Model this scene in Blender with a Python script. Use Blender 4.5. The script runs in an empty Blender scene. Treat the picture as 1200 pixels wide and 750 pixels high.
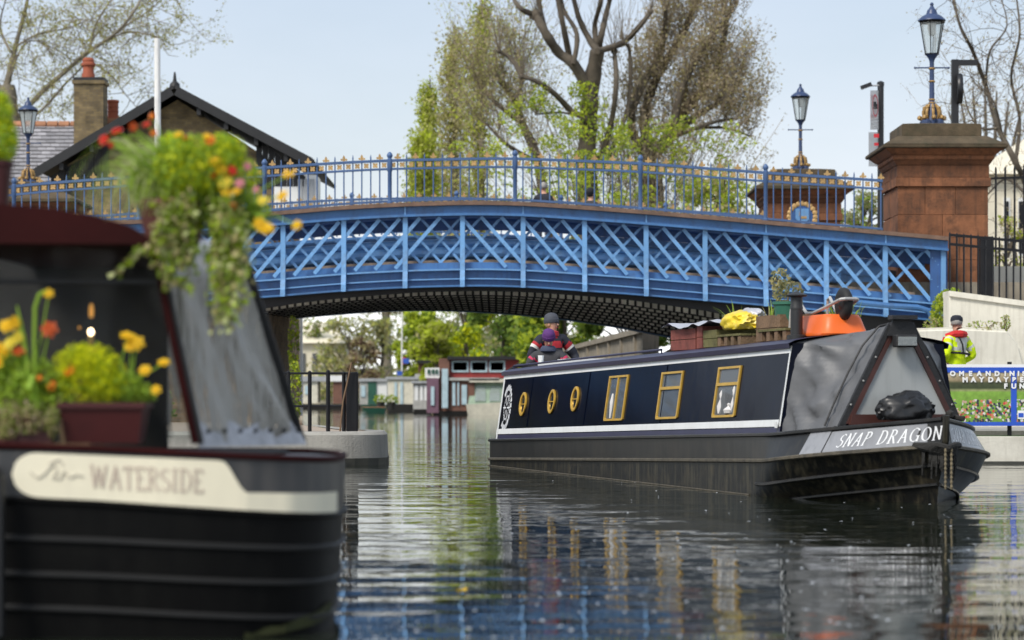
import bpy, bmesh, math, random
import numpy as np
from mathutils import Matrix, Vector, noise as mnoise
random.seed(7); rng = np.random.default_rng(7)
R = math.radians
scene = bpy.context.scene
col = scene.collection

# ---------------------------------------------------------------- camera
CAM_H = 1.0; HOR = 465.0; F = 2900.0          # eye height, horizon row and focal length in photo pixels (1200 wide)
cam_d = bpy.data.cameras.new('camera'); cam = bpy.data.objects.new('camera', cam_d); col.objects.link(cam)
cam.location = (0, 0, CAM_H); cam.rotation_euler = (R(90), 0, 0)
cam_d.sensor_width = 36; cam_d.lens = 36 * F / 1200
cam_d.shift_y = (HOR - 375) / 1200
cam_d.clip_start = .1; cam_d.clip_end = 3000
cam_d.dof.use_dof = True; cam_d.dof.focus_distance = 31; cam_d.dof.aperture_fstop = 2.2
scene.camera = cam
scene.render.resolution_x = 1024; scene.render.resolution_y = 640

# ---------------------------------------------------------------- sky, sun, exposure
SUN_EL, SUN_AZ = 48, -140                      # azimuth from +Y, clockwise
w = bpy.data.worlds.new('World'); scene.world = w; w.use_nodes = True
nt = w.node_tree; nt.nodes.clear()
out = nt.nodes.new('ShaderNodeOutputWorld'); bg = nt.nodes.new('ShaderNodeBackground'); bg.inputs[1].default_value = .1
sky = nt.nodes.new('ShaderNodeTexSky'); sky.sky_type = 'NISHITA'; sky.sun_disc = False
sky.sun_elevation = R(SUN_EL); sky.sun_rotation = R(SUN_AZ); sky.dust_density = 2.0; sky.air_density = 1.2
tc = nt.nodes.new('ShaderNodeTexCoord'); mp = nt.nodes.new('ShaderNodeMapping'); mp.inputs['Scale'].default_value = (1.3, 1.3, 3.2)
nz = nt.nodes.new('ShaderNodeTexNoise'); nz.inputs['Scale'].default_value = 2.2; nz.inputs['Detail'].default_value = 6; nz.inputs['Roughness'].default_value = .55
mr = nt.nodes.new('ShaderNodeMapRange'); mr.inputs[1].default_value = .3; mr.inputs[2].default_value = .7; mr.inputs[3].default_value = .55; mr.inputs[4].default_value = 1.0
mx = nt.nodes.new('ShaderNodeMix'); mx.data_type = 'RGBA'
sx_ = nt.nodes.new('ShaderNodeSeparateXYZ'); rp = nt.nodes.new('ShaderNodeValToRGB')   # bright haze low down, bluer overcast above
for p_, c_ in ((0, (2.0, 2.0, 1.98)), (.07, (.78, .83, .90)), (.16, (.58, .665, .79)), (.5, (.52, .60, .72))):
    e_ = rp.color_ramp.elements[0] if p_ == 0 else rp.color_ramp.elements.new(p_); e_.position = p_; e_.color = (*c_, 1)
rp.color_ramp.elements[-1].color = (.52, .60, .72, 1)
tn = nt.nodes.new('ShaderNodeVectorMath'); tn.operation = 'SCALE'; tn.inputs['Scale'].default_value = 9.0
L = nt.links.new
L(tc.outputs['Generated'], mp.inputs[0]); L(mp.outputs[0], nz.inputs[0]); L(nz.outputs[0], mr.inputs[0])
L(tc.outputs['Generated'], sx_.inputs[0]); L(sx_.outputs['Z'], rp.inputs[0]); L(rp.outputs[0], tn.inputs[0]); L(tn.outputs[0], mx.inputs[7]); L(mr.outputs[0], mx.inputs[0]); L(sky.outputs[0], mx.inputs[6]); L(mx.outputs[2], bg.inputs[0]); L(bg.outputs[0], out.inputs[0])
sun_d = bpy.data.lights.new('sun', 'SUN'); sun_d.energy = 2.6; sun_d.angle = R(18); sun_d.color = (1, .95, .87)
sun = bpy.data.objects.new('sun', sun_d); col.objects.link(sun)
sd = Vector((math.sin(R(SUN_AZ)) * math.cos(R(SUN_EL)), math.cos(R(SUN_AZ)) * math.cos(R(SUN_EL)), math.sin(R(SUN_EL))))
sun.rotation_euler = sd.to_track_quat('Z', 'Y').to_euler(); sun.location = sd * 60
vs = scene.view_settings; vs.view_transform = 'Standard'; vs.look = 'None'; vs.exposure = .42; vs.gamma = 1; vs.use_curve_mapping = False
scene.cycles.use_denoising = True; scene.cycles.max_bounces = 8; scene.cycles.transparent_max_bounces = 24
scene.cycles.caustics_reflective = True; scene.cycles.caustics_refractive = False

def P(x, y, Y): return Vector(((x - 600) / F * Y, Y, CAM_H + (HOR - y) / F * Y))   # pixel direction + distance
def lerp(a, b, t): return a + (b - a) * t
def interp(pts, x): return float(np.interp(x, [p[0] for p in pts], [p[1] for p in pts]))
def smooth_fn(pts):
    xs = np.array([p[0] for p in pts], float); ys = np.array([p[1] for p in pts], float)
    gx = np.arange(xs[0] - 60, xs[-1] + 60, 2.0); gy = np.interp(gx, xs, ys)
    lo = xs[0]; hi = xs[-1]
    gy = np.where(gx < lo, ys[0] + (gx - lo) * (ys[1] - ys[0]) / (xs[1] - xs[0]), gy)
    gy = np.where(gx > hi, ys[-1] + (gx - hi) * (ys[-1] - ys[-2]) / (xs[-1] - xs[-2]), gy)
    kx = np.exp(-np.linspace(-2, 2, 51) ** 2); kx /= kx.sum()
    gs = np.convolve(np.pad(gy, 25, mode='edge'), kx, 'valid')
    gs[:26] = gy[:26]; gs[-26:] = gy[-26:]
    return lambda x: float(np.interp(x, gx, gs))

# ---------------------------------------------------------------- materials
MATS = {}
def mat(name, c, rough=.6, metal=0., var=.18, vscale=3., bump=.0, bscale=30., spec=.5, streak=0., streak_c=(.05, .05, .045), rnd=0., stain=0., stain_c=(.04, .035, .03), stain_scale=1.5, coat=0., obj=True, tex_scale=(1, 1, 1), sss=0., transl=0.):
    m = bpy.data.materials.new(name); m.use_nodes = True; t = m.node_tree; n = t.nodes; b = n['Principled BSDF']; l = t.links.new
    b.inputs['Roughness'].default_value = rough; b.inputs['Metallic'].default_value = metal; b.inputs['Specular IOR Level'].default_value = spec
    b.inputs['Coat Weight'].default_value = coat
    co = n.new('ShaderNodeTexCoord'); mpn = n.new('ShaderNodeMapping'); mpn.inputs['Scale'].default_value = tex_scale
    l(co.outputs['Object'], mpn.inputs[0]); src = mpn.outputs[0]
    a = n.new('ShaderNodeTexNoise'); a.inputs['Scale'].default_value = vscale; a.inputs['Detail'].default_value = 5; a.inputs['Roughness'].default_value = .6; l(src, a.inputs[0])
    rmp = n.new('ShaderNodeMapRange'); rmp.inputs[1].default_value = .28; rmp.inputs[2].default_value = .72; rmp.inputs[3].default_value = 1 - var; rmp.inputs[4].default_value = 1 + var; l(a.outputs[0], rmp.inputs[0])
    hsv = n.new('ShaderNodeHueSaturation'); hsv.inputs['Color'].default_value = (*c, 1); l(rmp.outputs[0], hsv.inputs['Value'])
    cur = hsv.outputs[0]
    if rnd:
        oi = n.new('ShaderNodeObjectInfo'); r2 = n.new('ShaderNodeMapRange'); r2.inputs[3].default_value = 1 - rnd; r2.inputs[4].default_value = 1 + rnd; l(oi.outputs['Random'], r2.inputs[0])
        h2 = n.new('ShaderNodeHueSaturation'); l(cur, h2.inputs['Color']); l(r2.outputs[0], h2.inputs['Value']); cur = h2.outputs[0]
    def over(cur, fac_tex, amt, cc, lo, hi):
        q = n.new('ShaderNodeMapRange'); q.inputs[1].default_value = lo; q.inputs[2].default_value = hi; q.inputs[3].default_value = 0; q.inputs[4].default_value = amt; l(fac_tex, q.inputs[0])
        mm = n.new('ShaderNodeMix'); mm.data_type = 'RGBA'; mm.inputs[7].default_value = (*cc, 1); l(q.outputs[0], mm.inputs[0]); l(cur, mm.inputs[6]); return mm.outputs[2]
    if streak:
        m2 = n.new('ShaderNodeMapping'); m2.inputs['Scale'].default_value = (7, 7, .7); l(co.outputs['Object'], m2.inputs[0])
        s = n.new('ShaderNodeTexNoise'); s.inputs['Scale'].default_value = 2.; s.inputs['Detail'].default_value = 4; l(m2.outputs[0], s.inputs[0]); cur = over(cur, s.outputs[0], streak, streak_c, .48, .7)
    if stain:
        s = n.new('ShaderNodeTexNoise'); s.inputs['Scale'].default_value = stain_scale; s.inputs['Detail'].default_value = 8; s.inputs['Roughness'].default_value = .7; l(co.outputs['Object'], s.inputs[0]); cur = over(cur, s.outputs[0], stain, stain_c, .5, .68)
    l(cur, b.inputs['Base Color'])
    if bump:
        bn = n.new('ShaderNodeTexNoise'); bn.inputs['Scale'].default_value = bscale; bn.inputs['Detail'].default_value = 6; l(src, bn.inputs[0])
        bu = n.new('ShaderNodeBump'); bu.inputs['Strength'].default_value = bump; bu.inputs['Distance'].default_value = .02; l(bn.outputs[0], bu.inputs['Height']); l(bu.outputs[0], b.inputs['Normal'])
    if transl:
        tr = n.new('ShaderNodeBsdfTranslucent'); l(cur, tr.inputs[0]); ms = n.new('ShaderNodeMixShader'); ms.inputs[0].default_value = transl
        l(b.outputs[0], ms.inputs[1]); l(tr.outputs[0], ms.inputs[2]); l(ms.outputs[0], n['Material Output'].inputs[0])
    MATS[name] = m; return m

def brick_mat(name, c1, c2, mortar, sx=.225, sy=.075, rot=(0, 0, 0), axis='XZ'):
    m = mat(name, c1, .85); t = m.node_tree; n = t.nodes; l = t.links.new; b = n['Principled BSDF']
    co = n.new('ShaderNodeTexCoord'); sp = n.new('ShaderNodeSeparateXYZ'); cb = n.new('ShaderNodeCombineXYZ'); l(co.outputs['Object'], sp.inputs[0])
    l(sp.outputs[axis[0]], cb.inputs[0]); l(sp.outputs[axis[1]], cb.inputs[1])
    bt = n.new('ShaderNodeTexBrick'); l(cb.outputs[0], bt.inputs[0]); bt.inputs['Color1'].default_value = (*c1, 1); bt.inputs['Color2'].default_value = (*c2, 1); bt.inputs['Mortar'].default_value = (*mortar, 1)
    bt.inputs['Scale'].default_value = 1; bt.inputs['Brick Width'].default_value = sx; bt.inputs['Row Height'].default_value = sy; bt.inputs['Mortar Size'].default_value = .006
    nz = n.new('ShaderNodeTexNoise'); nz.inputs['Scale'].default_value = 2.2; nz.inputs['Detail'].default_value = 8; l(co.outputs['Object'], nz.inputs[0])
    mr = n.new('ShaderNodeMapRange'); mr.inputs[1].default_value = .3; mr.inputs[2].default_value = .7; mr.inputs[3].default_value = .55; mr.inputs[4].default_value = 1.35; l(nz.outputs[0], mr.inputs[0])
    h = n.new('ShaderNodeHueSaturation'); l(bt.outputs[0], h.inputs['Color']); l(mr.outputs[0], h.inputs['Value']); l(h.outputs[0], b.inputs['Base Color'])
    bu = n.new('ShaderNodeBump'); bu.inputs['Strength'].default_value = .5; bu.inputs['Distance'].default_value = .01; bu.invert = True; l(bt.outputs['Fac'], bu.inputs['Height']); l(bu.outputs[0], b.inputs['Normal'])
    return m

def glass_mat(name, tint=(.8, .85, .85), alpha=.3, rough=.05, gl=.6, wr=0.):
    """Thin sheet: partly see-through, partly tinted film, with a glossy face."""
    m = bpy.data.materials.new(name); m.use_nodes = True; t = m.node_tree; n = t.nodes; l = t.links.new; b = n['Principled BSDF']
    b.inputs['Base Color'].default_value = (*tint, 1); b.inputs['Roughness'].default_value = rough; b.inputs['Specular IOR Level'].default_value = gl
    tr = n.new('ShaderNodeBsdfTransparent'); tr.inputs[0].default_value = (.92, .94, .93, 1)
    fr = n.new('ShaderNodeFresnel'); fr.inputs[0].default_value = 1.45
    mm = n.new('ShaderNodeMath'); mm.operation = 'ADD'; mm.inputs[1].default_value = alpha; mm.use_clamp = True
    l(fr.outputs[0], mm.inputs[0]); ms = n.new('ShaderNodeMixShader'); l(mm.outputs[0], ms.inputs[0]); l(tr.outputs[0], ms.inputs[1]); l(b.outputs[0], ms.inputs[2]); l(ms.outputs[0], n['Material Output'].inputs[0])
    if wr:
        co = n.new('ShaderNodeTexCoord'); mpn = n.new('ShaderNodeMapping'); mpn.inputs['Scale'].default_value = (9, 9, 1.6); mpn.inputs['Rotation'].default_value = (0, R(18), 0); l(co.outputs['Object'], mpn.inputs[0])
        z = n.new('ShaderNodeTexNoise'); z.inputs['Scale'].default_value = 1.; z.inputs['Detail'].default_value = 4; l(mpn.outputs[0], z.inputs[0])
        bu = n.new('ShaderNodeBump'); bu.inputs['Strength'].default_value = wr; bu.inputs['Distance'].default_value = .08; l(z.outputs[0], bu.inputs['Height']); l(bu.outputs[0], b.inputs['Normal']); l(bu.outputs[0], fr.inputs['Normal'])
        q = n.new('ShaderNodeMapRange'); q.inputs[1].default_value = .42; q.inputs[2].default_value = .72; q.inputs[3].default_value = alpha * .45; q.inputs[4].default_value = min(1, alpha * 2.1); l(z.outputs[0], q.inputs[0]); l(q.outputs[0], mm.inputs[1])
    MATS[name] = m; return m

def emit_mat(name, c, s):
    m = bpy.data.materials.new(name); m.use_nodes = True; b = m.node_tree.nodes['Principled BSDF']
    b.inputs['Base Color'].default_value = (*c, 1); b.inputs['Emission Color'].default_value = (*c, 1); b.inputs['Emission Strength'].default_value = s; MATS[name] = m; return m

M = MATS
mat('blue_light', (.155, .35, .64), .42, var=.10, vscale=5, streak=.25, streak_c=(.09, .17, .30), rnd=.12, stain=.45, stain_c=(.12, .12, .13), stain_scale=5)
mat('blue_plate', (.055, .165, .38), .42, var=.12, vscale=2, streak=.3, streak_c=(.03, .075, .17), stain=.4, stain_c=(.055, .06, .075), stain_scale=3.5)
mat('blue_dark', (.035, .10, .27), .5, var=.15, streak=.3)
mat('gold_dark', (.36, .22, .075), .5, metal=.2, var=.3, vscale=12)
mat('lamp_blue', (.030, .052, .125), .4, var=.15)
mat('rail_blue', (.058, .115, .25), .4, var=.12, rnd=.08)
mat('gold', (.46, .29, .115), .45, metal=.25, var=.25, vscale=14, rnd=.15)
mat('coping', (.17, .105, .075), .8, var=.3, vscale=4, bump=.4, stain=.4, stain_c=(.05, .045, .04))
mat('tan_timber', (.33, .25, .18), .85, var=.3, vscale=5)
mat('soffit_black', (.010, .010, .012), .6, var=.3)
mat('soffit_pan', (.88, .86, .80), .8, var=.35, vscale=2)
mat('asphalt', (.05, .05, .05), .9)
mat('sandstone', (.20, .08, .036), .9, var=.28, vscale=4, bump=.5, bscale=25, rnd=.25, stain=.8, stain_c=(.06, .03, .018), stain_scale=2.2, streak=.45, streak_c=(.05, .028, .018))
mat('sandstone_cap', (.085, .062, .036), .95, var=.35, vscale=3, bump=.6, bscale=18, rnd=.1, stain=.6, stain_c=(.035, .04, .02), stain_scale=2.5)
mat('black_paint', (.008, .008, .010), .45, var=.3, stain=.2, stain_c=(.03, .026, .02), spec=.3)
mat('white_wall', (.68, .65, .56), .85, var=.10, vscale=1.5, bump=.2, streak=.22, streak_c=(.30, .27, .21), stain=.35, stain_c=(.34, .31, .25), stain_scale=1.2)
mat('white_paint', (.78, .77, .74), .5, var=.08, streak=.3, streak_c=(.45, .42, .38))
mat('concrete', (.34, .325, .29), .9, var=.2, vscale=3, bump=.5, bscale=40, stain=.5, stain_c=(.15, .145, .12), streak=.3, streak_c=(.14, .13, .11))
mat('concrete_wet', (.055, .055, .045), .5, var=.3)
mat('paving', (.36, .29, .225), .9, var=.15, vscale=2, bump=.2)
mat('soil', (.10, .085, .055), .95, var=.3, bump=.4)
mat('grass_ground', (.085, .13, .03), .95, var=.35, vscale=2, bump=.6)
mat('stone_wall', (.30, .26, .20), .95, var=.25, vscale=1.2, bump=.5, streak=.6, streak_c=(.10, .09, .07), rnd=.12)
brick_mat('yellow_brick', (.23, .165, .072), (.145, .105, .052), (.12, .105, .08))
brick_mat('abutment_brick', (.30, .20, .11), (.20, .13, .075), (.24, .20, .15))
brick_mat('abutment_brick_side', (.30, .20, .11), (.20, .13, .075), (.24, .20, .15), axis='YZ')
mat('slate', (.27, .26, .27), .7, var=.2, vscale=3, rnd=.28, stain=.3, stain_c=(.15, .15, .14))
mat('tar_black', (.012, .012, .013), .6, var=.3)
mat('clay', (.33, .085, .04), .8, var=.2, rnd=.1)
mat('ridge_clay', (.36, .17, .09), .85, var=.25, rnd=.15)
mat('bark', (.095, .078, .058), .95, var=.35, vscale=2.5, bump=.8, bscale=8)
mat('bark_grey', (.20, .175, .13), .95, var=.3, vscale=2.5, bump=.6, bscale=8)
mat('twig', (.22, .18, .13), .95, var=.25)
def leaf_mat(name, c, var=.4, tl=.5): return mat(name, c, .6, var=var, vscale=1.1, spec=.25, transl=tl)
leaf_mat('leaf_fresh', (.50, .58, .05)); leaf_mat('leaf_poplar', (.48, .50, .13)); leaf_mat('leaf_olive', (.46, .41, .19)); leaf_mat('leaf_brown', (.46, .38, .26))
leaf_mat('leaf_mid', (.28, .38, .06)); leaf_mat('leaf_deep', (.15, .24, .05)); leaf_mat('leaf_grey', (.33, .35, .19)); leaf_mat('leaf_red', (.20, .12, .08)); leaf_mat('leaf_plane', (.38, .38, .12))
leaf_mat('leaf_lime', (.78, .80, .02), .25); leaf_mat('leaf_grass', (.40, .58, .08), .3); leaf_mat('leaf_ivy', (.56, .60, .28), .35); leaf_mat('leaf_bush', (.36, .48, .03), .35)
for nme, c in (('yellow', (.85, .55, .01)), ('orange', (.80, .22, .01)), ('red', (.62, .03, .01)), ('pink', (.65, .25, .28)), ('lemon', (.80, .66, .06)), ('rust', (.55, .09, .01))):
    mat('petal_' + nme, c, .6, var=.15, vscale=20, transl=.3)

# ---------------------------------------------------------------- mesh helpers
class MB:
    def __init__(s, T=None): s.v = []; s.f = []; s.T = T
    def add(s, vs, fs):
        b = len(s.v)
        s.v += [tuple(s.T @ Vector(p)) if s.T is not None else tuple(p) for p in vs]
        s.f += [tuple(b + i for i in f) for f in fs]; return s
    def box(s, c, size, rz=0, taper=1.0):
        x, y, z = (q / 2 for q in size); ca, sa = math.cos(rz), math.sin(rz); vs = []
        for dz in (-1, 1):
            k = 1 if dz < 0 else taper
            for dx, dy in ((-1, -1), (1, -1), (1, 1), (-1, 1)):
                a, b = dx * x * k, dy * y * k; vs.append((c[0] + a * ca - b * sa, c[1] + a * sa + b * ca, c[2] + dz * z))
        return s.add(vs, [(3, 2, 1, 0), (4, 5, 6, 7), (0, 1, 5, 4), (1, 2, 6, 5), (2, 3, 7, 6), (3, 0, 4, 7)])
    def box2(s, a, b): return s.box([(a[i] + b[i]) / 2 for i in range(3)], [abs(b[i] - a[i]) for i in range(3)])
    def hexa(s, v8): return s.add(v8, [(3, 2, 1, 0), (4, 5, 6, 7), (0, 1, 5, 4), (1, 2, 6, 5), (2, 3, 7, 6), (3, 0, 4, 7)])
    def beam(s, a, b, w, h, up=(0, 0, 1)):
        a, b = Vector(a), Vector(b); d = (b - a).normalized(); u = Vector(up); sd = d.cross(u)
        if sd.length < 1e-4: sd = d.cross(Vector((1, 0, 0)))
        sd.normalize(); u = sd.cross(d); vs = []
        for p in (a, b):
            for i, j in ((-1, -1), (1, -1), (1, 1), (-1, 1)): vs.append(p + sd * i * w / 2 + u * j * h / 2)
        return s.add(vs, [(0, 1, 2, 3), (7, 6, 5, 4), (4, 5, 1, 0), (5, 6, 2, 1), (6, 7, 3, 2), (7, 4, 0, 3)])
    def tube(s, pts, r, n=8, cap=True):
        pts = [Vector(p) for p in pts]; k = len(pts); rr = r if hasattr(r, '__len__') else [r] * k; vs = []; ref = None
        for i in range(k):
            d = (pts[min(i + 1, k - 1)] - pts[max(i - 1, 0)])
            d = d.normalized() if d.length > 1e-9 else Vector((0, 0, 1))
            if ref is None: ref = Vector((0, 0, 1)) if abs(d.z) < .9 else Vector((1, 0, 0))
            sx = ref - d * ref.dot(d)
            if sx.length < 1e-5: sx = d.orthogonal()
            sx.normalize(); ref = sx; sy = d.cross(sx)
            for j in range(n): a = 2 * math.pi * j / n; vs.append(pts[i] + (sx * math.cos(a) + sy * math.sin(a)) * rr[i])
        fs = [(i * n + j, i * n + (j + 1) % n, (i + 1) * n + (j + 1) % n, (i + 1) * n + j) for i in range(k - 1) for j in range(n)]
        if cap: fs += [tuple(range(n))[::-1], tuple(range((k - 1) * n, k * n))]
        return s.add(vs, fs)
    def lathe(s, prof, c=(0, 0, 0), n=16, sx=1, sy=1, rot=0):
        vs = []; k = len(prof)
        for r, z in prof:
            for j in range(n): a = 2 * math.pi * j / n + rot; vs.append((c[0] + r * sx * math.cos(a), c[1] + r * sy * math.sin(a), c[2] + z))
        fs = [(i * n + j, i * n + (j + 1) % n, (i + 1) * n + (j + 1) % n, (i + 1) * n + j) for i in range(k - 1) for j in range(n)]
        fs += [tuple(range(n))[::-1], tuple(range((k - 1) * n, k * n))]
        return s.add(vs, fs)
    def prism(s, poly, fa, fb):
        """poly of 2D points; fa / fb map a 2D point to the two end faces."""
        n = len(poly); vs = [fa(p) for p in poly] + [fb(p) for p in poly]
        return s.add(vs, [tuple(range(n)), tuple(range(n, 2 * n))[::-1]] + [(i, n + i, n + (i + 1) % n, (i + 1) % n) for i in range(n)])
    def grid(s, rows, close=False):
        n = len(rows[0]); vs = [p for r in rows for p in r]
        return s.add(vs, [(i * n + j, i * n + (j + 1) % n, (i + 1) * n + (j + 1) % n, (i + 1) * n + j) for i in range(len(rows) - 1) for j in range(n if close else n - 1)])
    def ico(s, c, r, sub=1, sq=(1, 1, 1), jit=0, seed=0):
        bm = bmesh.new(); bmesh.ops.create_icosphere(bm, subdivisions=sub, radius=1); vs = []
        for v in bm.verts:
            k = r * (1 + jit * mnoise.noise(v.co * 1.7 + Vector((seed * 3.1, seed, 0)))); vs.append((c[0] + v.co.x * k * sq[0], c[1] + v.co.y * k * sq[1], c[2] + v.co.z * k * sq[2]))
        fs = [tuple(v.index for v in f.verts) for f in bm.faces]; bm.free(); return s.add(vs, fs)
    def mesh(s, name, m, smooth=False, ang=35):
        me = bpy.data.meshes.new(name); me.from_pydata(s.v, [], s.f); me.update()
        bm = bmesh.new(); bm.from_mesh(me); bmesh.ops.recalc_face_normals(bm, faces=bm.faces); bm.to_mesh(me); bm.free()
        if m: me.materials.append(M[m] if isinstance(m, str) else m)
        if smooth: me.shade_smooth(); me.set_sharp_from_angle(angle=R(ang))
        return me
    def build(s, name, m, parent=None, smooth=False, ang=35): return obj(name, s.mesh(name, m, smooth, ang), parent)

def bevel(me, wdt, seg=1):
    bm = bmesh.new(); bm.from_mesh(me); bmesh.ops.bevel(bm, geom=list(bm.edges), offset=wdt, segments=seg, affect='EDGES', clamp_overlap=True); bm.to_mesh(me); bm.free(); return me
FRAME = {}
def obj(name, me, parent=None):
    o = bpy.data.objects.new(name, me); col.objects.link(o)
    if parent: o.parent = parent; o.matrix_parent_inverse = FRAME.get(parent.name, Matrix())
    return o
def inst(name, me, parent, mw):
    """A piece that shares mesh data, placed by its world matrix."""
    o = obj(name, me, parent); o.matrix_basis = mw; FRAME[o.name] = mw.inverted(); return o
def tag(o, label, cat, group=None):
    o['label'] = label; o['category'] = cat
    if group: o['group'] = group
    return o
def thing(name, label, cat, loc=(0, 0, 0), group=None, rz=0):
    o = bpy.data.objects.new(name, None); col.objects.link(o); o.empty_display_size = .2
    o.location = loc; o.rotation_euler = (0, 0, rz); FRAME[o.name] = (Matrix.Translation(Vector(loc)) @ Matrix.Rotation(rz, 4, 'Z')).inverted()
    return tag(o, label, cat, group)
def struct(o): o['kind'] = 'structure'; return o
def stuff(o): o['kind'] = 'stuff'; return o
def copy_tree(o, parent=None, delta=Matrix()):
    c = o.copy(); col.objects.link(c)
    if parent: c.parent = parent
    for ch in list(o.children): copy_tree(ch, c)
    return c
def quads_mesh(name, V, nq, mats, mi=None, smooth=False):
    """V: (nq*4,3) array of quad corners."""
    me = bpy.data.meshes.new(name); me.vertices.add(nq * 4); me.vertices.foreach_set('co', np.asarray(V, np.float32).ravel())
    me.loops.add(nq * 4); me.loops.foreach_set('vertex_index', np.arange(nq * 4, dtype=np.int32))
    me.polygons.add(nq); me.polygons.foreach_set('loop_start', np.arange(0, nq * 4, 4, dtype=np.int32))
    for m in mats: me.materials.append(M[m])
    if mi is not None: me.polygons.foreach_set('material_index', np.asarray(mi, np.int32))
    me.update(calc_edges=True); me.validate(); return me
def leaves(name, pts, size, mats, parent=None, aspect=.6, droop=0., spread=0., mi=None):
    """A small leaf-shaped quad at every point, turned at random."""
    pts = np.asarray(pts, float); n = len(pts)
    if spread: pts = pts + rng.normal(0, spread, (n, 3))
    a = rng.normal(0, 1, (n, 3)); a[:, 2] -= droop; a /= np.linalg.norm(a, axis=1, keepdims=True)
    b = np.cross(a, rng.normal(0, 1, (n, 3))); b /= np.linalg.norm(b, axis=1, keepdims=True) + 1e-9
    s = size * rng.uniform(.6, 1.35, (n, 1)); bend = np.cross(a, b) * s * .12
    V = np.stack([pts - a * s * .5, pts + b * s * aspect * .5 + bend, pts + a * s * .5, pts - b * s * aspect * .5 + bend], 1)
    if mi is None: mi = rng.integers(0, len(mats), n)
    return obj(name, quads_mesh(name, V.reshape(-1, 3), n, mats, mi), parent)

def blob_points(n, c, r, sq=(1, 1, 1), shell=.5):
    d = rng.normal(0, 1, (n, 3)); d /= np.linalg.norm(d, axis=1, keepdims=True); k = rng.uniform(shell, 1, (n, 1)) ** .5
    return np.array(c) + d * k * r * np.array(sq)

# ---------------------------------------------------------------- water and banks
def water():
    m = bpy.data.materials.new('canal_water'); m.use_nodes = True; t = m.node_tree; n = t.nodes; l = t.links.new; b = n['Principled BSDF']
    b.inputs['Base Color'].default_value = (.012, .016, .010, 1); b.inputs['Roughness'].default_value = .02; b.inputs['IOR'].default_value = 1.333
    co = n.new('ShaderNodeTexCoord')
    def nze(scale, det, rot=0):
        mpn = n.new('ShaderNodeMapping'); mpn.inputs['Scale'].default_value = scale; mpn.inputs['Rotation'].default_value = (0, 0, R(rot)); l(co.outputs['Object'], mpn.inputs[0])
        z = n.new('ShaderNodeTexNoise'); z.inputs['Scale'].default_value = 1; z.inputs['Detail'].default_value = det; z.inputs['Roughness'].default_value = .5; l(mpn.outputs[0], z.inputs[0]); return z.outputs[0]
    def mul(a, k): q = n.new('ShaderNodeMath'); q.operation = 'MULTIPLY'; l(a, q.inputs[0]); q.inputs[1].default_value = k; return q.outputs[0]
    def add(a, c): q = n.new('ShaderNodeMath'); l(a, q.inputs[0]); l(c, q.inputs[1]); return q.outputs[0]
    h = add(add(mul(nze((.55, 1.5, 1), 1, 8), .011), mul(nze((2.0, 4.5, 1), 2, -6), .0032)), mul(nze((.2, .35, 1), 1, 20), .02))
    # stronger wash trailing behind the moving boat
    patch = nze((.12, .12, 1), 1)
    pr = n.new('ShaderNodeMapRange'); pr.inputs[1].default_value = .45; pr.inputs[2].default_value = .7; pr.inputs[3].default_value = .0; pr.inputs[4].default_value = 1; l(patch, pr.inputs[0])
    fine = nze((5, 9, 1), 2, 4); q = n.new('ShaderNodeMath'); q.operation = 'MULTIPLY'; l(mul(fine, .0016), q.inputs[0]); l(pr.outputs[0], q.inputs[1])
    h = add(h, q.outputs[0])
    bu = n.new('ShaderNodeBump'); bu.inputs['Strength'].default_value = 1; bu.inputs['Distance'].default_value = 1; l(h, bu.inputs['Height']); l(bu.outputs[0], b.inputs['Normal'])
    M['water'] = m
    mb = MB(); mb.add([(-150, -40, 0), (150, -40, 0), (150, 420, 0), (-150, 420, 0)], [(0, 1, 2, 3)])
    struct(mb.build('water', 'water'))
water()
def slab(name, poly, z0, z1, m):
    mb = MB(); mb.prism(poly, lambda p: (p[0], p[1], z1), lambda p: (p[0], p[1], z0)); return mb.build(name, m)
# left bank: ends in a rounded quay head by the railing, then runs back under the bridge and along the moorings
lb = [(-60, 36.1), (-2.75, 36.1)] + [(-2.75 + .85 * math.sin(a), 36.95 - .85 * math.cos(a)) for a in [R(x) for x in (15, 30, 45, 60, 75, 90)]] + \
     [(-1.95, 38.2), (-2.5, 39.4), (-3.45, 45), (-4.7, 51), (-5.35, 60), (-7, 75), (-11, 110), (-22, 200), (-24, 236), (-24, 900), (-700, 900), (-700, 36.1)]
struct(slab('left_bank', lb, -.5, .36, 'concrete'))
qp = MB()   # coping of the quay head, a little proud, with a rounded nose
edge = lb[1:11]
for a, b_ in zip(edge[:-1], edge[1:]):
    pass
prof = [(0, .05), (.02, .44), (.07, .485), (.35, .49)]
rows = []
full = [(-9, 36.1)] + edge
for i, p in enumerate(full):
    a = Vector(full[max(i - 1, 0)]); b_ = Vector(full[min(i + 1, len(full) - 1)]); d = (b_ - a).normalized(); nrm = Vector((d.y, -d.x))
    rows.append([(p[0] + nrm.x * (.045 - q[0]), p[1] + nrm.y * (.045 - q[0]), q[1]) for q in prof])
qp.grid(rows); o = qp.build('quay_coping', 'concrete', None, True); struct(o)
struct(slab('quay_paving', [(-9, 36.4), (-2.7, 36.4), (-2.2, 37), (-2.25, 38.2), (-2.8, 39.4), (-3.75, 45), (-5.0, 51), (-9, 51)], .37, .478, 'paving'))
wet = MB(); rows = []
for i, p in enumerate(full):
    a = Vector(full[max(i - 1, 0)]); b_ = Vector(full[min(i + 1, len(full) - 1)]); d = (b_ - a).normalized(); nrm = Vector((d.y, -d.x))
    rows.append([(p[0] + nrm.x * .052, p[1] + nrm.y * .052, z) for z in (-.1, .1)])
wet.grid(rows); struct(wet.build('tide_mark', 'concrete_wet'))
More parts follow.
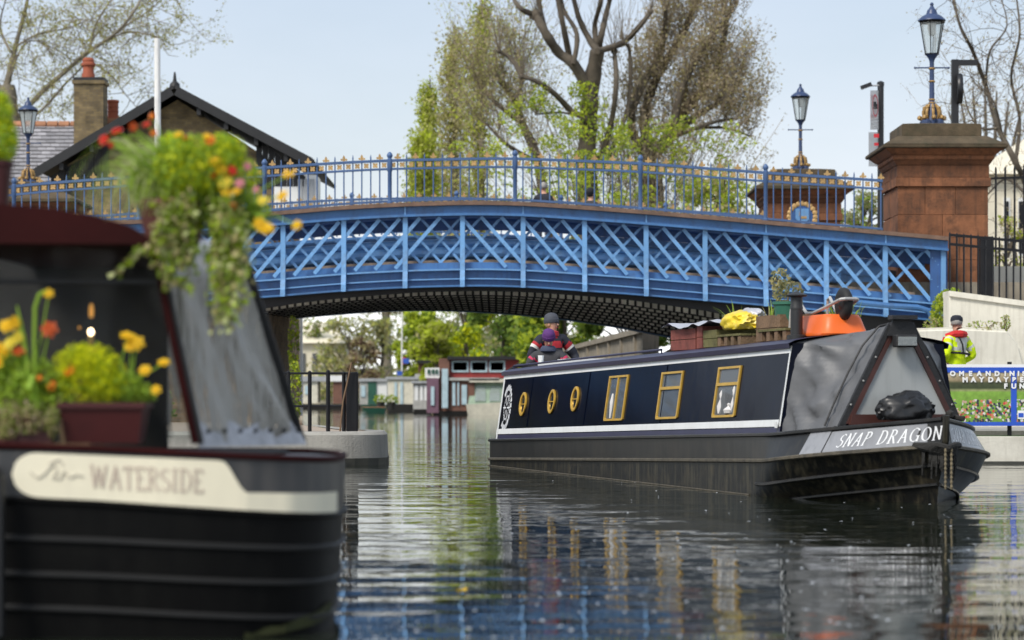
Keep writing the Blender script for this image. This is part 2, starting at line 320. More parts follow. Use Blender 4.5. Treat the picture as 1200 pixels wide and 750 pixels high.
# right bank: quay that faces the camera, then back along the canal
rb = [(6.1, 37.2), (300, 36.4), (700, 36.4), (700, 900), (-23.6, 900), (-23.6, 236), (-20, 208), (-11.9, 206), (-11.8, 193), (-9.3, 192), (-9.2, 172.5), (-5.4, 171.5), (-5.5, 154), (-4.4, 153), (-4.2, 144.5), (.8, 143.5), (1.6, 94), (2.9, 62), (5.2, 60), (5.9, 51), (6.1, 44)]
struct(slab('right_bank', rb, -.5, .33, 'soil'))
struct(slab('quay_edge', [(6.0, 37.05), (30, 36.4), (30, 37.0), (6.0, 37.65)], -.2, .40, 'white_wall'))
struct(slab('quay_foot', [(5.98, 37.03), (30, 36.38), (30, 36.9), (5.98, 37.6)], -.3, .035, 'concrete_wet'))
struct(slab('verge', [(6.2, 37.6), (30, 37.0), (30, 38.6), (6.2, 38.6)], .3, .40, 'grass_ground'))
struct(slab('towpath', [(6.2, 38.6), (30, 38.6), (30, 46), (6.2, 46)], .3, .47, 'concrete'))
struct(slab('upper_ground', [(8.6, 46.6), (60, 46.2), (60, 120), (8.6, 120)], .3, 2.62, 'soil'))

# ---------------------------------------------------------------- bridge
YB = 50.0; YF = 60.0; KB = F / YB; SK = -.14           # near face, far face, px per metre at the near face, skew of the canal
yc = smooth_fn([(-160, 286), (-40, 270), (60, 264), (180, 257.5), (312, 249.5), (400, 242), (475, 238), (560, 236), (620, 237.5), (740, 246), (860, 256), (1060, 273.5), (1110, 278)])
yt = smooth_fn([(-160, 236), (-60, 226), (40, 215), (130, 208.5), (300, 196.5), (400, 190), (458, 187.3), (570, 185), (605, 185), (750, 190.5), (895, 201.5), (1036, 211)])
def bz(y): return CAM_H + (HOR - y) / KB
def bx(x): return (x - 600) / KB
XS = list(np.arange(-110, 1110, 18.)) + [1110.]
def ribbon(mb, top, bot, Y0, Y1, x0=-110, x1=1110, skew=False):
    xs = [x0] + [x for x in XS if x0 + 1 < x < x1 - 1] + [x1]; rows = []
    for x in xs:
        X = bx(x); zt, zb = bz(top(x)), bz(bot(x)); s0 = SK * (Y0 - YB) if skew else 0; s1 = SK * (Y1 - YB) if skew else 0
        rows.append([(X + s0, Y0, zb), (X + s0, Y0, zt), (X + s1, Y1, zt), (X + s1, Y1, zb)])
    mb.grid(rows, True); e = len(mb.v)
    mb.f.append((e - 4, e - 3, e - 2, e - 1)); b = e - 4 * len(xs); mb.f.append((b + 3, b + 2, b + 1, b)); return mb
def off(k): return lambda x: yc(x) + k
bridge = thing('iron_bridge', 'blue lattice girder bridge arching over the canal with gold tipped railing', 'bridge', (1, 55, 0))
def rib(name, m, t, b, Y0, Y1, **k): return ribbon(MB(), off(t), off(b), Y0, Y1, **k).build(name, m, bridge)
rib('coping', 'coping', 0, 4.6, 49.78, 50.5)
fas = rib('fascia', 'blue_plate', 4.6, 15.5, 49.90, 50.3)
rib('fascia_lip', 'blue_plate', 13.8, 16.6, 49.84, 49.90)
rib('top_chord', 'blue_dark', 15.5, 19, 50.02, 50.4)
rib('inner_plate', 'blue_dark', 15.5, 31, 50.55, 50.62)
rib('gap_plate', 'blue_plate', 31, 38, 50.64, 50.70, x0=690, x1=1090)
rib('web_plate', 'blue_light', 37.5, 66.5, 50.75, 50.85, x1=1046)
rib('web_angle', 'blue_light', 37, 39.5, 50.66, 50.75, x1=1030)
rib('web_stiffener', 'blue_light', 50, 52, 50.68, 50.75, x1=1030)
rib('kerb_timber', 'tan_timber', 67, 70.5, 50.30, 50.75, x1=1075)
for k, (o1, rr) in enumerate(((46.5, .08), (57, .12))):
    mb = MB(); mb.tube([(bx(x), 50.42 + .03 * k, bz(yc(x) + o1)) for x in XS if x < 1000], rr, 10); mb.build('service_pipe', 'blue_light', bridge, True)
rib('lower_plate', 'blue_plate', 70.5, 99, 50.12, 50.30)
rib('ledge', 'blue_light', 78.5, 80.3, 49.93, 50.12); rib('ledge', 'blue_light', 89.5, 91, 49.97, 50.12); rib('bottom_flange', 'blue_plate', 97.5, 99.6, 49.90, 50.3)
rib('end_plate', 'blue_dark', 16.6, 98, 49.98, 50.02, x0=1090, x1=1110)
# posts
POSTX = [332 - 71 * k for k in range(6, 0, -1)] + [332, 403, 475, 542, 613, 685, 757, 826, 897, 968, 1037, 1105]
prof = [(50.0, -16.6), (50.0, -60), (49.97, -80), (49.90, -92), (49.90, -100)]
mbp = MB()
pth = [(0, p[0] - .05, p[1] / KB) for p in prof]
rows = []
for (x, y, z) in pth: rows.append([(-.048, y - .02, z), (.048, y - .02, z), (.048, y + .09, z), (-.048, y + .09, z)])
mbp.grid(rows, True); mbp.f += [(3, 2, 1, 0), (16, 17, 18, 19)]
post_me = mbp.mesh('girder_post', 'blue_light')
mb = MB(); mb.box((0, 49.885, -10 / KB), (.03, .03, 11 / KB)); strip_me = mb.mesh('fascia_strip', 'blue_light')
for i, x in enumerate(POSTX):
    inst('girder_post', post_me, bridge, Matrix.Translation((bx(x), 0, bz(yc(x)))))
    if i % 2 == 0: inst('fascia_strip', strip_me, fas, Matrix.Translation((bx(x), 0, bz(yc(x)))))
# lattice bars: the front set leans away from the crown, the back set crosses behind it
run, rise = 53., 58.
for x in np.arange(-100, 1100, 23.7):
    sgn = 1 if x >= 530 else -1
    for front in (True, False):
        s2 = sgn if front else -sgn
        xt = x; xb = x + s2 * run
        ta = 0.; tb = 1.
        if max(xt, xb) > 1106:
            k = (1106 - min(xt, xb)) / run
            if k <= .05: continue
            if xt > xb: ta = 1 - k
            else: tb = k
        if min(xt, xb) < -110: continue
        q0 = (lerp(xt, xb, ta), lerp(17.5, 76, ta)); q1 = (lerp(xt, xb, tb), lerp(17.5, 76, tb))
        a = Vector((bx(q0[0]), (50.0 if sgn > 0 else 49.965) if front else (50.16 if sgn > 0 else 50.195), bz(yc(q0[0]) + q0[1]))); b = Vector((bx(q1[0]), a.y, bz(yc(q1[0]) + q1[1])))
        mb = MB(); d = (b - a); L_ = d.length
        mb.beam((0, 0, 0), (L_, 0, 0), .03, .074 if front else .052, up=(0, 0, 1))
        if front:
            for t_ in (.06, .2, .36, .52, .68, .84, .95): mb.lathe([(.013, 0), (.01, .012)], (0, 0, 0), 6) if False else mb.box((L_ * t_, -.017, 0), (.018, .008, .018))
        me = mb.mesh('lattice_bar', 'blue_light')
        rot = Matrix(((d.x / L_, 0, -d.z / L_, 0), (0, 1, 0, 0), (d.z / L_, 0, d.x / L_, 0), (0, 0, 0, 1)))
        inst('lattice_bar', me, bridge, Matrix.Translation(a) @ rot)
# drain pipe below the girder, dropping down to the towpath
dp = MB(); pts = [(985, 352), (1040, 358), (1075, 360), (1088, 364), (1093, 374), (1093, 383)]
dp.tube([P(x, y, 49.6) for x, y in pts], .055, 8); dpo = dp.build('drain_pipe', 'blue_plate', bridge, True)
dp = MB(); dp.tube([P(1093, 383, 49.6), P(1093, 405, 49.6), (P(1093, 405, 49.6).x, 49.6, .4)], .065, 8); dp.build('pipe_foot', 'white_paint', dpo, True)
# deck, soffit pan and its black grid of ribs
haunch = lambda x: interp([(-110, 30), (250, 12), (351, 4), (500, 0), (680, 0), (741, 1), (825, 6), (903, 14), (1000, 28), (1110, 45)], x)
dk = ribbon(MB(), off(40), off(52), 51, 59, skew=True); dk.build('deck', 'asphalt', bridge)
ribbon(MB(), lambda x: yc(x) + 96 + haunch(x), lambda x: yc(x) + 100 + haunch(x), 50.3, 59.9, skew=True).build('soffit', 'soffit_pan', bridge)
ribbon(MB(), lambda x: yc(x) + 99.6, lambda x: yc(x) + 104 + haunch(x), 50.2, 50.34).build('soffit_edge', 'soffit_black', bridge)
mb = MB()
for Yr in np.arange(51.2, 60.0, 1.2):
    ribbon(MB(), lambda x: yc(x) + 100 + haunch(x), lambda x: yc(x) + 106.5 + haunch(x), Yr, Yr + .05, skew=True).build('cross_beam', 'soffit_pan', bridge)
    ribbon(mb, lambda x: yc(x) + 106.5 + haunch(x), lambda x: yc(x) + 107.6 + haunch(x), Yr - .05, Yr + .09, skew=True)
for X in np.arange(-11.2, 8.6, .16):
    x = 600 + X * KB
    za, zb = bz(yc(x) + 99 + haunch(x)), bz(yc(x) + 106.4 + haunch(x))
    for Yr in np.arange(51.2, 60.0, 1.2):   # stiffeners on the front of every cross beam
        s0 = SK * (Yr - YB); mb.box((X + s0, Yr - .022, (za + zb) / 2), (.05, .04, za - zb))
stuff(mb.build('soffit_ribs', 'soffit_black', bridge))
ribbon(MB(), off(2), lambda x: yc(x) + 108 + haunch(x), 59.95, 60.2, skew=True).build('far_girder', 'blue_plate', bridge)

# railing ------------------------------------------------------------
def fleur(sc):
    poly = [(-.2, 0), (.2, 0), (.16, .18), (.5, .12), (.62, .36), (.42, .52), (.2, .40), (.24, .66), (0, 1.12), (-.24, .66), (-.2, .40), (-.42, .52), (-.62, .36), (-.5, .12), (-.16, .18)]
    mb = MB(); mb.prism(poly, lambda p: (p[0] * sc, -.018, p[1] * sc), lambda p: (p[0] * sc, .018, p[1] * sc)); return mb.mesh('fleur', 'gold')
def quatre(sc):
    mb = MB()
    for a in (45, 135, 225, 315):
        ca, sa = math.cos(R(a)), math.sin(R(a))
        poly = [(0.04, -.12), (.45, -.3), (.72, 0), (.45, .3), (.04, .12)]
        mb.prism(poly, lambda p: ((p[0] * ca - p[1] * sa) * sc, -.014 - .001 * (a > 180), (p[0] * sa + p[1] * ca) * sc), lambda p: ((p[0] * ca - p[1] * sa) * sc, .014, (p[0] * sa + p[1] * ca) * sc))
    return mb.mesh('rosette', 'gold')
fl_me, ro_me = fleur(.115), quatre(.09)
def railing(Y, k, x0, x1, xend, far=False):
    """Rails follow the crown; balusters, tips and rosettes hang off them."""
    sk = SK * (Y - YB)
    rails = MB()
    ribbon(rails, lambda x: yt(x) - 1.6, lambda x: yt(x) + 1.4, Y - .03, Y + .03, x0, x1)
    ribbon(rails, lambda x: yt(x) + 8.6, lambda x: yt(x) + 11, Y - .025, Y + .025, x0, x1)
    ribbon(rails, lambda x: yc(x) - 5, lambda x: yc(x) - 2.5, Y - .025, Y + .025, x0, x1)
    rails.v = [(v[0] + sk, v[1], v[2]) for v in rails.v]
    ro = rails.build('far_railing' if far else 'railing', 'rail_blue', bridge)
    merged = {'rail_blue': MB(), 'gold': MB()} if far else None
    posts = [309 + 147.3 * i for i in range(-3, 6)]
    bal = {}
    for i, px in enumerate(posts):
        if not x0 <= px <= x1: continue
        zt, zb = bz(yt(px)), bz(yc(px))
        mb = merged['rail_blue'] if far else MB()
        c = (0, 0, 0) if not far else (bx(px) + sk, Y, zb)
        h = zt - zb
        mb.lathe([(.06, 0), (.06, .06), (.042, .08), (.042, h - .22), (.055, h - .2), (.055, h + .03), (.038, h + .05), (.042, h + .06), (.058, h + .09), (.06, h + .12), (.04, h + .155), (.015, h + .18)], c, 10)
        if not far:
            po = inst('railing_post', mb.mesh('railing_post', 'rail_blue', True), ro, Matrix.Translation((bx(px), Y, zb)))
            pass
    step = 147.3 / 14
    i0 = int(math.ceil((x0 - 309) / step)); i1 = int((x1 - 309) / step)
    for i in range(i0, i1 + 1):
        x = 309 + step * i; X = bx(x) + sk
        zt, zb = bz(yt(x)), bz(yc(x))
        isfl = i % 2 == 1
        if i % 14 != 0:
            if far: merged['rail_blue'].box((X, Y, (zb + zt) / 2 + .02), (.032, .032, zt - zb + .04))
            else:
                h = zt - zb + (.0 if isfl else .14); key = round(h, 2)
                if key not in bal:
                    mb = MB(); mb.tube([(0, 0, -.04), (0, 0, key - (.0 if isfl else .06)), (0, 0, key)], [.0145, .0145, .0145 if isfl else .004], 6); bal[key] = mb.mesh('baluster', 'rail_blue', True)
                inst('baluster', bal[key], ro, Matrix.Translation((X, Y, zb)))
            if isfl:
                mw = Matrix.Translation((X, Y, zt + .025))
                if far: merged['gold'].add([mw @ v.co for v in fl_me.vertices], [tuple(p.vertices) for p in fl_me.polygons])
                else: inst('fleur', fl_me, ro, mw)
        xm = x + step / 2
        if xm < x1:
            mw = Matrix.Translation((bx(xm) + sk, Y, bz(yt(xm) + 5)))
            if far: merged['gold'].add([mw @ v.co for v in ro_me.vertices], [tuple(p.vertices) for p in ro_me.polygons])
            else: inst('rosette', ro_me, ro, mw)
    if far:
        for k_, mb in merged.items(): stuff(mb.build('baluster_row' if k_ == 'rail_blue' else 'gilded_tips', k_, ro))
    return ro
railing(50.16, KB, -110, 1037, 1037)
railing(60.08, KB, -60, 1037, 1037, far=True)

# abutments
ab = thing('left_abutment', 'pale brick abutment under the left end of the blue bridge', 'abutment', (-7.5, 55, .3))
MB().box2((-14, 51.0, .3), (-5.28, 51.3, 3.9)).build('front_wall', 'abutment_brick', ab)
mb = MB(); mb.box2((-14, 51.31, .3), (-5.30, 59.9, 3.6)); mb.build('side_wall', 'abutment_brick_side', ab)
hg = []
for i in range(60): hg.append(blob_points(160, (random.uniform(-13.8, -7.4), 50.75, random.uniform(.5, 3.6)), .55, (1.2, .5, .9), .2))
ih = thing('hidden_reflection_ivy', 'unseen dark ivy added to darken the reflection in the narrowboat cabin side', 'ivy', (-10, 50.7, .4)); leaves('foliage', np.concatenate(hg), .13, ['leaf_deep', 'leaf_mid'], ih)  # hidden from the camera, added so the glossy cabin side reflects something dark
ab = thing('right_abutment', 'dark stone abutment under the right end of the blue bridge', 'abutment', (8, 55, .3))
MB().box2((6.05, 50.7, .3), (12.5, 59.8, 3.35)).build('core', 'stone_wall', ab)

# ---------------------------------------------------------------- sandstone piers
def pier(name, label, xl, xr, ytop, Y, depth, y_base, full=True):
    """Stone pier: coursed shaft, moulded cornice, sloped capstone."""
    k = F / Y; X0, X1 = (xl - 600) / k, (xr - 600) / k; Zt = CAM_H + (HOR - ytop) / k; W = X1 - X0; cx = (X0 + X1) / 2; cy = Y + depth / 2
    zb = CAM_H + (HOR - y_base) / k
    t = thing(name, label, 'pier', (cx, cy, zb))
    def lay(nm, z0, z1, grow, m, taper=None, parent=t):
        mb = MB(); a0 = W / 2 + grow; b0 = depth / 2 + grow; g2 = grow if taper is None else taper; a1 = W / 2 + g2; b1 = depth / 2 + g2
        mb.hexa([(cx - a0, cy - b0, z0), (cx + a0, cy - b0, z0), (cx + a0, cy + b0, z0), (cx - a0, cy + b0, z0), (cx - a1, cy - b1, z1), (cx + a1, cy - b1, z1), (cx + a1, cy + b1, z1), (cx - a1, cy + b1, z1)])
        me = mb.mesh(nm, m); bevel(me, .015, 2); return obj(nm, me, parent)
    s = W / 2.0
    lay('capstone', Zt - .30 * s, Zt - .02 * s, -.12 * s, 'sandstone_cap'); lay('cap_crown', Zt - .02 * s, Zt + .03 * s, -.14 * s, 'sandstone_cap', -.5 * s)
    lay('weathering', Zt - .52 * s, Zt - .30 * s, .36 * s, 'sandstone_cap', -.02 * s); lay('cornice_slab', Zt - .60 * s, Zt - .52 * s, .37 * s, 'sandstone_cap')
    lay('cornice', Zt - .74 * s, Zt - .60 * s, .14 * s, 'sandstone', .31 * s); lay('cornice_bead', Zt - .84 * s, Zt - .74 * s, .12 * s, 'sandstone'); lay('cornice_neck', Zt - .96 * s, Zt - .84 * s, .02 * s, 'sandstone', .10 * s)
    # coursed stones round a core
    lay('core', zb, Zt - .96 * s, -.05, 'sandstone')
    z = Zt - .96 * s; i = 0
    rnd = random.Random(xl)
    for h in (.27, .20, .62, .50, .50, .50, .5, .5):
        z1 = z; z0 = max(zb, z - h * s)
        if z1 - z0 < .05: break
        n = (1, 1, 3, 2, 3, 2, 3, 2)[i]
        cuts = [0] + [(q + rnd.uniform(-.12, .12)) / n for q in range(1, n)] + [1]
        grow = (.02, .05, 0, 0, 0, 0, 0, 0)[i]
        for q in range(n):
            a, b = X0 + W * cuts[q] - (grow if q == 0 else 0), X0 + W * cuts[q + 1] + (grow if q == n - 1 else 0)
            mb = MB(); g = rnd.uniform(0, .012); mb.box2((a + .003, Y - grow - g, z0 + .003), (b - .003, Y + depth * .5, z1 - .002)); me = mb.mesh('stone', 'sandstone'); bevel(me, .006, 1); obj('stone', me, t)
        mb = MB(); mb.box2((X0 - grow - .002, Y + depth * .5 + .006, z0 + .006), (X1 + grow + .002, Y + depth, z1 - .004)); me = mb.mesh('stone', 'sandstone'); bevel(me, .012, 1); obj('stone', me, t)
        z = z0; i += 1
    return t, cx, cy, Zt
near_pier = pier('stone_pier', 'large reddish sandstone pier at the right end of the bridge railing', 1052, 1158, 143, 50.75, 1.95, 348)
far_pier = pier('stone_pier', 'far brown stone pier with blue and gold crest seen through the railing', 899, 985, 197, 62.2, 1.9, 300)
left_pier = pier('stone_pier', 'stone pier behind the railing at the far left of the bridge', -10, 76, 212, 62.2, 1.9, 300)
# crest on the far pier
t = far_pier[0]; c = P(940, 254, 62.10)
mb = MB(); n = 20
for i in range(n):
    a = 2 * math.pi * i / n; mb.ico((c.x + .33 * math.cos(a), c.y, c.z + .33 * math.sin(a)), .075, 1, (1, .6, 1))
cr = mb.build('crest_wreath', 'gold', t, True)
mb = MB(); mb.prism([(.27 * math.cos(q), .27 * math.sin(q)) for q in [2 * math.pi * i / 20 for i in range(20)]], lambda p: (c.x + p[0], c.y - .01, c.z + p[1]), lambda p: (c.x + p[0], c.y + .09, c.z + p[1])); mb.build('crest_field', 'blue_dark', t)
mb = MB(); mb.prism([(-.17, .2), (.17, .2), (.17, -.05), (0, -.26), (-.17, -.05)], lambda p: (c.x + p[0], c.y - .05, c.z + p[1]), lambda p: (c.x + p[0], c.y - .012, c.z + p[1])); sh = mb.build('crest_shield', 'blue_light', t)
mb = MB(); mb.box((c.x + .02, c.y - .056, c.z - .02), (.17, .01, .06)); mb.box((c.x - .06, c.y - .056, c.z + .07), (.04, .01, .1)); mb.build('crest_charge', 'gold', sh)

# ---------------------------------------------------------------- lamps
glass_mat('lamp_glass', (.75, .80, .80), .22, .08)
def make_lamp(loc, sc, label):
    t = thing('street_lamp', label, 'street lamp', loc, 'lamps on the bridge piers')
    T = Matrix.Translation(Vector(loc)) @ Matrix.Scale(sc, 4)
    mb = MB(T)
    for a in range(4):
        ca, sa = math.cos(R(45 + 90 * a)), math.sin(R(45 + 90 * a)); mb.lathe([(.09, 0), (.11, .05), (.10, .13), (.07, .16)], (.2 * ca, .2 * sa, 0), 8)
    mb.lathe([(.17, 0), (.15, .15), (.11, .30), (.09, .46), (.07, .50)], (0, 0, 0), 12)
    mb.build('base', 'lamp_blue', t, True)
    mb = MB(T)
    for a in range(8):
        ca, sa = math.cos(R(45 * a)), math.sin(R(45 * a)); pts = [((.09 + .10 * math.sin(q)) * ca, (.09 + .10 * math.sin(q)) * sa, .5 - .34 * (q / 2.6)) for q in np.linspace(0, 2.6, 7)]
        mb.tube([tuple(p) for p in pts], [.02, .03, .035, .035, .03, .03, .02], 6); mb.ico((.27 * ca, .27 * sa, .20), .06, 1); mb.ico((.17 * ca, .17 * sa, .42), .04, 1)
    mb.build('scrolls', 'gold_dark', t, True)
    mb = MB(T); mb.lathe([(.075, .50), (.06, .56), (.055, .9), (.05, 1.42), (.06, 1.46), (.075, 1.50), (.13, 1.57), (.155, 1.60)], (0, 0, 0), 12); mb.build('column', 'lamp_blue', t, True)
    mb = MB(T)
    for z in (.53, .60, 1.0, 1.28): mb.lathe([(.062, z - .02), (.078, z), (.062, z + .02)], (0, 0, 0), 12)
    mb.build('gilded_rings', 'gold_dark', t, True)
    mb = MB(T); mb.tube([(-.36, 0, 1.30), (.36, 0, 1.30)], .016, 6)
    for s in (-1, 1): mb.ico((.37 * s, 0, 1.30), .03, 1)
    mb.build('ladder_bar', 'lamp_blue', t, True)
    n = 6; r0, r1, z0, z1 = .15, .27, 1.60, 2.28; lf = MB(T)
    for j in range(n):
        a = 2 * math.pi * j / n + R(12); lf.beam((r0 * math.cos(a), r0 * math.sin(a), z0), (r1 * math.cos(a), r1 * math.sin(a), z1), .018, .018)
    lf.lathe([(r0 + .015, z0 - .015), (r0 + .015, z0 + .01)], (0, 0, 0), n, rot=R(12)); lf.lathe([(r1 + .02, z1), (r1 + .045, z1 + .03), (r1 + .02, z1 + .045)], (0, 0, 0), n, rot=R(12))
    lfo = lf.build('lantern_frame', 'black_paint', t)
    for j in range(n):
        a, b = 2 * math.pi * j / n + R(12), 2 * math.pi * (j + 1) / n + R(12); mb = MB(T); q = .96
        mb.add([(r0 * q * math.cos(a), r0 * q * math.sin(a), z0), (r0 * q * math.cos(b), r0 * q * math.sin(b), z0), (r1 * q * math.cos(b), r1 * q * math.sin(b), z1), (r1 * q * math.cos(a), r1 * q * math.sin(a), z1)], [(0, 1, 2, 3)]); mb.build('pane', 'lamp_glass', lfo)
    mb = MB(T); mb.lathe([(.31, 2.325), (.30, 2.35), (.21, 2.43), (.13, 2.47), (.11, 2.52), (.10, 2.56), (.06, 2.60), (.03, 2.66), (.045, 2.69), (.02, 2.73)], (0, 0, 0), 12); mb.build('roof', 'lamp_blue', t, True)
    mb = MB(T); mb.lathe([(.02, 2.3), (.09, 2.27), (.09, 2.15), (.06, 2.02), (.02, 2.0)], (0, 0, 0), 8); mb.tube([(.07, 0, 2.3), (.07, 0, 1.62)], .012, 6); mb.build('burner', 'white_paint', t, True)
    return t
for (pp, px, sc, lab) in ((near_pier, 1092, .955, 'tall blue and gold lamp on top of the near sandstone pier'), (far_pier, 938, .82, 'blue and gold lamp above the far pier with the crest'), (left_pier, 33, .82, 'blue lamp post at the far left beside the slate roof and chimney')):
    _, cx, cy, zt = pp
    make_lamp((( px - 600) / F * cy, cy, zt + (.0 if px != 33 else -.02)), sc, lab)

# ---------------------------------------------------------------- signs on the bridge
mat('sign_white', (.75, .75, .73), .4, var=.05); mat('sign_red', (.55, .02, .03), .4); mat('sign_black', (.012, .012, .014), .4); mat('sign_back', (.35, .36, .37), .5)
t = thing('weight_limit_sign', 'white weight limit sign with red ring on a black post beside the pier', 'road sign', P(1031, 300, 58))
Y = 58; mb = MB(); mb.tube([P(1032, 300, Y), P(1032, 100, Y)], .075, 8); mb.lathe([(.085, 0), (.085, .09), (.03, .12)], P(1032, 101, Y), 8); mb.build('post', 'sign_black', t, True)
def yawed_plate(nm, x0, x1, y0, y1, Yc, m, parent, slant=.25, th=.02):
    a, b = P(x0, y1, Yc - slant), P(x1, y1, Yc + slant); c_, d_ = P(x1, y0, Yc + slant), P(x0, y0, Yc - slant)
    mb = MB(); o_ = Vector((-.25, -1, 0)).normalized() * th
    vs = [a, b, c_, d_]; mb.add([v for v in vs] + [v + o_ for v in vs], [(3, 2, 1, 0), (4, 5, 6, 7), (0, 1, 5, 4), (1, 2, 6, 5), (2, 3, 7, 6), (3, 0, 4, 7)]); return mb.build(nm, m, parent)
pl = yawed_plate('sign_plate', 1020, 1031.5, 106, 152, 57.8, 'sign_white', t)
c = P(1025.6, 124, 57.62); mb = MB()
ring = [(math.cos(q), math.sin(q)) for q in np.linspace(0, 2 * math.pi, 25)]
rows = [[(c.x + .10 * p[0], c.y - .02 + .2 * p[0], c.z + .27 * p[1]) for p in ring], [(c.x + .075 * p[0], c.y - .02 + .15 * p[0], c.z + .21 * p[1]) for p in ring]]; mb.grid(rows); mb.build('red_ring', 'sign_red', pl)
mb = MB(); mb.box((c.x - .01, c.y - .02, c.z + .03), (.07, .01, .13)); mb.box((c.x + .035, c.y - .02, c.z), (.03, .01, .09)); mb.box((c.x, c.y - .02, c.z - .06), (.11, .01, .03)); mb.build('lorry_symbol', 'sign_black', pl)
mb = MB()
for i, (a, b_) in enumerate(((1022.5, 1029), (1021.8, 1029), (1023, 1028))): p0 = P(a, 140 + i * 4, 57.56); p1 = P(b_, 140 + i * 4, 57.6); mb.beam(p0, p1, .01, .03)
mb.build('sign_lettering', 'sign_back', pl)
pl = yawed_plate('lower_plate', 1018, 1031, 155, 195, 57.8, 'sign_white', t)
MB().box(P(1027, 159, 57.5), (.12, .01, .09)).build('red_panel', 'sign_red', pl); MB().box(P(1027, 169, 57.5), (.1, .01, .07)).build('red_panel', 'sign_red', pl)
t = thing('street_camera', 'small dark camera on a thin arm reaching left from the sign post', 'camera', P(1014, 101, 58)); mb = MB(); mb.tube([P(1030.5, 100, 57.95), P(1020, 100.5, 57.95)], .02, 6); mb.build('arm', 'sign_back', t)
mb = MB(); mb.beam(P(1009, 103, 57.95), P(1021, 98.5, 57.95), .12, .09); mb.build('housing', 'sign_black', t)
t = thing('bracket_post', 'black right angled post with an edge on round sign behind the big pier', 'post', P(1118, 300, 56)); Y = 56
mb = MB(); mb.beam(P(1119, 300, Y), P(1119, 70, Y), .15, .15, up=(0, 1, 0)); mb.beam(P(1115.2, 73.5, Y), P(1145, 73.5, Y), .13, .12); mb.build('post', 'sign_black', t)
mb = MB(); c = P(1124.5, 104, Y - .1); mb.lathe([(.0, -.05), (.33, -.05), (.35, -.02), (.35, .02), (.33, .05), (.0, .05)], (0, 0, 0), 20)
mb.v = [(c.x + v[2] * 1.2 + v[1] * .1, c.y + v[1], c.z + v[0]) for v in mb.v]; mb.build('round_sign', 'sign_black', t, True)

# ---------------------------------------------------------------- wing wall, fences, ivy on the right
wl = thing('wing_wall', 'off white rendered retaining wall below the black fence', 'wall', (12, 46, .4))
mb = MB(); A = P(1112, 347, 46.4); B = P(1215, 361, 46.0); Cc = P(1500, 392, 45.4)
for q0, q1 in ((A, B), (B, Cc)): mb.hexa([(q0.x, q0.y, .3), (q1.x, q1.y, .3), (q1.x, q1.y + .6, .3), (q0.x, q0.y + .6, .3), q0, q1, q1 + Vector((0, .6, 0)), q0 + Vector((0, .6, 0))])
mb.build('upper_wall', 'white_wall', wl)
mb = MB()
for q0, q1 in ((A, B), (B, Cc)): o1 = Vector((0, -.06, 0)); o2 = Vector((0, .66, 0)); u = Vector((0, 0, .10)); mb.hexa([q0 + o1, q1 + o1, q1 + o2, q0 + o2, q0 + o1 + u, q1 + o1 + u, q1 + o2 + u, q0 + o2 + u])
mb.build('wall_coping', 'white_wall', wl)
mb = MB(); Yw = 43.6
fr = [P(1038, 440, Yw), P(1225, 440, Yw), P(1196, 404, Yw), P(1182, 386, Yw), P(1128, 383, Yw), P(1060, 385, Yw), P(1038, 390, Yw)]
fr[0].z = fr[1].z = .3
mb.add([v for v in fr] + [v + Vector((0, 2.2, .05)) for v in fr], [tuple(range(7)), tuple(range(7, 14))[::-1]] + [(i, 7 + i, 7 + (i + 1) % 7, (i + 1) % 7) for i in range(7)]); me = mb.mesh('buttress', 'white_wall'); bevel(me, .06, 3); obj('buttress', me, wl)
MB().box2((6.2, 46.2, .3), (8.0, 50.5, 2.2)).build('return_wall', 'white_wall', wl)

def fence(label, xs, top, bot, Y, rail_off, bar, parent_name='iron_fence'):
    t = thing(parent_name, label, 'fence', P(sum(xs) / len(xs), bot(sum(xs) / len(xs)), Y))
    for ro_ in rail_off:
        mb = MB()
        for a, b_ in zip(xs[:-1], xs[1:]): mb.beam(P(a, lerp(top(a), bot(a), ro_), Y), P(b_, lerp(top(b_), bot(b_), ro_), Y), .03, .05)
        mb.build('rail', 'black_paint', t)
    for x in xs:
        mb = MB(); mb.tube([P(x, bot(x), Y), P(x, top(x) + 2, Y), P(x, top(x), Y)], [bar, bar, bar * .3], 6); mb.build('bar', 'black_paint', t)
    return t
fence('low black iron fence on top of the off white wall', list(np.arange(1113, 1212, 8.3)), lambda x: 272 + (x - 1113) * .09, lambda x: 350 + (x - 1113) * .115, 46.45, (.04, .18, .96), .018)
fence('tall black iron fence in front of the cream house at right', list(np.arange(1156, 1212, 11.)), lambda x: 196 - (x - 1156) * .05, lambda x: 331, 56, (.1, .97), .024)
t = thing('gate_post', 'dark square post behind the low black fence beside the pier', 'post', P(1156, 345, 52)); mb = MB(); mb.box2((P(1149, 345, 49.6).x, 49.6, 2.6), (P(1165, 345, 49.6).x, 49.9, P(1156, 277, 49.6).z)); me = mb.mesh('post', 'black_paint'); bevel(me, .02); obj('post', me, t)

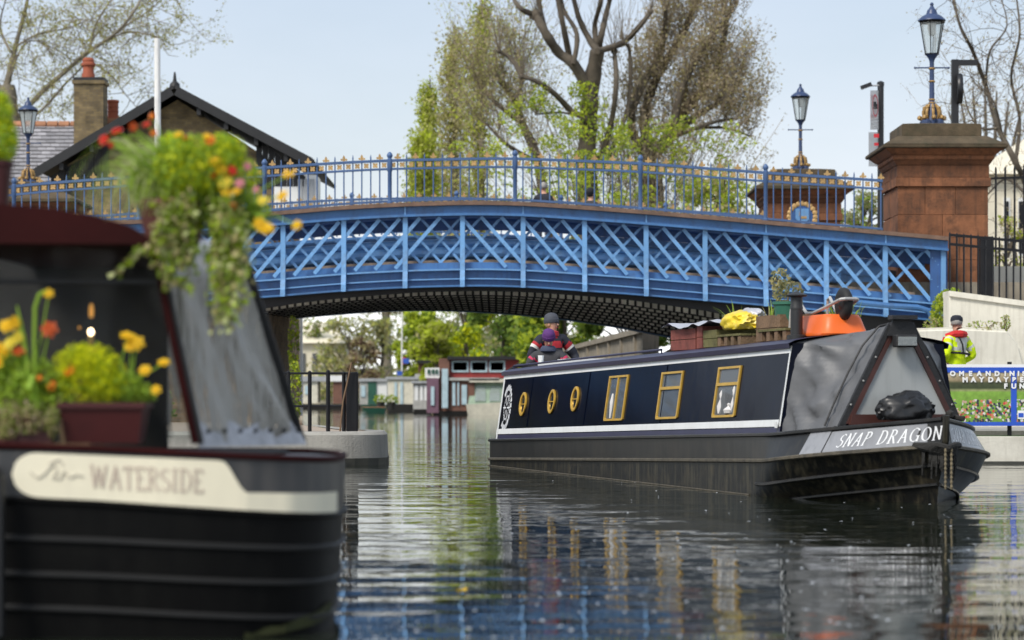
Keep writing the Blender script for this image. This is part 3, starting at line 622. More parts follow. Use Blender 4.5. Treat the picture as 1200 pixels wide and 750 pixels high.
def ivy_patch(name, label, spots, mats, size, cat='ivy'):
    """spots: (centre, radius, squash, leaves). A few stems run through the leaves."""
    t = thing(name, label, cat, tuple(spots[0][0]))
    pts = np.concatenate([blob_points(n, c, r, sq) for c, r, sq, n in spots]); leaves('foliage', pts, size, mats, t)
    mb = MB()
    for c, r, sq, n in spots:
        for k in range(4): e = np.array(c) + np.array([random.uniform(-.7, .7) * r * sq[0], random.uniform(-.5, .5) * r * sq[1], .8 * r * sq[2]]); s_ = np.array(c) - np.array([random.uniform(-.3, .3) * r, 0, r * sq[2]]); mb.tube([tuple(s_), tuple((s_ + e) / 2 + rng.normal(0, .03, 3)), tuple(e)], [.012, .01, .005], 5)
    mb.build('stem', 'twig', t); return t
c = P(1110, 372, 48.2); ivy_patch('ivy_bush', 'green ivy bush growing behind the end post of the blue girder', [(c, .55, (.6, .5, 1), 1500), (c + Vector((.1, 0, .3)), .35, (.8, .6, .8), 600)], ['leaf_mid', 'leaf_fresh'], .075)
c = P(1155, 382, 43.7); ivy_patch('weeds', 'small weeds growing on the ledge of the off white wall', [(c, .16, (2.2, .4, .6), 160), (c + Vector((.35, 0, .06)), .14, (.7, .5, 1.1), 110)], ['leaf_olive', 'leaf_mid'], .05, 'weeds')
c = P(1092, 386, 47); ivy_patch('weeds', 'tuft of weeds low beside the white drain pipe', [(c, .22, (.8, .5, 1.2), 160)], ['leaf_mid', 'leaf_olive'], .06, 'weeds')
c = P(343, 440, 44); ivy_patch('ivy_bush', 'thin green creeper beside the brick abutment behind the left railing', [(P(344, 400, 50.8), .3, (.4, .3, 2.), 220), (P(345, 460, 50.5), .3, (.5, .3, 2.2), 260)], ['leaf_mid', 'leaf_fresh'], .09)

# cream house at the far right
t = thing('cream_house', 'cream stucco house behind the tall fence at the right edge', 'house', P(1230, 345, 80)); Y = 80
a, b_ = P(1158, 330, Y), P(1400, 150, Y); mat('stucco', (.72, .66, .52), .8, var=.06)
MB().box2((a.x, Y, 0.4), (b_.x, Y + 10, P(0, 205, Y).z)).build('wall', 'stucco', t)
mb = MB(); zt = P(0, 205, Y).z; x0 = P(1168, 0, Y - .4).x; mb.hexa([(x0 - .4, Y - .4, zt), (b_.x, Y - .4, zt), (b_.x, Y + 10, zt), (x0 - .4, Y + 10, zt), (x0 + 3.5, Y + 3.5, zt + 2.6), (b_.x, Y + 3.5, zt + 2.6), (b_.x, Y + 7, zt + 2.6), (x0 + 3.5, Y + 7, zt + 2.6)]); mb.build('roof', 'stucco', t)
for x in (1176, 1193):
    MB().box2(P(x, 300, Y - .04), P(x + 7, 232, Y + .1)).build('window', 'sign_white', t)
    o = MB().box2(P(x + 1, 297, Y - .07), P(x + 6, 236, Y - .05)).build('pane', 'black_paint', t)
t = thing('block_wall', 'low grey block wall behind the black fence at right', 'wall', P(1190, 345, 54)); mb = MB()
MB().box2(P(1160, 352, 53), (P(1260, 312, 53).x, 53.3, P(0, 312, 53).z)).build('wall', 'white_wall', t)

# ---------------------------------------------------------------- station house on the left
Y = 74; t = thing('gabled_house', 'brick house with black gable boards and slate wing behind the bridge', 'house', P(205, 300, Y))
ap = P(208, 107, Y); el = P(48, 203, Y); er = P(366, 191, Y); zb = .3
mb = MB(); wl_, wr_ = P(72, 200, Y).x, P(319, 200, Y).x
mb.prism([(wl_, zb), (wr_, zb), (wr_, er.z + .05), (ap.x, ap.z - .25), (wl_, el.z + .15)], lambda p: (p[0], Y, p[1]), lambda p: (p[0], Y + 9, p[1])); mb.build('wall', 'yellow_brick', t)
def slope(a, b, y0, y1, th, nm, m, par):
    d = Vector((b[0] - a[0], 0, b[1] - a[1])).normalized(); nrm = Vector((-d.z, 0, d.x)); nrm = nrm if nrm.z > 0 else -nrm
    vs = []
    for yy in (y0, y1):
        for p in (a, b): vs.append(Vector((p[0], yy, p[1]))); vs.append(Vector((p[0], yy, p[1])) + nrm * th)
    mb = MB(); mb.hexa([vs[0], vs[2], vs[6], vs[4], vs[1], vs[3], vs[7], vs[5]]); return mb.build(nm, m, par)
sl = slope((ap.x, ap.z), (el.x, el.z), Y - .75, Y + 9.3, .10, 'roof', 'tar_black', t); sr = slope((ap.x, ap.z), (er.x, er.z), Y - .75, Y + 9.3, .10, 'roof', 'tar_black', t)
for (a, b) in (((ap.x, ap.z), (el.x, el.z)), ((ap.x, ap.z), (er.x, er.z))):
    slope((a[0], a[1] - .20), (b[0], b[1] - .20), Y - .80, Y - .72, .26, 'barge_board', 'tar_black', t)
for fx in (.18, .38, .6, .82):
    for (a, b) in ((ap, el), (ap, er)): q = a.lerp(b, fx); MB().box((q.x, Y - .36, q.z - .30), (.12, .7, .2)).build('bracket', 'tar_black', t)
MB().prism([(P(118, 0, Y).x, P(0, 200, Y).z), (P(300, 0, Y).x, P(0, 200, Y).z), (P(300, 0, Y).x, P(0, 166, Y).z), (P(208, 0, Y).x, P(0, 112, Y).z), (P(118, 0, Y).x, P(0, 166, Y).z)][:3], lambda p: (p[0], Y - .01, p[1] - 6), lambda p: (p[0], Y + .02, p[1] - 6)) if False else None
# black boarded lower corners of the gable
for (xa, xb, ya, yb) in ((60, 128, 203, 160), (300, 358, 193, 152)):
    inner, outer = (xb, xa) if xa < 200 else (xa, xb)
    p0 = P(outer, 203, Y); p1 = P(inner, 203, Y); p2 = P(inner, yb + 8, Y)
    n = 8
    for i in range(n):
        f0, f1 = i / n, (i + .93) / n; xa_, xb_ = lerp(p0.x, p1.x, f0), lerp(p0.x, p1.x, f1); h0, h1 = lerp(p0.z - .1, p2.z, f0), lerp(p0.z - .1, p2.z, f1)
        mb = MB(); mb.prism([(xa_, p0.z - .4), (xb_, p0.z - .4), (xb_, h1), (xa_, h0)], lambda p: (p[0], Y - .06, p[1]), lambda p: (p[0], Y - .005, p[1])); mb.build('gable_board', 'tar_black', t)
mb = MB(); mb.lathe([(.16, 0), (.14, .1), (.06, .18), (.03, .42), (0.01, .46)], (ap.x, Y - .6, ap.z + .05), 8); mb.build('ridge_finial', 'tar_black', t, True)
MB().box2((wr_ + .002, Y + .05, .3), (wr_ + .05, Y + 9, er.z - .1)).build('side_wall', 'abutment_brick_side', t)
mb = MB(); mb.tube([(wr_ + .1, Y + 9.05, 4), (wr_ + .1, Y + 9.05, .36)], .05, 6); mb.build('drain_pipe', 'white_paint', t)
MB().box2(P(256, 178, Y - .04), P(268, 167, Y + .05)).build('vent', 'clay', t)
MB().box2((wr_ + .06, Y - .05, P(0, 262, Y).z), (P(371, 0, Y).x, Y + 1.5, P(0, 205, Y).z)).build('bay', 'sign_white', t)
for i in range(3): MB().box2(P(349 + i * 7, 247, Y - .09), P(354.5 + i * 7, 210, Y - .055)).build('pane', 'sign_back', t)
# slate wing with chimney
Yw = 79; sw = thing('slate_wing', 'low building with grey slate roof and tall brick chimney at far left', 'building', P(70, 300, Yw))
ry, ey = 147.5, 214; r_a, r_b = P(-40, ry, Yw + 3), P(150, ry, Yw + 3); e_a, e_b = P(-40, ey, Yw - .5), P(150, ey, Yw - .5)
mb = MB(); mb.hexa([e_a, e_b, r_b, r_a] + [v + Vector((0, .1, .08)) for v in (e_a, e_b, r_b, r_a)]) if False else mb.add([e_a, e_b, r_b, r_a, e_a + Vector((0, 6.5, 0)), e_b + Vector((0, 6.5, 0))], [(0, 1, 2, 3), (3, 2, 5, 4), (0, 3, 4), (1, 5, 2), (0, 4, 5, 1)]); rf = mb.build('roof', 'slate', sw)
sl_me = {}
nrow = 15; rnd = random.Random(3)
for i in range(nrow):
    fa, fb = i / nrow, (i + 1.12) / nrow
    xx = -20 + (i % 2) * 5
    while xx < 100:
        wdt = 10.6
        a0, a1 = P(xx, lerp(ey, ry, fa), 0), 0
        def pt(x, f, lift): Yq = lerp(Yw - .5, Yw + 3, f); v = P(x, 0, Yq); v.z = lerp(e_a.z, r_a.z, f) + lift; return v
        g = rnd.uniform(.004, .02)
        vs = [pt(xx + .25, fa, .055 + g), pt(xx + wdt - .25, fa, .055 + g), pt(xx + wdt - .25, fb, .012), pt(xx + .25, fb, .012)]
        mb = MB(); mb.hexa([v - Vector((0, 0, .02)) for v in vs] + vs); mb.build('slate', 'slate', rf); xx += wdt
for i in range(14): mb = MB(); a = lerp(r_a.x, r_b.x, i / 14) + .02; b = lerp(r_a.x, r_b.x, (i + 1) / 14) - .02; mb.tube([(a, r_a.y, r_a.z + .02), (b, r_a.y, r_a.z + .02)], .14, 8); mb.build('ridge_tile', 'ridge_clay', sw, True)
MB().box2((e_a.x, Yw, .4), (e_b.x, Yw + 5.5, e_a.z)).build('wall', 'yellow_brick', sw)
Yc = 76.5; mb = MB(); a, b_ = P(86.5, 215, Yc), P(121, 98, Yc); mb.box2((a.x, Yc, a.z - 1), (b_.x, Yc + .8, b_.z)); ch = mb.build('chimney', 'yellow_brick', sw)
MB().box2((a.x - .05, Yc - .05, b_.z), (b_.x + .05, Yc + .85, b_.z + .10)).build('chimney_band', 'yellow_brick', ch); MB().box2((a.x - .02, Yc - .02, b_.z + .1), (b_.x + .02, Yc + .8, b_.z + .2)).build('chimney_top', 'tar_black', ch)
pot_prof = [(.21, 0), (.20, .12), (.17, .2), (.17, .36), (.22, .40), (.22, .46), (.18, .5), (.19, .56), (.14, .64)]
mb = MB(); q = P(103.5, 92, Yc + .4); mb.lathe(pot_prof, q, 12); mb.build('chimney_pot', 'clay', ch, True)
c2 = MB(); a, b_ = P(122, 150, Yc + 1.2), P(143, 139, Yc + 1.2); c2.box2((a.x, Yc + 1, a.z - 1), (b_.x, Yc + 1.6, b_.z)); c2o = c2.build('chimney', 'ridge_clay', sw)
mb = MB(); q = P(132.5, 139, Yc + 1.3); mb.lathe([(.19, 0), (.17, .1), (.17, .2), (.19, .22), (.17, .24), (.17, .34), (.19, .36), (.17, .38), (.17, .48), (.2, .52), (.18, .58)], q, 12); mb.build('chimney_pot', 'clay', c2o, True)
t = thing('flagpole', 'plain white pole rising in front of the black gable', 'pole', P(185, 280, 66)); mb = MB(); mb.tube([P(185.5, 280, 66), P(184.2, 45, 66)], [.09, .08], 10); mb.build('pole', 'white_paint', t, True)

# ---------------------------------------------------------------- far side of the bridge: wall and houseboats
t = thing('canal_wall', 'long weathered stone wall with pilasters beyond the bridge at right', 'wall', (2.2, 78, .3))
A2, B2 = Vector((3.25, 61.5, 0)), Vector((1.35, 97, 0)); d = (B2 - A2); Ln = d.length; d.normalize(); nrm = Vector((d.y, -d.x, 0)) * -1
ht = 2.72
def wallbox(u0, u1, z0, z1, out, nm, m, th=.4):
    a, b = A2 + d * u0, A2 + d * u1; o_ = Vector((-1, -.05, 0)).normalized() * out; bk = Vector((1, .05, 0)) * th
    mb = MB(); mb.hexa([a + o_ + Vector((0, 0, z0)), b + o_ + Vector((0, 0, z0)), b + bk + Vector((0, 0, z0)), a + bk + Vector((0, 0, z0)), a + o_ + Vector((0, 0, z1)), b + o_ + Vector((0, 0, z1)), b + bk + Vector((0, 0, z1)), a + bk + Vector((0, 0, z1))]); return mb.build(nm, m, t)
wallbox(0, Ln, -.2, ht - .14, 0, 'wall', 'stone_wall'); wallbox(0, Ln, ht - .14, ht, .10, 'wall_coping', 'stone_wall', .5); wallbox(0, Ln, 1.55, 1.66, .07, 'string_course', 'stone_wall', .1)
for u in np.arange(1.5, Ln, 3.6): wallbox(u, u + .28, .5, ht - .15, .06, 'pilaster', 'stone_wall', .1)
t = thing('sloping_wall', 'short sloping mossy stone wall at the near end of the canal wall', 'wall', (4, 61, .3)); mb = MB(); a = P(765, 425, 60.4); b_ = P(800, 403, 60.4); mb.prism([(a.x, .2), (b_.x + 1, .2), (b_.x + 1, b_.z + .6), (a.x, a.z + .1)], lambda p: (p[0], 60.3, p[1]), lambda p: (p[0], 60.8, p[1])); mb.build('wall', 'stone_wall', t)

mat('red_paint', (.25, .028, .026), .5, var=.2); mat('brown_board', (.16, .075, .05), .7, var=.25); mat('plum', (.16, .085, .12), .6); mat('green_dark', (.02, .09, .06), .5); mat('grey_boat', (.40, .39, .36), .6, streak=.3)
mat('pale_blue', (.42, .55, .60), .5); mat('cream', (.66, .62, .50), .6, streak=.2, streak_c=(.4, .38, .3)); mat('sage', (.30, .40, .29), .6, var=.2, streak=.3); mat('window_dark', (.02, .025, .03), .08, var=.1, spec=.8); mat('hull_far', (.03, .028, .026), .5)
def houseboat(label, x0, x1, ywl, depth, parts, hull_m='hull_far', hull_h=5, group='houseboats moored beyond the bridge'):
    """parts: (name, material, x0, x1, ytop, ybot, proud in m, depth, [windows])"""
    Y = F * CAM_H / (ywl - HOR); t = thing('houseboat', label, 'houseboat', (P((x0 + x1) / 2, ywl, Y).x, Y + depth / 2, 0), group)
    mb = MB(); a, b = P(x0, ywl, Y), P(x1, ywl - hull_h, Y); w_ = b.x - a.x
    mb.hexa([(a.x + .2, Y + .15, -.2), (b.x - .2, Y + .15, -.2), (b.x - .2, Y + depth - .1, -.2), (a.x + .2, Y + depth - .1, -.2), (a.x, Y, b.z), (b.x, Y, b.z), (b.x, Y + depth, b.z), (a.x, Y + depth, b.z)]); mb.build('hull', hull_m, t)
    for (nm, m, xa, xb, yt_, yb_, pr, dp, wins) in parts:
        a, b = P(xa, yb_, Y), P(xb, yt_, Y); o = MB().box2((a.x, Y - pr + .25, a.z), (b.x, Y - pr + .25 + dp, b.z)).build(nm, m, t)
        for (nm2, m2, xc, xd, yc_, yd_) in wins:
            c_, d_ = P(xc, yd_, Y), P(xd, yc_, Y); fm = 'pale_blue' if m2 == 'window_dark' else m2
            wo = MB().box2((c_.x, Y - pr + .17, c_.z), (d_.x, Y - pr + .24, d_.z)).build(nm2, fm, o)
    return t
HB = F / 21.
def hb(label, x0, x1, ywl, depth, parts, **k): return houseboat(label, x0, x1, ywl, depth, parts, **k)
t = hb('dark red two storey houseboat with a row of pale framed upper windows', 506, 612, 486.5, 4, [
    ('lower_cabin', 'brown_board', 526, 556, 446, 484, .12, 3.6, [('window', 'pale_blue', 530, 533.5, 448, 475), ('window', 'pale_blue', 536, 538, 448, 475), ('window', 'pale_blue', 541, 547, 451, 474)]),
    ('side_cabin', 'red_paint', 556, 612, 444, 484, -.1, 3.2, []),
    ('entrance', 'plum', 500, 514, 443, 484, .25, 3, [('window', 'pale_blue', 505, 509, 453, 475)]),
    ('wheelhouse', 'white_paint', 498, 515, 431, 443, .15, 2.2, [('pane', 'green_dark', 501, 504, 433, 438), ('pane', 'green_dark', 506, 509, 433, 438), ('pane', 'green_dark', 510.5, 513, 433, 438)]),
    ('blue_door', 'pale_blue', 518, 525, 432, 478, .42, .2, []),
    ('upper_cabin', 'red_paint', 527, 612, 421, 443, -.3, 3.0, [('window', 'pale_blue', 529, 549, 422.5, 436), ('pane', 'window_dark', 531, 547, 424.5, 434), ('window', 'pale_blue', 551, 571, 422.5, 436), ('pane', 'window_dark', 553, 569, 424.5, 434), ('window', 'pale_blue', 573, 592, 422.5, 436), ('pane', 'window_dark', 575, 590, 424.5, 434)]),
    ('tall_cabin', 'brown_board', 514, 526.5, 420, 484, .0, 3, []),
    ('roof', 'tar_black', 524, 613, 417.5, 421.5, .1, 3.6, []), ('lower_roof', 'grey_boat', 523, 585, 442.5, 446, .3, 3.9, [])])
hb('small grey cabin boat with tall white framed windows left of the red houseboat', 484, 505, 484.5, 3, [('cabin', 'grey_boat', 484, 503, 449, 481, .1, 2.6, [('window', 'sign_white', 486, 490, 452, 469), ('window', 'sign_white', 492, 495.5, 452, 469), ('window', 'sign_white', 497, 501, 452, 469)]), ('lower_side', 'grey_boat', 484, 504, 469, 482, .2, 2.7, []), ('roof', 'sign_back', 482, 506, 446.5, 449, .35, 3.1, [])])
hb('long pale grey houseboat with pale blue doors and black hull', 452, 498, 482.5, 4, [('cabin', 'cream', 454, 486, 444, 475, .0, 3.4, [('door', 'pale_blue', 462, 465, 448, 474), ('door', 'pale_blue', 469, 472, 448, 474)]), ('cabin_end', 'grey_boat', 486, 498, 438, 474, .05, 3.4, []), ('roof', 'sign_back', 452, 499, 441.5, 444.5, .15, 3.8, [])], hull_h=9)
hb('dark green and white houseboat with plants at its bow', 423, 453, 480.5, 4, [('green_cabin', 'green_dark', 431, 441, 446, 474, .1, 3.2, []), ('white_cabin', 'sign_white', 441, 453, 447, 474, .0, 3.2, []), ('grey_cabin', 'grey_boat', 421, 431, 447, 474, .05, 3.2, [('window', 'window_dark', 423, 428, 452, 465)]), ('roof', 'sign_back', 420, 454, 443.5, 447, .2, 3.6, [])], hull_m='green_dark', hull_h=6)
hb('brown and white houseboat seen behind the black quay railing', 352, 424, 479.5, 4, [('white_cabin', 'cream', 353, 372, 447, 472, .0, 3, [('window', 'window_dark', 357, 362, 452, 462)]), ('white_awning', 'sign_white', 385, 412, 440, 447, .3, 3.2, []), ('brown_cabin', 'brown_board', 390, 408, 447, 473, .1, 3, []), ('dark_roof', 'sign_back', 352, 386, 441, 447, .2, 3.4, []), ('orange_end', 'ridge_clay', 346, 355, 450, 466, .0, 2, [])], hull_h=5)
Y = F / 21.5; t = thing('houseboat', 'sage green canvas topped cruiser with cream hull next to the moving narrowboat stern', 'houseboat', (P(570, 487, Y).x, Y + 1, 0), 'houseboats moored beyond the bridge')
mb = MB(); a, b_ = P(546, 487, Y), P(610, 487, Y); mb.hexa([(a.x + .15, Y, -.2), (b_.x, Y, -.2), (b_.x, Y + 3, -.2), (a.x + .15, Y + 3, -.2), (a.x, Y - .1, P(0, 474, Y).z), (b_.x, Y - .1, P(0, 470, Y).z), (b_.x, Y + 3, P(0, 470, Y).z), (a.x, Y + 3, P(0, 474, Y).z)]); mb.build('hull', 'cream', t)
mb = MB(); z0 = P(0, 474, Y).z; mb.hexa([(a.x + .1, Y, z0), (b_.x, Y, z0), (b_.x, Y + 2.8, z0), (a.x + .1, Y + 2.8, z0), (P(553, 0, Y).x, Y + .35, P(0, 447, Y).z), (b_.x, Y + .35, P(0, 444, Y).z), (b_.x, Y + 2.4, P(0, 444, Y).z), (P(553, 0, Y).x, Y + 2.4, P(0, 447, Y).z)]); mb.build('canopy', 'sage', t)
for i in range(2): xa = 556 + i * 17; mb = MB(); q0, q1 = P(xa, 470, Y - .0), P(xa + 13, 470, Y); mb.hexa([(q0.x, Y - .04, q0.z), (q1.x, Y - .04, q1.z), (q1.x, Y, q1.z), (q0.x, Y, q0.z), (q0.x + .1, Y + .24, P(0, 452, Y).z), (q1.x, Y + .24, P(0, 452, Y).z), (q1.x, Y + .3, P(0, 452, Y).z), (q0.x + .1, Y + .3, P(0, 452, Y).z)]); mb.build('window', 'lamp_glass', t)
MB().box2(P(550, 448, Y - .05), P(612, 444.5, Y + 2.7)).build('canopy_roof', 'cream', t)
Yq = F / 18.5
t = thing('dinghy', 'small yellow floored dinghy lying below the plants of the green houseboat', 'dinghy', (P(438, 483, Yq).x, Yq, 0)); mb = MB(); a, b_ = P(425, 482, Yq), P(452, 482, Yq); mb.hexa([(a.x + .25, Yq, 0), (b_.x - .1, Yq, 0), (b_.x - .1, Yq + 1.2, 0), (a.x + .25, Yq + 1.2, 0), (a.x, Yq - .1, .32), (b_.x, Yq - .1, .32), (b_.x, Yq + 1.3, .32), (a.x, Yq + 1.3, .32)]); mb.build('hull', 'green_dark', t); MB().box((P(438, 0, Yq).x, Yq + .5, .345), (1.4, 1.0, .04)).build('deck', 'ridge_clay', t)
for i, (x, yy, lab) in enumerate(((446, 472, 'bushy yellow green potted plant on the green houseboat bow'), (459, 473, 'bushy green potted plant in a dark pot on the grey houseboat'))):
    Yp = F / 18 - .6; c = P(x, yy - 4, Yp); t = thing('potted_plant', lab, 'plant', P(x, 479, Yp)); leaves('foliage', blob_points(160, c, .45, (1, .8, .8)), .16, ['leaf_fresh', 'leaf_mid'], t); mb = MB(); mb.lathe([(.2, 0), (.3, .5)], P(x, 480, Yp), 8); mb.build('pot', 'hull_far', t)
t = thing('signal_mast', 'thin white mast with a small blue and red sign among the houseboats', 'mast', P(471, 474, 173)); mb = MB(); mb.tube([P(471, 474, 173), P(471, 366, 173)], .055, 6); mb.build('mast', 'white_paint', t)
mat('sign_blue', (.03, .10, .45), .5); MB().box2(P(472, 426, 172.8), P(479.5, 420, 172.9)).build('blue_sign', 'sign_blue', t); MB().box2(P(471.8, 427, 172.92), P(476, 419, 172.97)).build('red_sign', 'sign_red', t); MB().box2(P(465, 440, 172.7), P(471.5, 435, 172.9)).build('blue_box', 'sign_blue', t); mb = MB(); mb.ico(P(474.5, 413, 173), .2, 1); mb.build('globe', 'sign_white', t)
t = thing('brown_shed', 'brown wooden hut on the bank above the grey houseboat', 'hut', P(500, 450, 174)); MB().box2(P(490, 468, 174), P(520, 426, 178)).build('wall', 'brown_board', t); MB().box2(P(489, 426, 173.6), P(521, 423, 178.4)).build('roof', 'tar_black', t)
t = thing('pale_villa', 'pale stone villa half hidden by trees beyond the bridge at left', 'house', P(360, 470, 215)); MB().box2((P(320, 0, 215).x, 215, .4), (P(405, 0, 215).x, 225, P(0, 402, 215).z)).build('wall', 'stucco', t); mb = MB(); a = P(318, 402, 214.5); b_ = P(407, 402, 214.5); mb.add([a, b_, b_ + Vector((0, 11, 0)), a + Vector((0, 11, 0)), a + Vector((1.5, 5, 2)), b_ + Vector((-1.5, 5, 2))], [(0, 1, 5, 4), (2, 3, 4, 5), (1, 2, 5), (3, 0, 4), (3, 2, 1, 0)]); mb.build('roof', 'stucco', t)
for i, x in enumerate((338, 352, 366, 380)): MB().box2(P(x, 436, 214.9), P(x + 6, 414, 215.05)).build('window', 'window_dark', t)

# ---------------------------------------------------------------- trees
class Tree:
    def __init__(s, name, label, base, bark='bark', group=None):
        s.t = thing(name, label, 'tree', tuple(base), group); s.base = Vector(base); s.wood = MB(); s.tw = MB(); s.tips = []; s.bark = bark; s.r = random.Random(label)
    def limb(s, pts, r0, r1, n=8):
        pts = [Vector(p) for p in pts]; k = len(pts); dense = []
        for i in range(k - 1):
            a, b = pts[i], pts[i + 1]; c0 = pts[max(i - 1, 0)]; c1 = pts[min(i + 2, k - 1)]
            for q in range(5):
                u = q / 5; m0 = (b - c0) * .5; m1 = (c1 - a) * .5; h = 2 * u ** 3 - 3 * u * u + 1; dense.append(a * h + m0 * (u ** 3 - 2 * u * u + u) + b * (1 - h) + m1 * (u ** 3 - u * u))
        dense.append(pts[-1]); N = len(dense)
        s.wood.tube(dense, [lerp(r0, r1, i / (N - 1)) * (1 + .10 * s.r.uniform(-1, 1)) for i in range(N)], n); return dense
    def grow(s, p, d, L_, r, lvl, seg=4, wig=.25, up=.05, split=(2, 3), shrink=.68, spread=.6, minr=.006, wood=None):
        p = Vector(p); d = Vector(d).normalized(); pts = [p.copy()]
        for i in range(seg):
            d = (d + Vector((s.r.gauss(0, wig), s.r.gauss(0, wig), s.r.gauss(0, wig) + up))).normalized(); p = p + d * L_ / seg; pts.append(p.copy())
            if lvl <= 1: s.tips.append(p.copy())
        (s.wood if lvl > 1 else s.tw).tube(pts, [lerp(r, r * .6, i / seg) for i in range(seg + 1)], 6 if lvl > 1 else 3, cap=False)
        if lvl > 0:
            for k in range(s.r.randint(*split)):
                q = pts[s.r.randint(max(1, seg // 2), seg)]; dd = (d + Vector((s.r.gauss(0, spread), s.r.gauss(0, spread), s.r.gauss(0, spread)))).normalized()
                s.grow(q, dd, L_ * shrink * s.r.uniform(.75, 1.2), max(minr, r * .58), lvl - 1, seg, wig, up, split, shrink, spread, minr)
    def finish(s, mats, per_tip, size, spread, extra=None, droop=.2, aspect=.6, keep=1.):
        s.wood.build('trunk', s.bark, s.t, True, 60)
        if s.tw.v: stuff(s.tw.build('twigs', 'twig', s.t))
        tips = [t for t in s.tips if s.r.random() < keep]; pts = np.repeat(np.array([tuple(t) for t in tips]).reshape(-1, 3), per_tip, 0) if tips else np.zeros((0, 3))
        if len(pts): pts = pts + rng.normal(0, spread, pts.shape)
        if extra is not None: pts = np.concatenate([pts, extra])
        if len(pts): leaves('crown', pts, size, mats, s.t, aspect, droop)
        return s.t
# plane tree top left
Y = 105; T = Tree('plane_tree', 'large plane tree with sparse new leaves above the slate roof', P(20, 330, Y), 'bark_grey')
T.limb([P(30, 330, Y), P(22, 230, Y), P(12, 150, Y), P(8, 100, Y)], .55, .36)
for pts, r in (([(12, 150), (45, 112), (75, 85), (105, 60), (140, 35), (165, 0), (180, -30)], .17), ([(8, 100), (18, 55), (30, 10), (40, -40)], .2), ([(10, 130), (-10, 80), (-30, 20)], .2), ([(75, 85), (100, 62), (125, 48), (150, 38), (180, 42), (200, 52)], .09), ([(20, 150), (50, 128), (75, 100), (100, 75), (112, 62)], .1), ([(18, 55), (45, 40), (80, 33), (105, 22)], .09), ([(110, 75), (130, 88), (145, 108), (162, 128)], .06), ([(10, 95), (30, 50), (60, 55), (85, 70)], .06), ([(12, 60), (0, 30), (10, -10)], .1), ([(105, 60), (112, 30), (130, 0), (150, -30)], .09), ([(140, 35), (175, 12), (200, -10)], .06)):
    dn = T.limb([P(x, y, Y + T.r.uniform(-2, 2) * i / 3) for i, (x, y) in enumerate(pts)], r * .72, r * .2, 6)
    for q in dn[2:]: T.grow(q, (T.r.gauss(0, .8), T.r.gauss(0, .8), T.r.gauss(.0, .7)), T.r.uniform(1.0, 2.3), .018, 2, 4, .3, .0, (2, 3), .62, .7)
T.finish(['leaf_plane', 'leaf_olive', 'leaf_plane'], 2, .11, .13, keep=.8)
# columnar poplars
def poplar(label, x, ytop, Y, wpx, dens, mats):
    T = Tree('poplar_tree', label, P(x, 330, Y), 'bark_grey', 'poplars behind the bridge'); top = P(x + 2, ytop, Y); T.limb([P(x, 330, Y), P(x + 1, 200, Y), top], .22, .03)
    h0 = P(0, 290, Y).z; n = 120; sc = Y / F
    for i in range(n):
        f = i / n; z = lerp(h0, top.z, f); wd = wpx * sc * (.55 + .9 * f if f < .35 else 1.0 - .93 * ((f - .35) / .65) ** 1.15)
        a = T.r.uniform(0, 6.28); T.grow((T.base.x + .03 * f, T.base.y, z - .8), (math.cos(a) * .42, math.sin(a) * .42, 1), wd * 1.9 + .4, .02, 1, 5, .14, .10, (2, 3), .55, .35)
    return T.finish(mats, max(2, dens - 2), .15, .2, droop=.7)
poplar('tallest fresh green poplar behind the middle of the railing', 563, -4, 100, 17, 5, ['leaf_poplar', 'leaf_fresh', 'leaf_olive'])
poplar('green poplar with bare lower twigs left of the tallest poplar', 531, 30, 103, 17, 5, ['leaf_poplar', 'leaf_olive', 'leaf_olive'])
poplar('slim green poplar at the left edge of the poplar row', 502, 92, 106, 12, 5, ['leaf_poplar', 'leaf_fresh'])
poplar('young fresh green poplar at the left end of the railing gap', 494, 150, 98, 11, 6, ['leaf_fresh', 'leaf_poplar'])
# leaning willow-like stem with hazy twigs
Y = 92; T = Tree('bare_tree', 'leaning bare tree with hazy twigs left of the pollarded tree', P(640, 300, Y), 'bark')
for pts, r in (([(648, 300), (630, 190), (612, 145), (603, 118), (585, 95)], .22), ([(612, 145), (580, 120), (560, 100)], .1), ([(630, 190), (595, 170), (570, 145)], .1), ([(603, 118), (612, 95), (608, 70)], .1)):
    dn = T.limb([P(x, y, Y + T.r.uniform(-1, 1)) for x, y in pts], r, r * .4, 7)
    for q in dn[5:]:
        for k in range(5): T.grow(q, (T.r.gauss(-.25, .5), T.r.gauss(0, .5), 1 + T.r.gauss(0, .3)), T.r.uniform(1.2, 2.8), .014, 1, 5, .16, .08, (2, 3), .6, .35)
T.finish(['leaf_olive', 'leaf_brown', 'leaf_poplar'], 4, .10, .14, keep=.8)
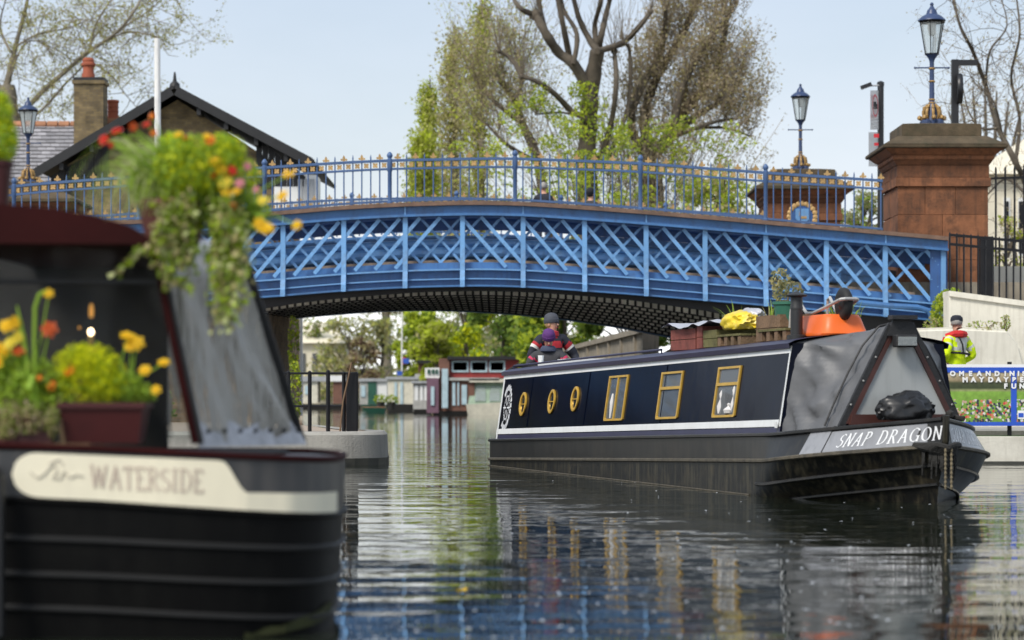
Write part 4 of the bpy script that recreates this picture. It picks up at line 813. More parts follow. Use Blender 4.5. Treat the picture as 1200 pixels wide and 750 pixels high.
# the big pollard
Y = 88; T = Tree('pollarded_tree', 'large pollarded tree with thick dark limbs behind the railing', P(690, 330, Y), 'bark')
limbs = [([(692, 330), (690, 240), (688, 180), (692, 110), (700, 60)], .42, .26), ([(690, 105), (672, 75), (655, 62), (640, 40), (628, 18)], .2, .15), ([(628, 18), (610, 10), (600, -5)], .13, .05), ([(640, 40), (634, 15), (628, -20)], .12, .07), ([(668, 70), (660, 30), (650, -20)], .12, .08), ([(700, 60), (690, 45), (678, 20), (668, -20)], .13, .08), ([(700, 62), (705, 40), (712, 10), (722, -25)], .14, .07), ([(700, 60), (730, 50), (750, 30), (762, 14)], .12, .08), ([(690, 140), (670, 130), (650, 110), (628, 95), (612, 90)], .12, .07), ([(612, 90), (600, 70), (585, 60)], .1, .06), ([(698, 200), (715, 150), (722, 100), (720, 60)], .12, .08), ([(705, 200), (735, 130), (738, 62), (730, 50)], .09, .05), ([(700, 60), (697, 30), (704, 0), (700, -30)], .11, .07), ([(672, 75), (676, 40), (660, 10), (655, -25)], .1, .06), ([(690, 140), (660, 132), (628, 134)], .05, .03)]
for pts, a, b in limbs:
    dn = T.limb([P(x, y, Y + T.r.uniform(-.8, .8)) for x, y in pts], a, b, 8)
    if a < .3:
        e = dn[-1]; T.wood.ico(e, b * 1.6, 1, jit=.4, seed=a)
        for k in range(16): T.grow(e, (T.r.gauss(0, .4), T.r.gauss(0, .35), 1), T.r.uniform(.8, 2.4), .012, 0, 5, .1, .12)
        for q in dn[4::3]:
            for k in range(2): T.grow(q, (T.r.gauss(0, .6), T.r.gauss(0, .6), 1), T.r.uniform(.5, 1.4), .010, 0, 5, .12, .12)
ex = np.concatenate([blob_points(60, P(x, y, Y - .5), .34, (1, 1, .8)) for x, y in [(T.r.gauss(672, 40), T.r.uniform(95, 235)) for _ in range(60)]])
T.tips = []
T.finish(['leaf_fresh', 'leaf_fresh', 'leaf_mid'], 1, .12, .1, extra=ex)
Y = 90; T = Tree('twiggy_tree', 'dense brown twiggy tree right of the pollarded tree', P(760, 330, Y), 'bark')
limbs = [([(768, 330), (765, 240), (762, 190)], .5, .34), ([(762, 190), (790, 150), (815, 115), (840, 80), (852, 20)], .24, .1), ([(765, 190), (755, 140), (770, 90), (800, 40), (820, -10)], .22, .1), ([(770, 180), (810, 140), (845, 118), (868, 95)], .16, .07), ([(762, 195), (740, 150), (748, 110), (775, 60), (780, 10)], .18, .08), ([(780, 165), (830, 145), (870, 138)], .1, .04), ([(790, 150), (800, 100), (830, 50), (860, 10)], .15, .07), ([(815, 150), (850, 150), (880, 160)], .07, .03)]
for pts, a, b in limbs:
    dn = T.limb([P(x, y, Y + T.r.uniform(-1.2, 1.2)) for x, y in pts], a, b, 8)
    if a < .4:
        for q in dn[4:]:
            for k in range(5): T.grow(q, (T.r.gauss(.1, .4), T.r.gauss(0, .4), 1 + T.r.gauss(0, .3)), T.r.uniform(.8, 2.1), .013, 1, 5, .14, .10, (2, 3), .62, .35)
for k in range(330):
    x = T.r.gauss(745, 48); y0 = T.r.uniform(180, 262); T.grow(P(x, y0, Y + T.r.uniform(-2, 1.5)), (T.r.gauss((x - 745) / 160, .16), T.r.gauss(0, .15), 1), T.r.uniform(1.2, 3.4), .016, 0, 6, .07, .03)
ex = np.concatenate([blob_points(70, P(x, y, Y - 1), .4, (1, 1, .7)) for x, y in [(T.r.gauss(775, 42), T.r.uniform(140, 240)) for _ in range(26)]] + [blob_points(90, P(x, y, Y), .5, (1, 1, 1.1)) for x, y in ((872, 190), (880, 130), (850, 200), (868, 85), (885, 175), (840, 185), (860, 150), (830, 215), (875, 205))])
n_ex = len(ex)
T.finish(['leaf_brown', 'leaf_olive', 'leaf_brown'], 4, .10, .13, extra=ex, keep=.9)
Y = 84; pts = np.concatenate([blob_points(45, P(x, y, Y), .32, (1, 1, .7)) for x, y in [(random.gauss(730, 75), random.uniform(140, 262)) for _ in range(120)]])
T = Tree('young_tree', 'bright fresh green sapling clump just behind the middle of the railing', P(700, 320, Y)); T.r.seed(2)
for k in range(9): x = 620 + k * 24; T.limb([P(700, 320, Y), P(lerp(700, x, .6), 270, Y), P(x, 200, Y)], .05, .015, 5)
T.finish(['leaf_fresh', 'leaf_poplar', 'leaf_mid'], 1, .12, .1, extra=pts)
# trees at the right edge
Y = 70; T = Tree('bare_tree', 'bare spring tree with budding branches at the right edge', P(1195, 345, Y), 'bark')
for pts, r in (([(1215, 345), (1205, 230), (1190, 190), (1170, 150), (1155, 100), (1140, 60), (1125, 30), (1115, -10)], .15), ([(1205, 230), (1180, 210), (1160, 225), (1140, 250)], .07), ([(1190, 190), (1195, 140), (1185, 90), (1195, 40), (1190, -10)], .09), ([(1170, 150), (1150, 150), (1135, 130), (1128, 100)], .06), ([(1155, 100), (1160, 60), (1180, 30), (1170, -10)], .06), ([(1205, 200), (1225, 140), (1215, 60)], .1), ([(1175, 160), (1165, 120), (1150, 105)], .05)):
    dn = T.limb([P(x, y, Y + T.r.uniform(-1, 1)) for x, y in pts], r * .7, r * .22, 6)
    for q in dn[3:]: T.grow(q, (T.r.gauss(-.1, .7), T.r.gauss(0, .7), T.r.gauss(.3, .6)), T.r.uniform(.6, 1.5), .011, 2, 4, .28, .03, (2, 3), .62, .65)
T.finish(['leaf_brown', 'leaf_olive', 'leaf_red'], 1, .065, .06, keep=.5)
Y = 95; T = Tree('bare_tree', 'distant brown tree behind the bracket post and big pier', P(1160, 345, Y), 'bark')
for k in range(7):
    x = 1112 + k * 14; dn = T.limb([P(1160, 345, Y), P(lerp(1160, x, .6), 200, Y), P(x, 95 + 12 * abs(k - 3), Y)], .14, .03, 6)
    for q in dn[5:]: T.grow(q, (T.r.gauss(0, .6), T.r.gauss(0, .6), .8), T.r.uniform(.7, 1.4), .018, 1, 4, .25, .05, (2, 2), .6, .5)
T.finish(['leaf_olive', 'leaf_brown'], 1, .10, .12, keep=.6)
# low greenery seen through the right end of the railing and right of the pier
def bushy(name, label, x, ybase, Y, ytop, wpx, mats, n=2600, size=.2, bark='bark', group=None, lobes=16, low=.18):
    T = Tree(name, label, P(x, ybase, Y), bark, group); T.base.z = max(T.base.z, .3); top = P(x, ytop, Y); sc = Y / F; h = top.z - T.base.z; W = wpx * sc
    T.limb([T.base, T.base + Vector((T.r.uniform(-.3, .3), 0, h * .35)), T.base + Vector((T.r.uniform(-.5, .5), 0, h * .7))], max(.08, h * .022), .05, 7)
    pts = []
    for k in range(lobes):
        f = T.r.uniform(low, 1); rad = W * .5 * math.sqrt(max(.05, 1 - ((f - .5) / .56) ** 2)); a = T.r.uniform(0, 6.28); rr = rad * math.sqrt(T.r.random()); c = T.base + Vector((math.cos(a) * rr, math.sin(a) * rr * .8, h * f * .93)); br = W * T.r.uniform(.13, .24)
        T.limb([T.base + Vector((0, 0, h * min(f * .6, .65))), (T.base + Vector((0, 0, h * min(f * .8, .8))) + c) / 2, c], .05, .012, 5); pts.append(blob_points(n // lobes, c, br, (1, 1, .75), .15))
    return T.finish(mats, 1, size, .1, extra=np.concatenate(pts), droop=.3)
bushy('shrub', 'pale green shrub seen between the far pier and the near pier', 1010, 300, 76, 222, 70, ['leaf_grey', 'leaf_olive', 'leaf_mid'], 1500, .14)
bushy('shrub', 'green shrub behind the right half of the railing below the twiggy tree', 850, 300, 80, 205, 110, ['leaf_mid', 'leaf_olive', 'leaf_fresh'], 2200, .16)
bushy('shrub', 'light green shrub behind the fence right of the big pier', 1180, 345, 66, 250, 60, ['leaf_olive', 'leaf_fresh', 'leaf_brown'], 500, .12)
# the wood beyond the bridge
rowT = [
    ('olive tree in front of the pale villa beyond the bridge', 372, 216, 371, 70, ['leaf_grey', 'leaf_olive', 'leaf_mid']),
    ('broad grey green tree left of the tall bare trunk beyond the bridge', 410, 213, 370, 80, ['leaf_grey', 'leaf_olive', 'leaf_poplar']),
    ('dull red leaved tree behind the quay railing post', 424, 210, 392, 36, ['leaf_red', 'leaf_brown', 'leaf_olive']),
    ('yellow green tree just right of the thin mast', 494, 180, 362, 56, ['leaf_fresh', 'leaf_fresh', 'leaf_mid']),
    ('bright lime tree above the red houseboat', 545, 172, 300, 82, ['leaf_fresh', 'leaf_lime', 'leaf_mid']),
    ('deep green tree behind the two people on the narrowboat', 592, 150, 285, 92, ['leaf_deep', 'leaf_mid', 'leaf_deep']),
    ('mid green tree behind the stone canal wall', 655, 118, 270, 105, ['leaf_mid', 'leaf_deep', 'leaf_fresh']),
    ('dark green tree at the near end of the stone canal wall', 735, 95, 262, 110, ['leaf_deep', 'leaf_mid']),
    ('light olive tree farthest left under the bridge', 338, 225, 366, 60, ['leaf_olive', 'leaf_grey']),
    ('pale tree behind the dark green houseboat', 448, 215, 371, 60, ['leaf_olive', 'leaf_poplar', 'leaf_grey']),
    ('bright green bushy tree overhanging the red houseboat roof', 512, 158, 372, 54, ['leaf_fresh', 'leaf_poplar'])]
for lab, x, Y, yt_, wpx, mats in rowT: bushy('canal_tree', lab, x, 470, Y, yt_, wpx, mats, 1900 if x < 460 else 6000, .36, 'bark', 'trees beyond the bridge', 34, .02)
T = Tree('tall_trunk', 'tall bare grey trunk standing among trees beyond the bridge', P(455, 470, 226), 'bark_grey', 'trees beyond the bridge'); T.limb([P(457, 470, 226), P(454, 420, 226), P(452, 366, 226), P(450, 345, 226)], .42, .34); bp = np.concatenate([blob_points(300, P(450 + q, 358, 226), 1.2, (1.2, 1, .7)) for q in (-20, 0, 18)]); T.finish(['leaf_olive', 'leaf_grey'], 1, .3, .1, extra=bp)
# dense understorey closing the view under the bridge
pts = np.concatenate([blob_points(420, P(x, random.uniform(395 if x > 490 else 440, 462), Yq), random.uniform(1.4, 2.6), (1.4, 1, .8), .1) for x, Yq in [(330 + i * 9.5, random.uniform(225, 240)) for i in range(46)]] + [blob_points(500, P(x, random.uniform(372, 400), 238), 3.2, (1.3, 1, .8), .1) for x in range(480, 640, 22)])
o = leaves('undergrowth', pts, .42, ['leaf_olive', 'leaf_mid', 'leaf_grey'], None); o['kind'] = 'stuff'; o['label'] = 'tangled green undergrowth along the far canal bank'; o['category'] = 'undergrowth'

# ---------------------------------------------------------------- hand-painted lettering
def arc(cx, cy, rx, ry, a0, a1, n=12): return [(cx + rx * math.cos(R(a)), cy + ry * math.sin(R(a))) for a in np.linspace(a0, a1, n)]
GLY = {
    'S': (.55, [arc(.28, .74, .22, .24, 35, 270, 12) + arc(.28, .25, .24, .25, 90, -145, 12)[1:]]),
    'N': (.75, [[(.12, 0), (.12, 1)], [(.12, 1), (.63, 0)], [(.63, 0), (.63, 1)], [(0, 0), (.24, 0)], [(0, 1), (.14, 1)], [(.52, 1), (.75, 1)]]),
    'A': (.72, [[(.08, 0), (.38, 1)], [(.38, 1), (.64, 0)], [(.18, .36), (.54, .36)], [(0, 0), (.18, 0)], [(.54, 0), (.74, 0)]]),
    'P': (.58, [[(.13, 0), (.13, 1)], [(.13, 1), (.3, 1)] + arc(.3, .75, .24, .25, 90, -90, 10) + [(.13, .5)], [(0, 0), (.27, 0)], [(0, 1), (.14, 1)]]),
    'D': (.72, [[(.13, 0), (.13, 1)], [(.0, 1), (.3, 1)] + arc(.3, .5, .36, .5, 90, -90, 14) + [(.0, 0)]]),
    'R': (.66, [[(.13, 0), (.13, 1)], [(.0, 1), (.3, 1)] + arc(.3, .76, .22, .24, 90, -90, 10) + [(.13, .52)], [(.3, .52), (.6, 0)], [(0, 0), (.27, 0)], [(.54, 0), (.68, 0)]]),
    'G': (.74, [arc(.38, .5, .34, .5, 40, 330, 20), [(.66, .0), (.66, .42)], [(.5, .42), (.76, .42)]]),
    'O': (.76, [arc(.38, .5, .35, .5, 0, 360, 24)]),
    'W': (1.0, [[(.06, 1), (.27, 0)], [(.27, 0), (.48, .95)], [(.48, .95), (.69, 0)], [(.69, 0), (.92, 1)], [(-.02, 1), (.16, 1)], [(.84, 1), (1.0, 1)]]),
    'T': (.64, [[(.32, 0), (.32, 1)], [(.02, .98), (.62, .98)], [(.2, 0), (.44, 0)], [(.02, .98), (.02, .84)], [(.62, .98), (.62, .84)]]),
    'E': (.58, [[(.13, 0), (.13, 1)], [(0, 1), (.52, 1)], [(.13, .52), (.42, .52)], [(0, 0), (.54, 0)], [(.52, 1), (.52, .86)], [(.54, 0), (.54, .16)]]),
    'I': (.34, [[(.16, 0), (.16, 1)], [(.02, 0), (.3, 0)], [(.02, 1), (.3, 1)]]), ' ': (.42, [])}
def nib_text(parent, m, text, place, pen=.075, slant=0., gap=.12, thin=.35):
    """Broad-nib lettering: place(s, t) maps text units to a point on the surface."""
    s = 0.; nib = (pen * math.cos(R(12)), pen * math.sin(R(12)) + pen * thin * .4)
    for ch in text:
        w_, st = GLY[ch]; mb = MB(BT if m == 'lettering_white' else None)
        for poly in st:
            for (x0, y0), (x1, y1) in zip(poly[:-1], poly[1:]):
                k = max(2, int(math.hypot(x1 - x0, y1 - y0) / .12) + 1)
                for i in range(k - 1):
                    a = (lerp(x0, x1, i / (k - 1)), lerp(y0, y1, i / (k - 1))); b = (lerp(x0, x1, (i + 1) / (k - 1)), lerp(y0, y1, (i + 1) / (k - 1)))
                    vert = abs(a[1] - b[1]) >= abs(a[0] - b[0]) * .5
                    nx, ny = (pen * .8, pen * .1) if vert else (pen * .12, pen * .42)
                    q = [(a[0] - nx, a[1] - ny), (a[0] + nx, a[1] + ny), (b[0] + nx, b[1] + ny), (b[0] - nx, b[1] - ny)]
                    mb.add([place(s + x + slant * y, y) for x, y in q], [(0, 1, 2, 3)])
        if st: mb.build('letter', m, parent)
        s += w_ + gap
    return s
def text_width(text, gap=.12): return sum(GLY[c][0] + gap for c in text) - gap

# ---------------------------------------------------------------- the moving narrowboat
mat('hull_black', (.008, .008, .0075), .4, var=.35, vscale=4, streak=.8, streak_c=(.062, .055, .036), stain=.45, stain_c=(.075, .06, .035), stain_scale=5, bump=.15, bscale=8, spec=.3)
mat('hull_upper', (.018, .018, .018), .35, var=.3, vscale=3, streak=.45, streak_c=(.04, .037, .03), stain=.25, stain_c=(.05, .035, .022), bump=.08, bscale=4, spec=.3)
mat('cabin_navy', (.0028, .005, .014), .15, var=.3, vscale=1.5, streak=.2, streak_c=(.012, .014, .02), stain=.10, stain_c=(.03, .032, .036), stain_scale=2.2, spec=.06, bump=.2, bscale=1.6)
mat('stripe_white', (.72, .73, .72), .4, var=.06, streak=.2, streak_c=(.5, .48, .44)); mat('roof_navy', (.02, .018, .055), .4)
mat('brass', (.60, .36, .045), .35, metal=.35, var=.2, vscale=10); mat('panel_grey', (.24, .245, .26), .35, var=.15, streak=.3, streak_c=(.09, .09, .09), coat=.3)
mat('canvas', (.105, .107, .112), .5, var=.18, vscale=2, bump=.35, bscale=6); mat('canvas_dark', (.018, .018, .019), .6, var=.2, bump=.3); mat('rubber', (.012, .012, .012), .7)
mat('galvanised_stud', (.3, .3, .29), .5)
mat('red_wood', (.06, .02, .015), .5, var=.3); mat('board_grey', (.37, .385, .38), .35, var=.08, streak=.35, streak_c=(.24, .25, .24), vscale=1); mat('bag_black', (.012, .012, .013), .38, var=.2)
mat('lettering_white', (.72, .73, .74), .45, var=.1); mat('strake', (.07, .06, .042), .6, var=.5, vscale=9, stain=.5, stain_c=(.16, .13, .085), stain_scale=8)
mat('rope', (.02, .019, .017), .9, var=.4, bump=.8); mat('rope_pale', (.16, .13, .08), .9, var=.3); mat('interior_dark', (.02, .02, .022), .8)
glass_mat('cabin_glass', (.24, .27, .30), .26, .03, .8); mat('curtain', (.62, .60, .58), .8)  # cabin_glass tint is lightened in place of reflected sky and trees
BANG = math.atan2(-.969, .247); SB = Vector((-.425, 36.25, 0))
BT = Matrix.Translation(SB) @ Matrix.Rotation(BANG, 4, 'Z')
def W3(u, v, z): return BT @ Vector((u, v, z))
def u_of_x(x, v=0.):
    k = (x - 600) / F; c, s = math.cos(BANG), math.sin(BANG); return (k * (SB.y + c * v) - (SB.x - s * v)) / (c - k * s)
def z_of(x, y, v=0.): p = W3(u_of_x(x, v), v, 0); return CAM_H + (HOR - y) / F * p.y
boat = thing('narrowboat', 'black narrowboat named on its grey bow, moving out from under the bridge', 'narrowboat', tuple(SB), None, BANG)
BW = 2.1; UB = 11.9; US = 13.92; VC = BW / 2
def zg(u): return .35 + .0217 * u if u < 12 else .61 + .12 * ((u - 12) / 2.1) ** 1.0 + .08 * ((u - 12) / 2.1) ** 2
def zs1(u): return .09 + .0228 * u if u < 12 else .364 + .20 * ((u - 12) / 2.1) ** 1.2
def zs2(u): return .09 + .0228 * u - .235 if u < 12 else .129 + .27 * ((u - 12) / 2.1) ** 1.1
def zs3(u): return .09 + .0228 * u - .40 if u < 12 else -.04 + .26 * ((u - 12) / 2.1)
ROWS = [(lambda u: -.45, 0.0), (zs3, .45), (zs2, .8), (zs1, 1.0), (zg, 2)]
def hull_pt(tau, f):
    """tau 0..1 along straight side and bow; returns (u, v) of the near side at row fullness f."""
    if f == 2:   # the bulwark leans inboard above the top strake
        u, v = hull_pt(tau, 1.); q = max(0, (tau - .5) / .5); return (u - .05 * q, v + .15 * math.sin(math.pi * q ** .8) * (1 if q > 0 else 0))
    us = lerp(13.65, US, f); ub = lerp(10.9, UB, f); ex = lerp(1.15, 2.0, f)
    if tau < .5: return (lerp(0, ub, tau / .5), .42 * (1 - min(1, lerp(0, ub, tau / .5) / .45)) ** 2)
    q = (tau - .5) / .5; return (lerp(ub, us, q), BW / 2 * q ** ex - .11 * f * math.sin(math.pi * min(1, q * 1.08)) * (q < .925))
TAUS = [0, .004, .008, .012, .016, .02, .05] + list(np.linspace(.1, .5, 9)) + list(np.linspace(.53, 1, 16))
for side in (0, 1):
    for lo, hi, nm, m in ((0, 3, 'lower_hull', 'hull_black'), (3, 4, 'upper_hull', 'hull_upper')):
        mb = MB(BT); rows = []
        for k in range(lo, hi + 1):
            zf, f = ROWS[k]; r = []
            for tau in TAUS: u, v = hull_pt(tau, f); r.append((u, v if side == 0 else BW - v, zf(u)))
            rows.append(r)
        mb.grid(rows); mb.build(nm, m, boat, True, 30)
mb = MB(BT)   # stern plate and deck
def edge_row(zfun, f): return [(hull_pt(0, f)[0], hull_pt(0, f)[1], zfun(0)), (0, BW - hull_pt(0, f)[1], zfun(0))]
mb.grid([edge_row(z_, f_) for z_, f_ in ROWS]); mb.build('transom', 'hull_black', boat)
mb = MB(BT); dk = []
for tau in TAUS: u, v = hull_pt(tau, 2); dk.append([(u, v + .01, zg(u) - .012), (u, BW - v - .01, zg(u) - .012)])
mb.grid(dk); mb.build('gunwale_deck', 'hull_upper', boat)
def strake(zf, f, r, u0, nm='rubbing_strake', m='strake', u1=99):
    for side in (0, 1):
        mb = MB(BT); pts = []
        for tau in TAUS:
            u, v = hull_pt(tau, f)
            if u0 <= u <= u1: v -= .012; pts.append((u, v if side == 0 else BW - v, zf(u)))
        mb.tube(pts, r, 6); mb.build(nm, m, boat, True)
strake(zs1, 1.0, .022, 0); strake(zs2, .8, .020, 11.0, m='hull_upper'); strake(zs3, .45, .018, 11.6, m='hull_upper')
strake(lambda u: .006, .45, .009, .0, 'weed_line', 'strake', 11.5)
strake(lambda u: zg(u) + .012, 2, .02, 0, 'gunwale_rail', 'hull_upper')
mb = MB(BT); mb.tube([(US + .02, VC, zg(US) + .04), (US + .01, VC, .6), (US - .2, VC, .25), (US - .45, VC, -.3)], .035, 8); mb.build('stem_post', 'hull_black', boat, True)
# cabin with real window openings
U0, U1 = .36, 12.08
def zr(u): return 1.35 + .0152 * u
def cab(u, h, out=0.): return (u, lerp(.10, .24, h) - out, lerp(zg(u), zr(u), h))
wins = [(707, 735, 440, 493), (768, 799, 435.5, 491), (834, 866.5, 429.5, 489)]; WB = []
for (xa, xb, ya, yb) in wins:
    ua, ub_ = u_of_x(xa + 1, .13), u_of_x(xb - 5, .13); um = (ua + ub_) / 2; xm = (xa + xb) / 2
    WB.append((ua, ub_, (z_of(xm, yb, .14) - zg(um)) / (zr(um) - zg(um)), (z_of(xm, ya, .2) - zg(um)) / (zr(um) - zg(um))))
def side_panel(mb, u0, u1, h0, h1, mirror=False):
    q = [cab(u0, h0), cab(u1, h0), cab(u1, h1), cab(u0, h1)]
    if mirror: q = [(a, BW - b, c) for a, b, c in q]
    mb.add(q, [(0, 1, 2, 3)])
mb = MB(BT); edges = [U0]
for (a, b, h0, h1) in WB: edges += [a, b]
edges.append(U1)
for i in range(len(edges) - 1):
    if i % 2 == 0: side_panel(mb, edges[i], edges[i + 1], 0, 1)
    else: a, b, h0, h1 = WB[i // 2]; side_panel(mb, a, b, 0, h0); side_panel(mb, a, b, h1, 1)
side_panel(mb, U0, U1, 0, 1, True)
c0, c1 = [cab(U0, 0), cab(U0, 1)], [cab(U1, 0), cab(U1, 1)]
for c_ in (c0, c1): mb.add([c_[0], (c_[0][0], BW - c_[0][1], c_[0][2]), (c_[1][0], BW - c_[1][1], c_[1][2]), c_[1]], [(0, 1, 2, 3)])
cabin = mb.build('cabin_side', 'cabin_navy', boat)
mb = MB(BT); mb.box2((U0 + .3, 1.0, .3), (U1 - .3, 1.02, 1.4)); mb.build('cabin_partition', 'interior_dark', boat)
mb = MB(BT); rows = []
for u in np.linspace(U0 - .03, U1 + .02, 14):
    r = [(u, .20, zr(u) - .05), (u, .19, zr(u)), (u, .26, zr(u) + .03)]
    for q in np.linspace(.4, BW - .4, 7): r.append((u, q, zr(u) + .03 + .075 * (1 - ((q - VC) / .80) ** 2)))
    r += [(u, BW - .26, zr(u) + .03), (u, BW - .19, zr(u)), (u, BW - .20, zr(u) - .05)]; rows.append(r)
mb.grid(rows); mb.build('roof', 'roof_navy', boat, True)
def band(h0, h1, out, nm, m, u0=U0, u1=U1):
    mb = MB(BT); us = np.linspace(u0, u1, 10); rows = [[cab(u, h0, out), cab(u, h1, out)] for u in us]; back = [[cab(u, h0, .002), cab(u, h1, .002)] for u in us]
    mb.grid([[r[0], r[1], b[1], b[0]] for r, b in zip(rows, back)], True); return mb.build(nm, m, boat)
for us_ in (2.05, 4.9, 8.1): mb = MB(BT); mb.beam(cab(us_, .18, .002), cab(us_, .89, .002), .008, .012); mb.build('weld_seam', 'cabin_navy', boat)
band(.895, .975, .007, 'roof_stripe', 'stripe_white'); band(.985, 1.005, .02, 'roof_lip', 'roof_navy'); band(.10, .175, .006, 'lower_stripe', 'stripe_white', U0, U1 - .02); band(.0, .022, .008, 'foot_stripe', 'stripe_white'); band(.035, .09, .005, 'foot_band', 'roof_navy')
def cabq(u, h, out): return Vector(cab(u, h, out))
for wi, (a, b, h0, h1) in enumerate(WB):
    fw = .075 if True else 0; fu = (b - a) * .055; fh = (h1 - h0) * .045
    def bar(u0, u1, g0, g1, nm, par, m='brass'):
        mb = MB(BT); q = [(u0, g0), (u1, g0), (u1, g1), (u0, g1)]; mb.hexa([cabq(u, g, -.012) for u, g in q] + [cabq(u, g, .018) for u, g in q]); return mb.build(nm, m, par)
    mb = MB(BT); rows = []
    rr = min(fu, .06)
    outer = [(a, h0 + fh * .6), (a + fu * .6, h0), (b - fu * .6, h0), (b, h0 + fh * .6), (b, h1), (a, h1)]; um, hm = (a + b) / 2, (h0 + h1) / 2
    inner = [(lerp(um, u, 1 - 2 * fu / (b - a)), lerp(hm, h, 1 - 2 * fh / (h1 - h0))) for u, h in outer]
    n = len(outer)
    for o_ in (.018, -.02):
        pass
    vs = [cabq(u, h, .018) for u, h in outer] + [cabq(u, h, .018) for u, h in inner] + [cabq(u, h, -.02) for u, h in outer] + [cabq(u, h, -.02) for u, h in inner]
    fs = []
    for i in range(n):
        j = (i + 1) % n; fs += [(i, j, n + j, n + i), (2 * n + i, 3 * n + i, 3 * n + j, 2 * n + j), (i, 2 * n + i, 2 * n + j, j), (n + i, n + j, 3 * n + j, 3 * n + i)]
    mb.add(vs, fs); wf = mb.build('window', 'brass', boat); wf['label'] = ('brass framed window split by an upright bar', 'brass framed window with a plain lower pane', 'brass framed window with white ornaments on its sill')[wi]
    iu0, iu1, ih0, ih1 = inner[0][0], inner[3][0], inner[1][1], inner[4][1]
    if wi == 0: splits = [(iu0, lerp(iu0, iu1, .47), ih0, ih1), (lerp(iu0, iu1, .53), iu1, ih0, ih1)]; bar(lerp(iu0, iu1, .47), lerp(iu0, iu1, .53), ih0, ih1, 'glazing_bar', wf)
    else: q = lerp(ih0, ih1, .66); splits = [(iu0, iu1, ih0, q - .012), (iu0, iu1, q + .022, ih1)]; bar(iu0, iu1, q - .012, q + .022, 'glazing_bar', wf)
    for (p, q, r_, s_) in splits:
        mb = MB(BT); mb.add([cabq(p, r_, .002), cabq(q, r_, .002), cabq(q, s_, .002), cabq(p, s_, .002)], [(0, 1, 2, 3)]); mb.build('pane', 'cabin_glass', wf)
    if wi == 2:
        for (fa, hgt, wd) in ((.2, .26, .14), (.82, .30, .12), (.66, .12, .2)): mb = MB(BT); uu = lerp(iu0, iu1, fa); p0 = cabq(uu, ih0 + .02, -.06); mb.lathe([(wd * .5, 0), (wd * .55, hgt * .3 * 1.), (wd * .3, hgt * .6), (wd * .35, hgt * .8), (.02, hgt)], p0, 8); mb.build('ornament', 'curtain', wf, True)
    if wi == 0: mb = MB(BT); p0 = cabq(lerp(iu0, iu1, .25), ih0 + .01, -.05); mb.lathe([(.06, 0), (.05, .2), (.02, .3)], p0, 8); mb.build('ornament', 'curtain', wf, True)
    if wi == 1: mb = MB(BT); mb.add([cabq(iu0, lerp(ih0, ih1, .68), -.05), cabq(iu1, lerp(ih0, ih1, .68), -.05), cabq(iu1, ih1, -.05), cabq(iu0, ih1, -.05)], [(0, 1, 2, 3)]); mb.build('reflection_sheet', 'sign_back', wf)  # pale sheet behind the upper pane stands in for reflections in the glass
# portholes
for (x, y, ht) in ((612, 473.5, 28), (645.5, 470.5, 28.5), (672.5, 467.5, 29.5)):
    u = u_of_x(x, .15); zc = z_of(x, y, .15); h = (zc - zg(u)) / (zr(u) - zg(u)); r = ht / 2 * (W3(u, 0, 0).y / F); sc = (zr(u) - zg(u))
    n = 28; ang = [2 * math.pi * i / n for i in range(n)]
    def ringv(rad, out): return [cabq(u + rad * math.cos(a), h + rad * math.sin(a) / sc, out) for a in ang]
    mb = MB(BT); mb.grid([ringv(r, .003), ringv(r, .022), ringv(r * .9, .03), ringv(r * .76, .022), ringv(r * .74, .006)], True); po = mb.build('porthole', 'brass', boat, True, 50)
    mb = MB(BT); mb.add(ringv(r * .76, .007), [tuple(range(n))]); mb.build('pane', 'window_dark', po)
    mb = MB(BT); mb.beam(cabq(u - r * .75, h, .015), cabq(u + r * .75, h, .015), .012, .014); mb.build('glazing_bar', 'brass', po)
# painted wheel emblem at the stern end of the cabin side
mb = MB(BT); u = u_of_x(592.5, .15); h = .48
for k, rad in ((0, .20), (1, .125)):
    n = 22
    for i in range(n):
        if k == 0 and i in (9, 10, 11, 12, 13): continue
        a, b = 2 * math.pi * i / n, 2 * math.pi * (i + .78) / n; q = [(rad, a), (rad + (.075 if k == 0 else .02), a), (rad + (.055 if k == 0 else .02), b), (rad, b)]
        mb.add([cabq(u + rr_ * math.cos(t_), h + rr_ * math.sin(t_) * 1.25, .004) for rr_, t_ in q], [(0, 1, 2, 3)])
for i in range(6): a = math.pi * i / 3; mb.add([cabq(u + rr_ * math.cos(a + da), h + rr_ * math.sin(a + da) * 1.25, .004) for rr_, da in ((.03, -.3), (.19, -.04), (.19, .04), (.03, .3))], [(0, 1, 2, 3)])
mb.build('painted_emblem', 'lettering_white', boat)
mb = MB(BT); mb.add([cab(U0 + .02, .0, .006), cab(U0 + .10, .0, .006), cab(U0 + .10, 1, .006), cab(U0 + .02, 1, .006)], [(0, 1, 2, 3)]); mb.build('corner_trim', 'stripe_white', boat)
mb = MB(BT); mb.add([cab(U1 - .04, .1, .006), cab(U1, .1, .006), cab(U1, .9, .006), cab(U1 - .04, .9, .006)], [(0, 1, 2, 3)]); mb.build('corner_trim', 'stripe_white', boat)
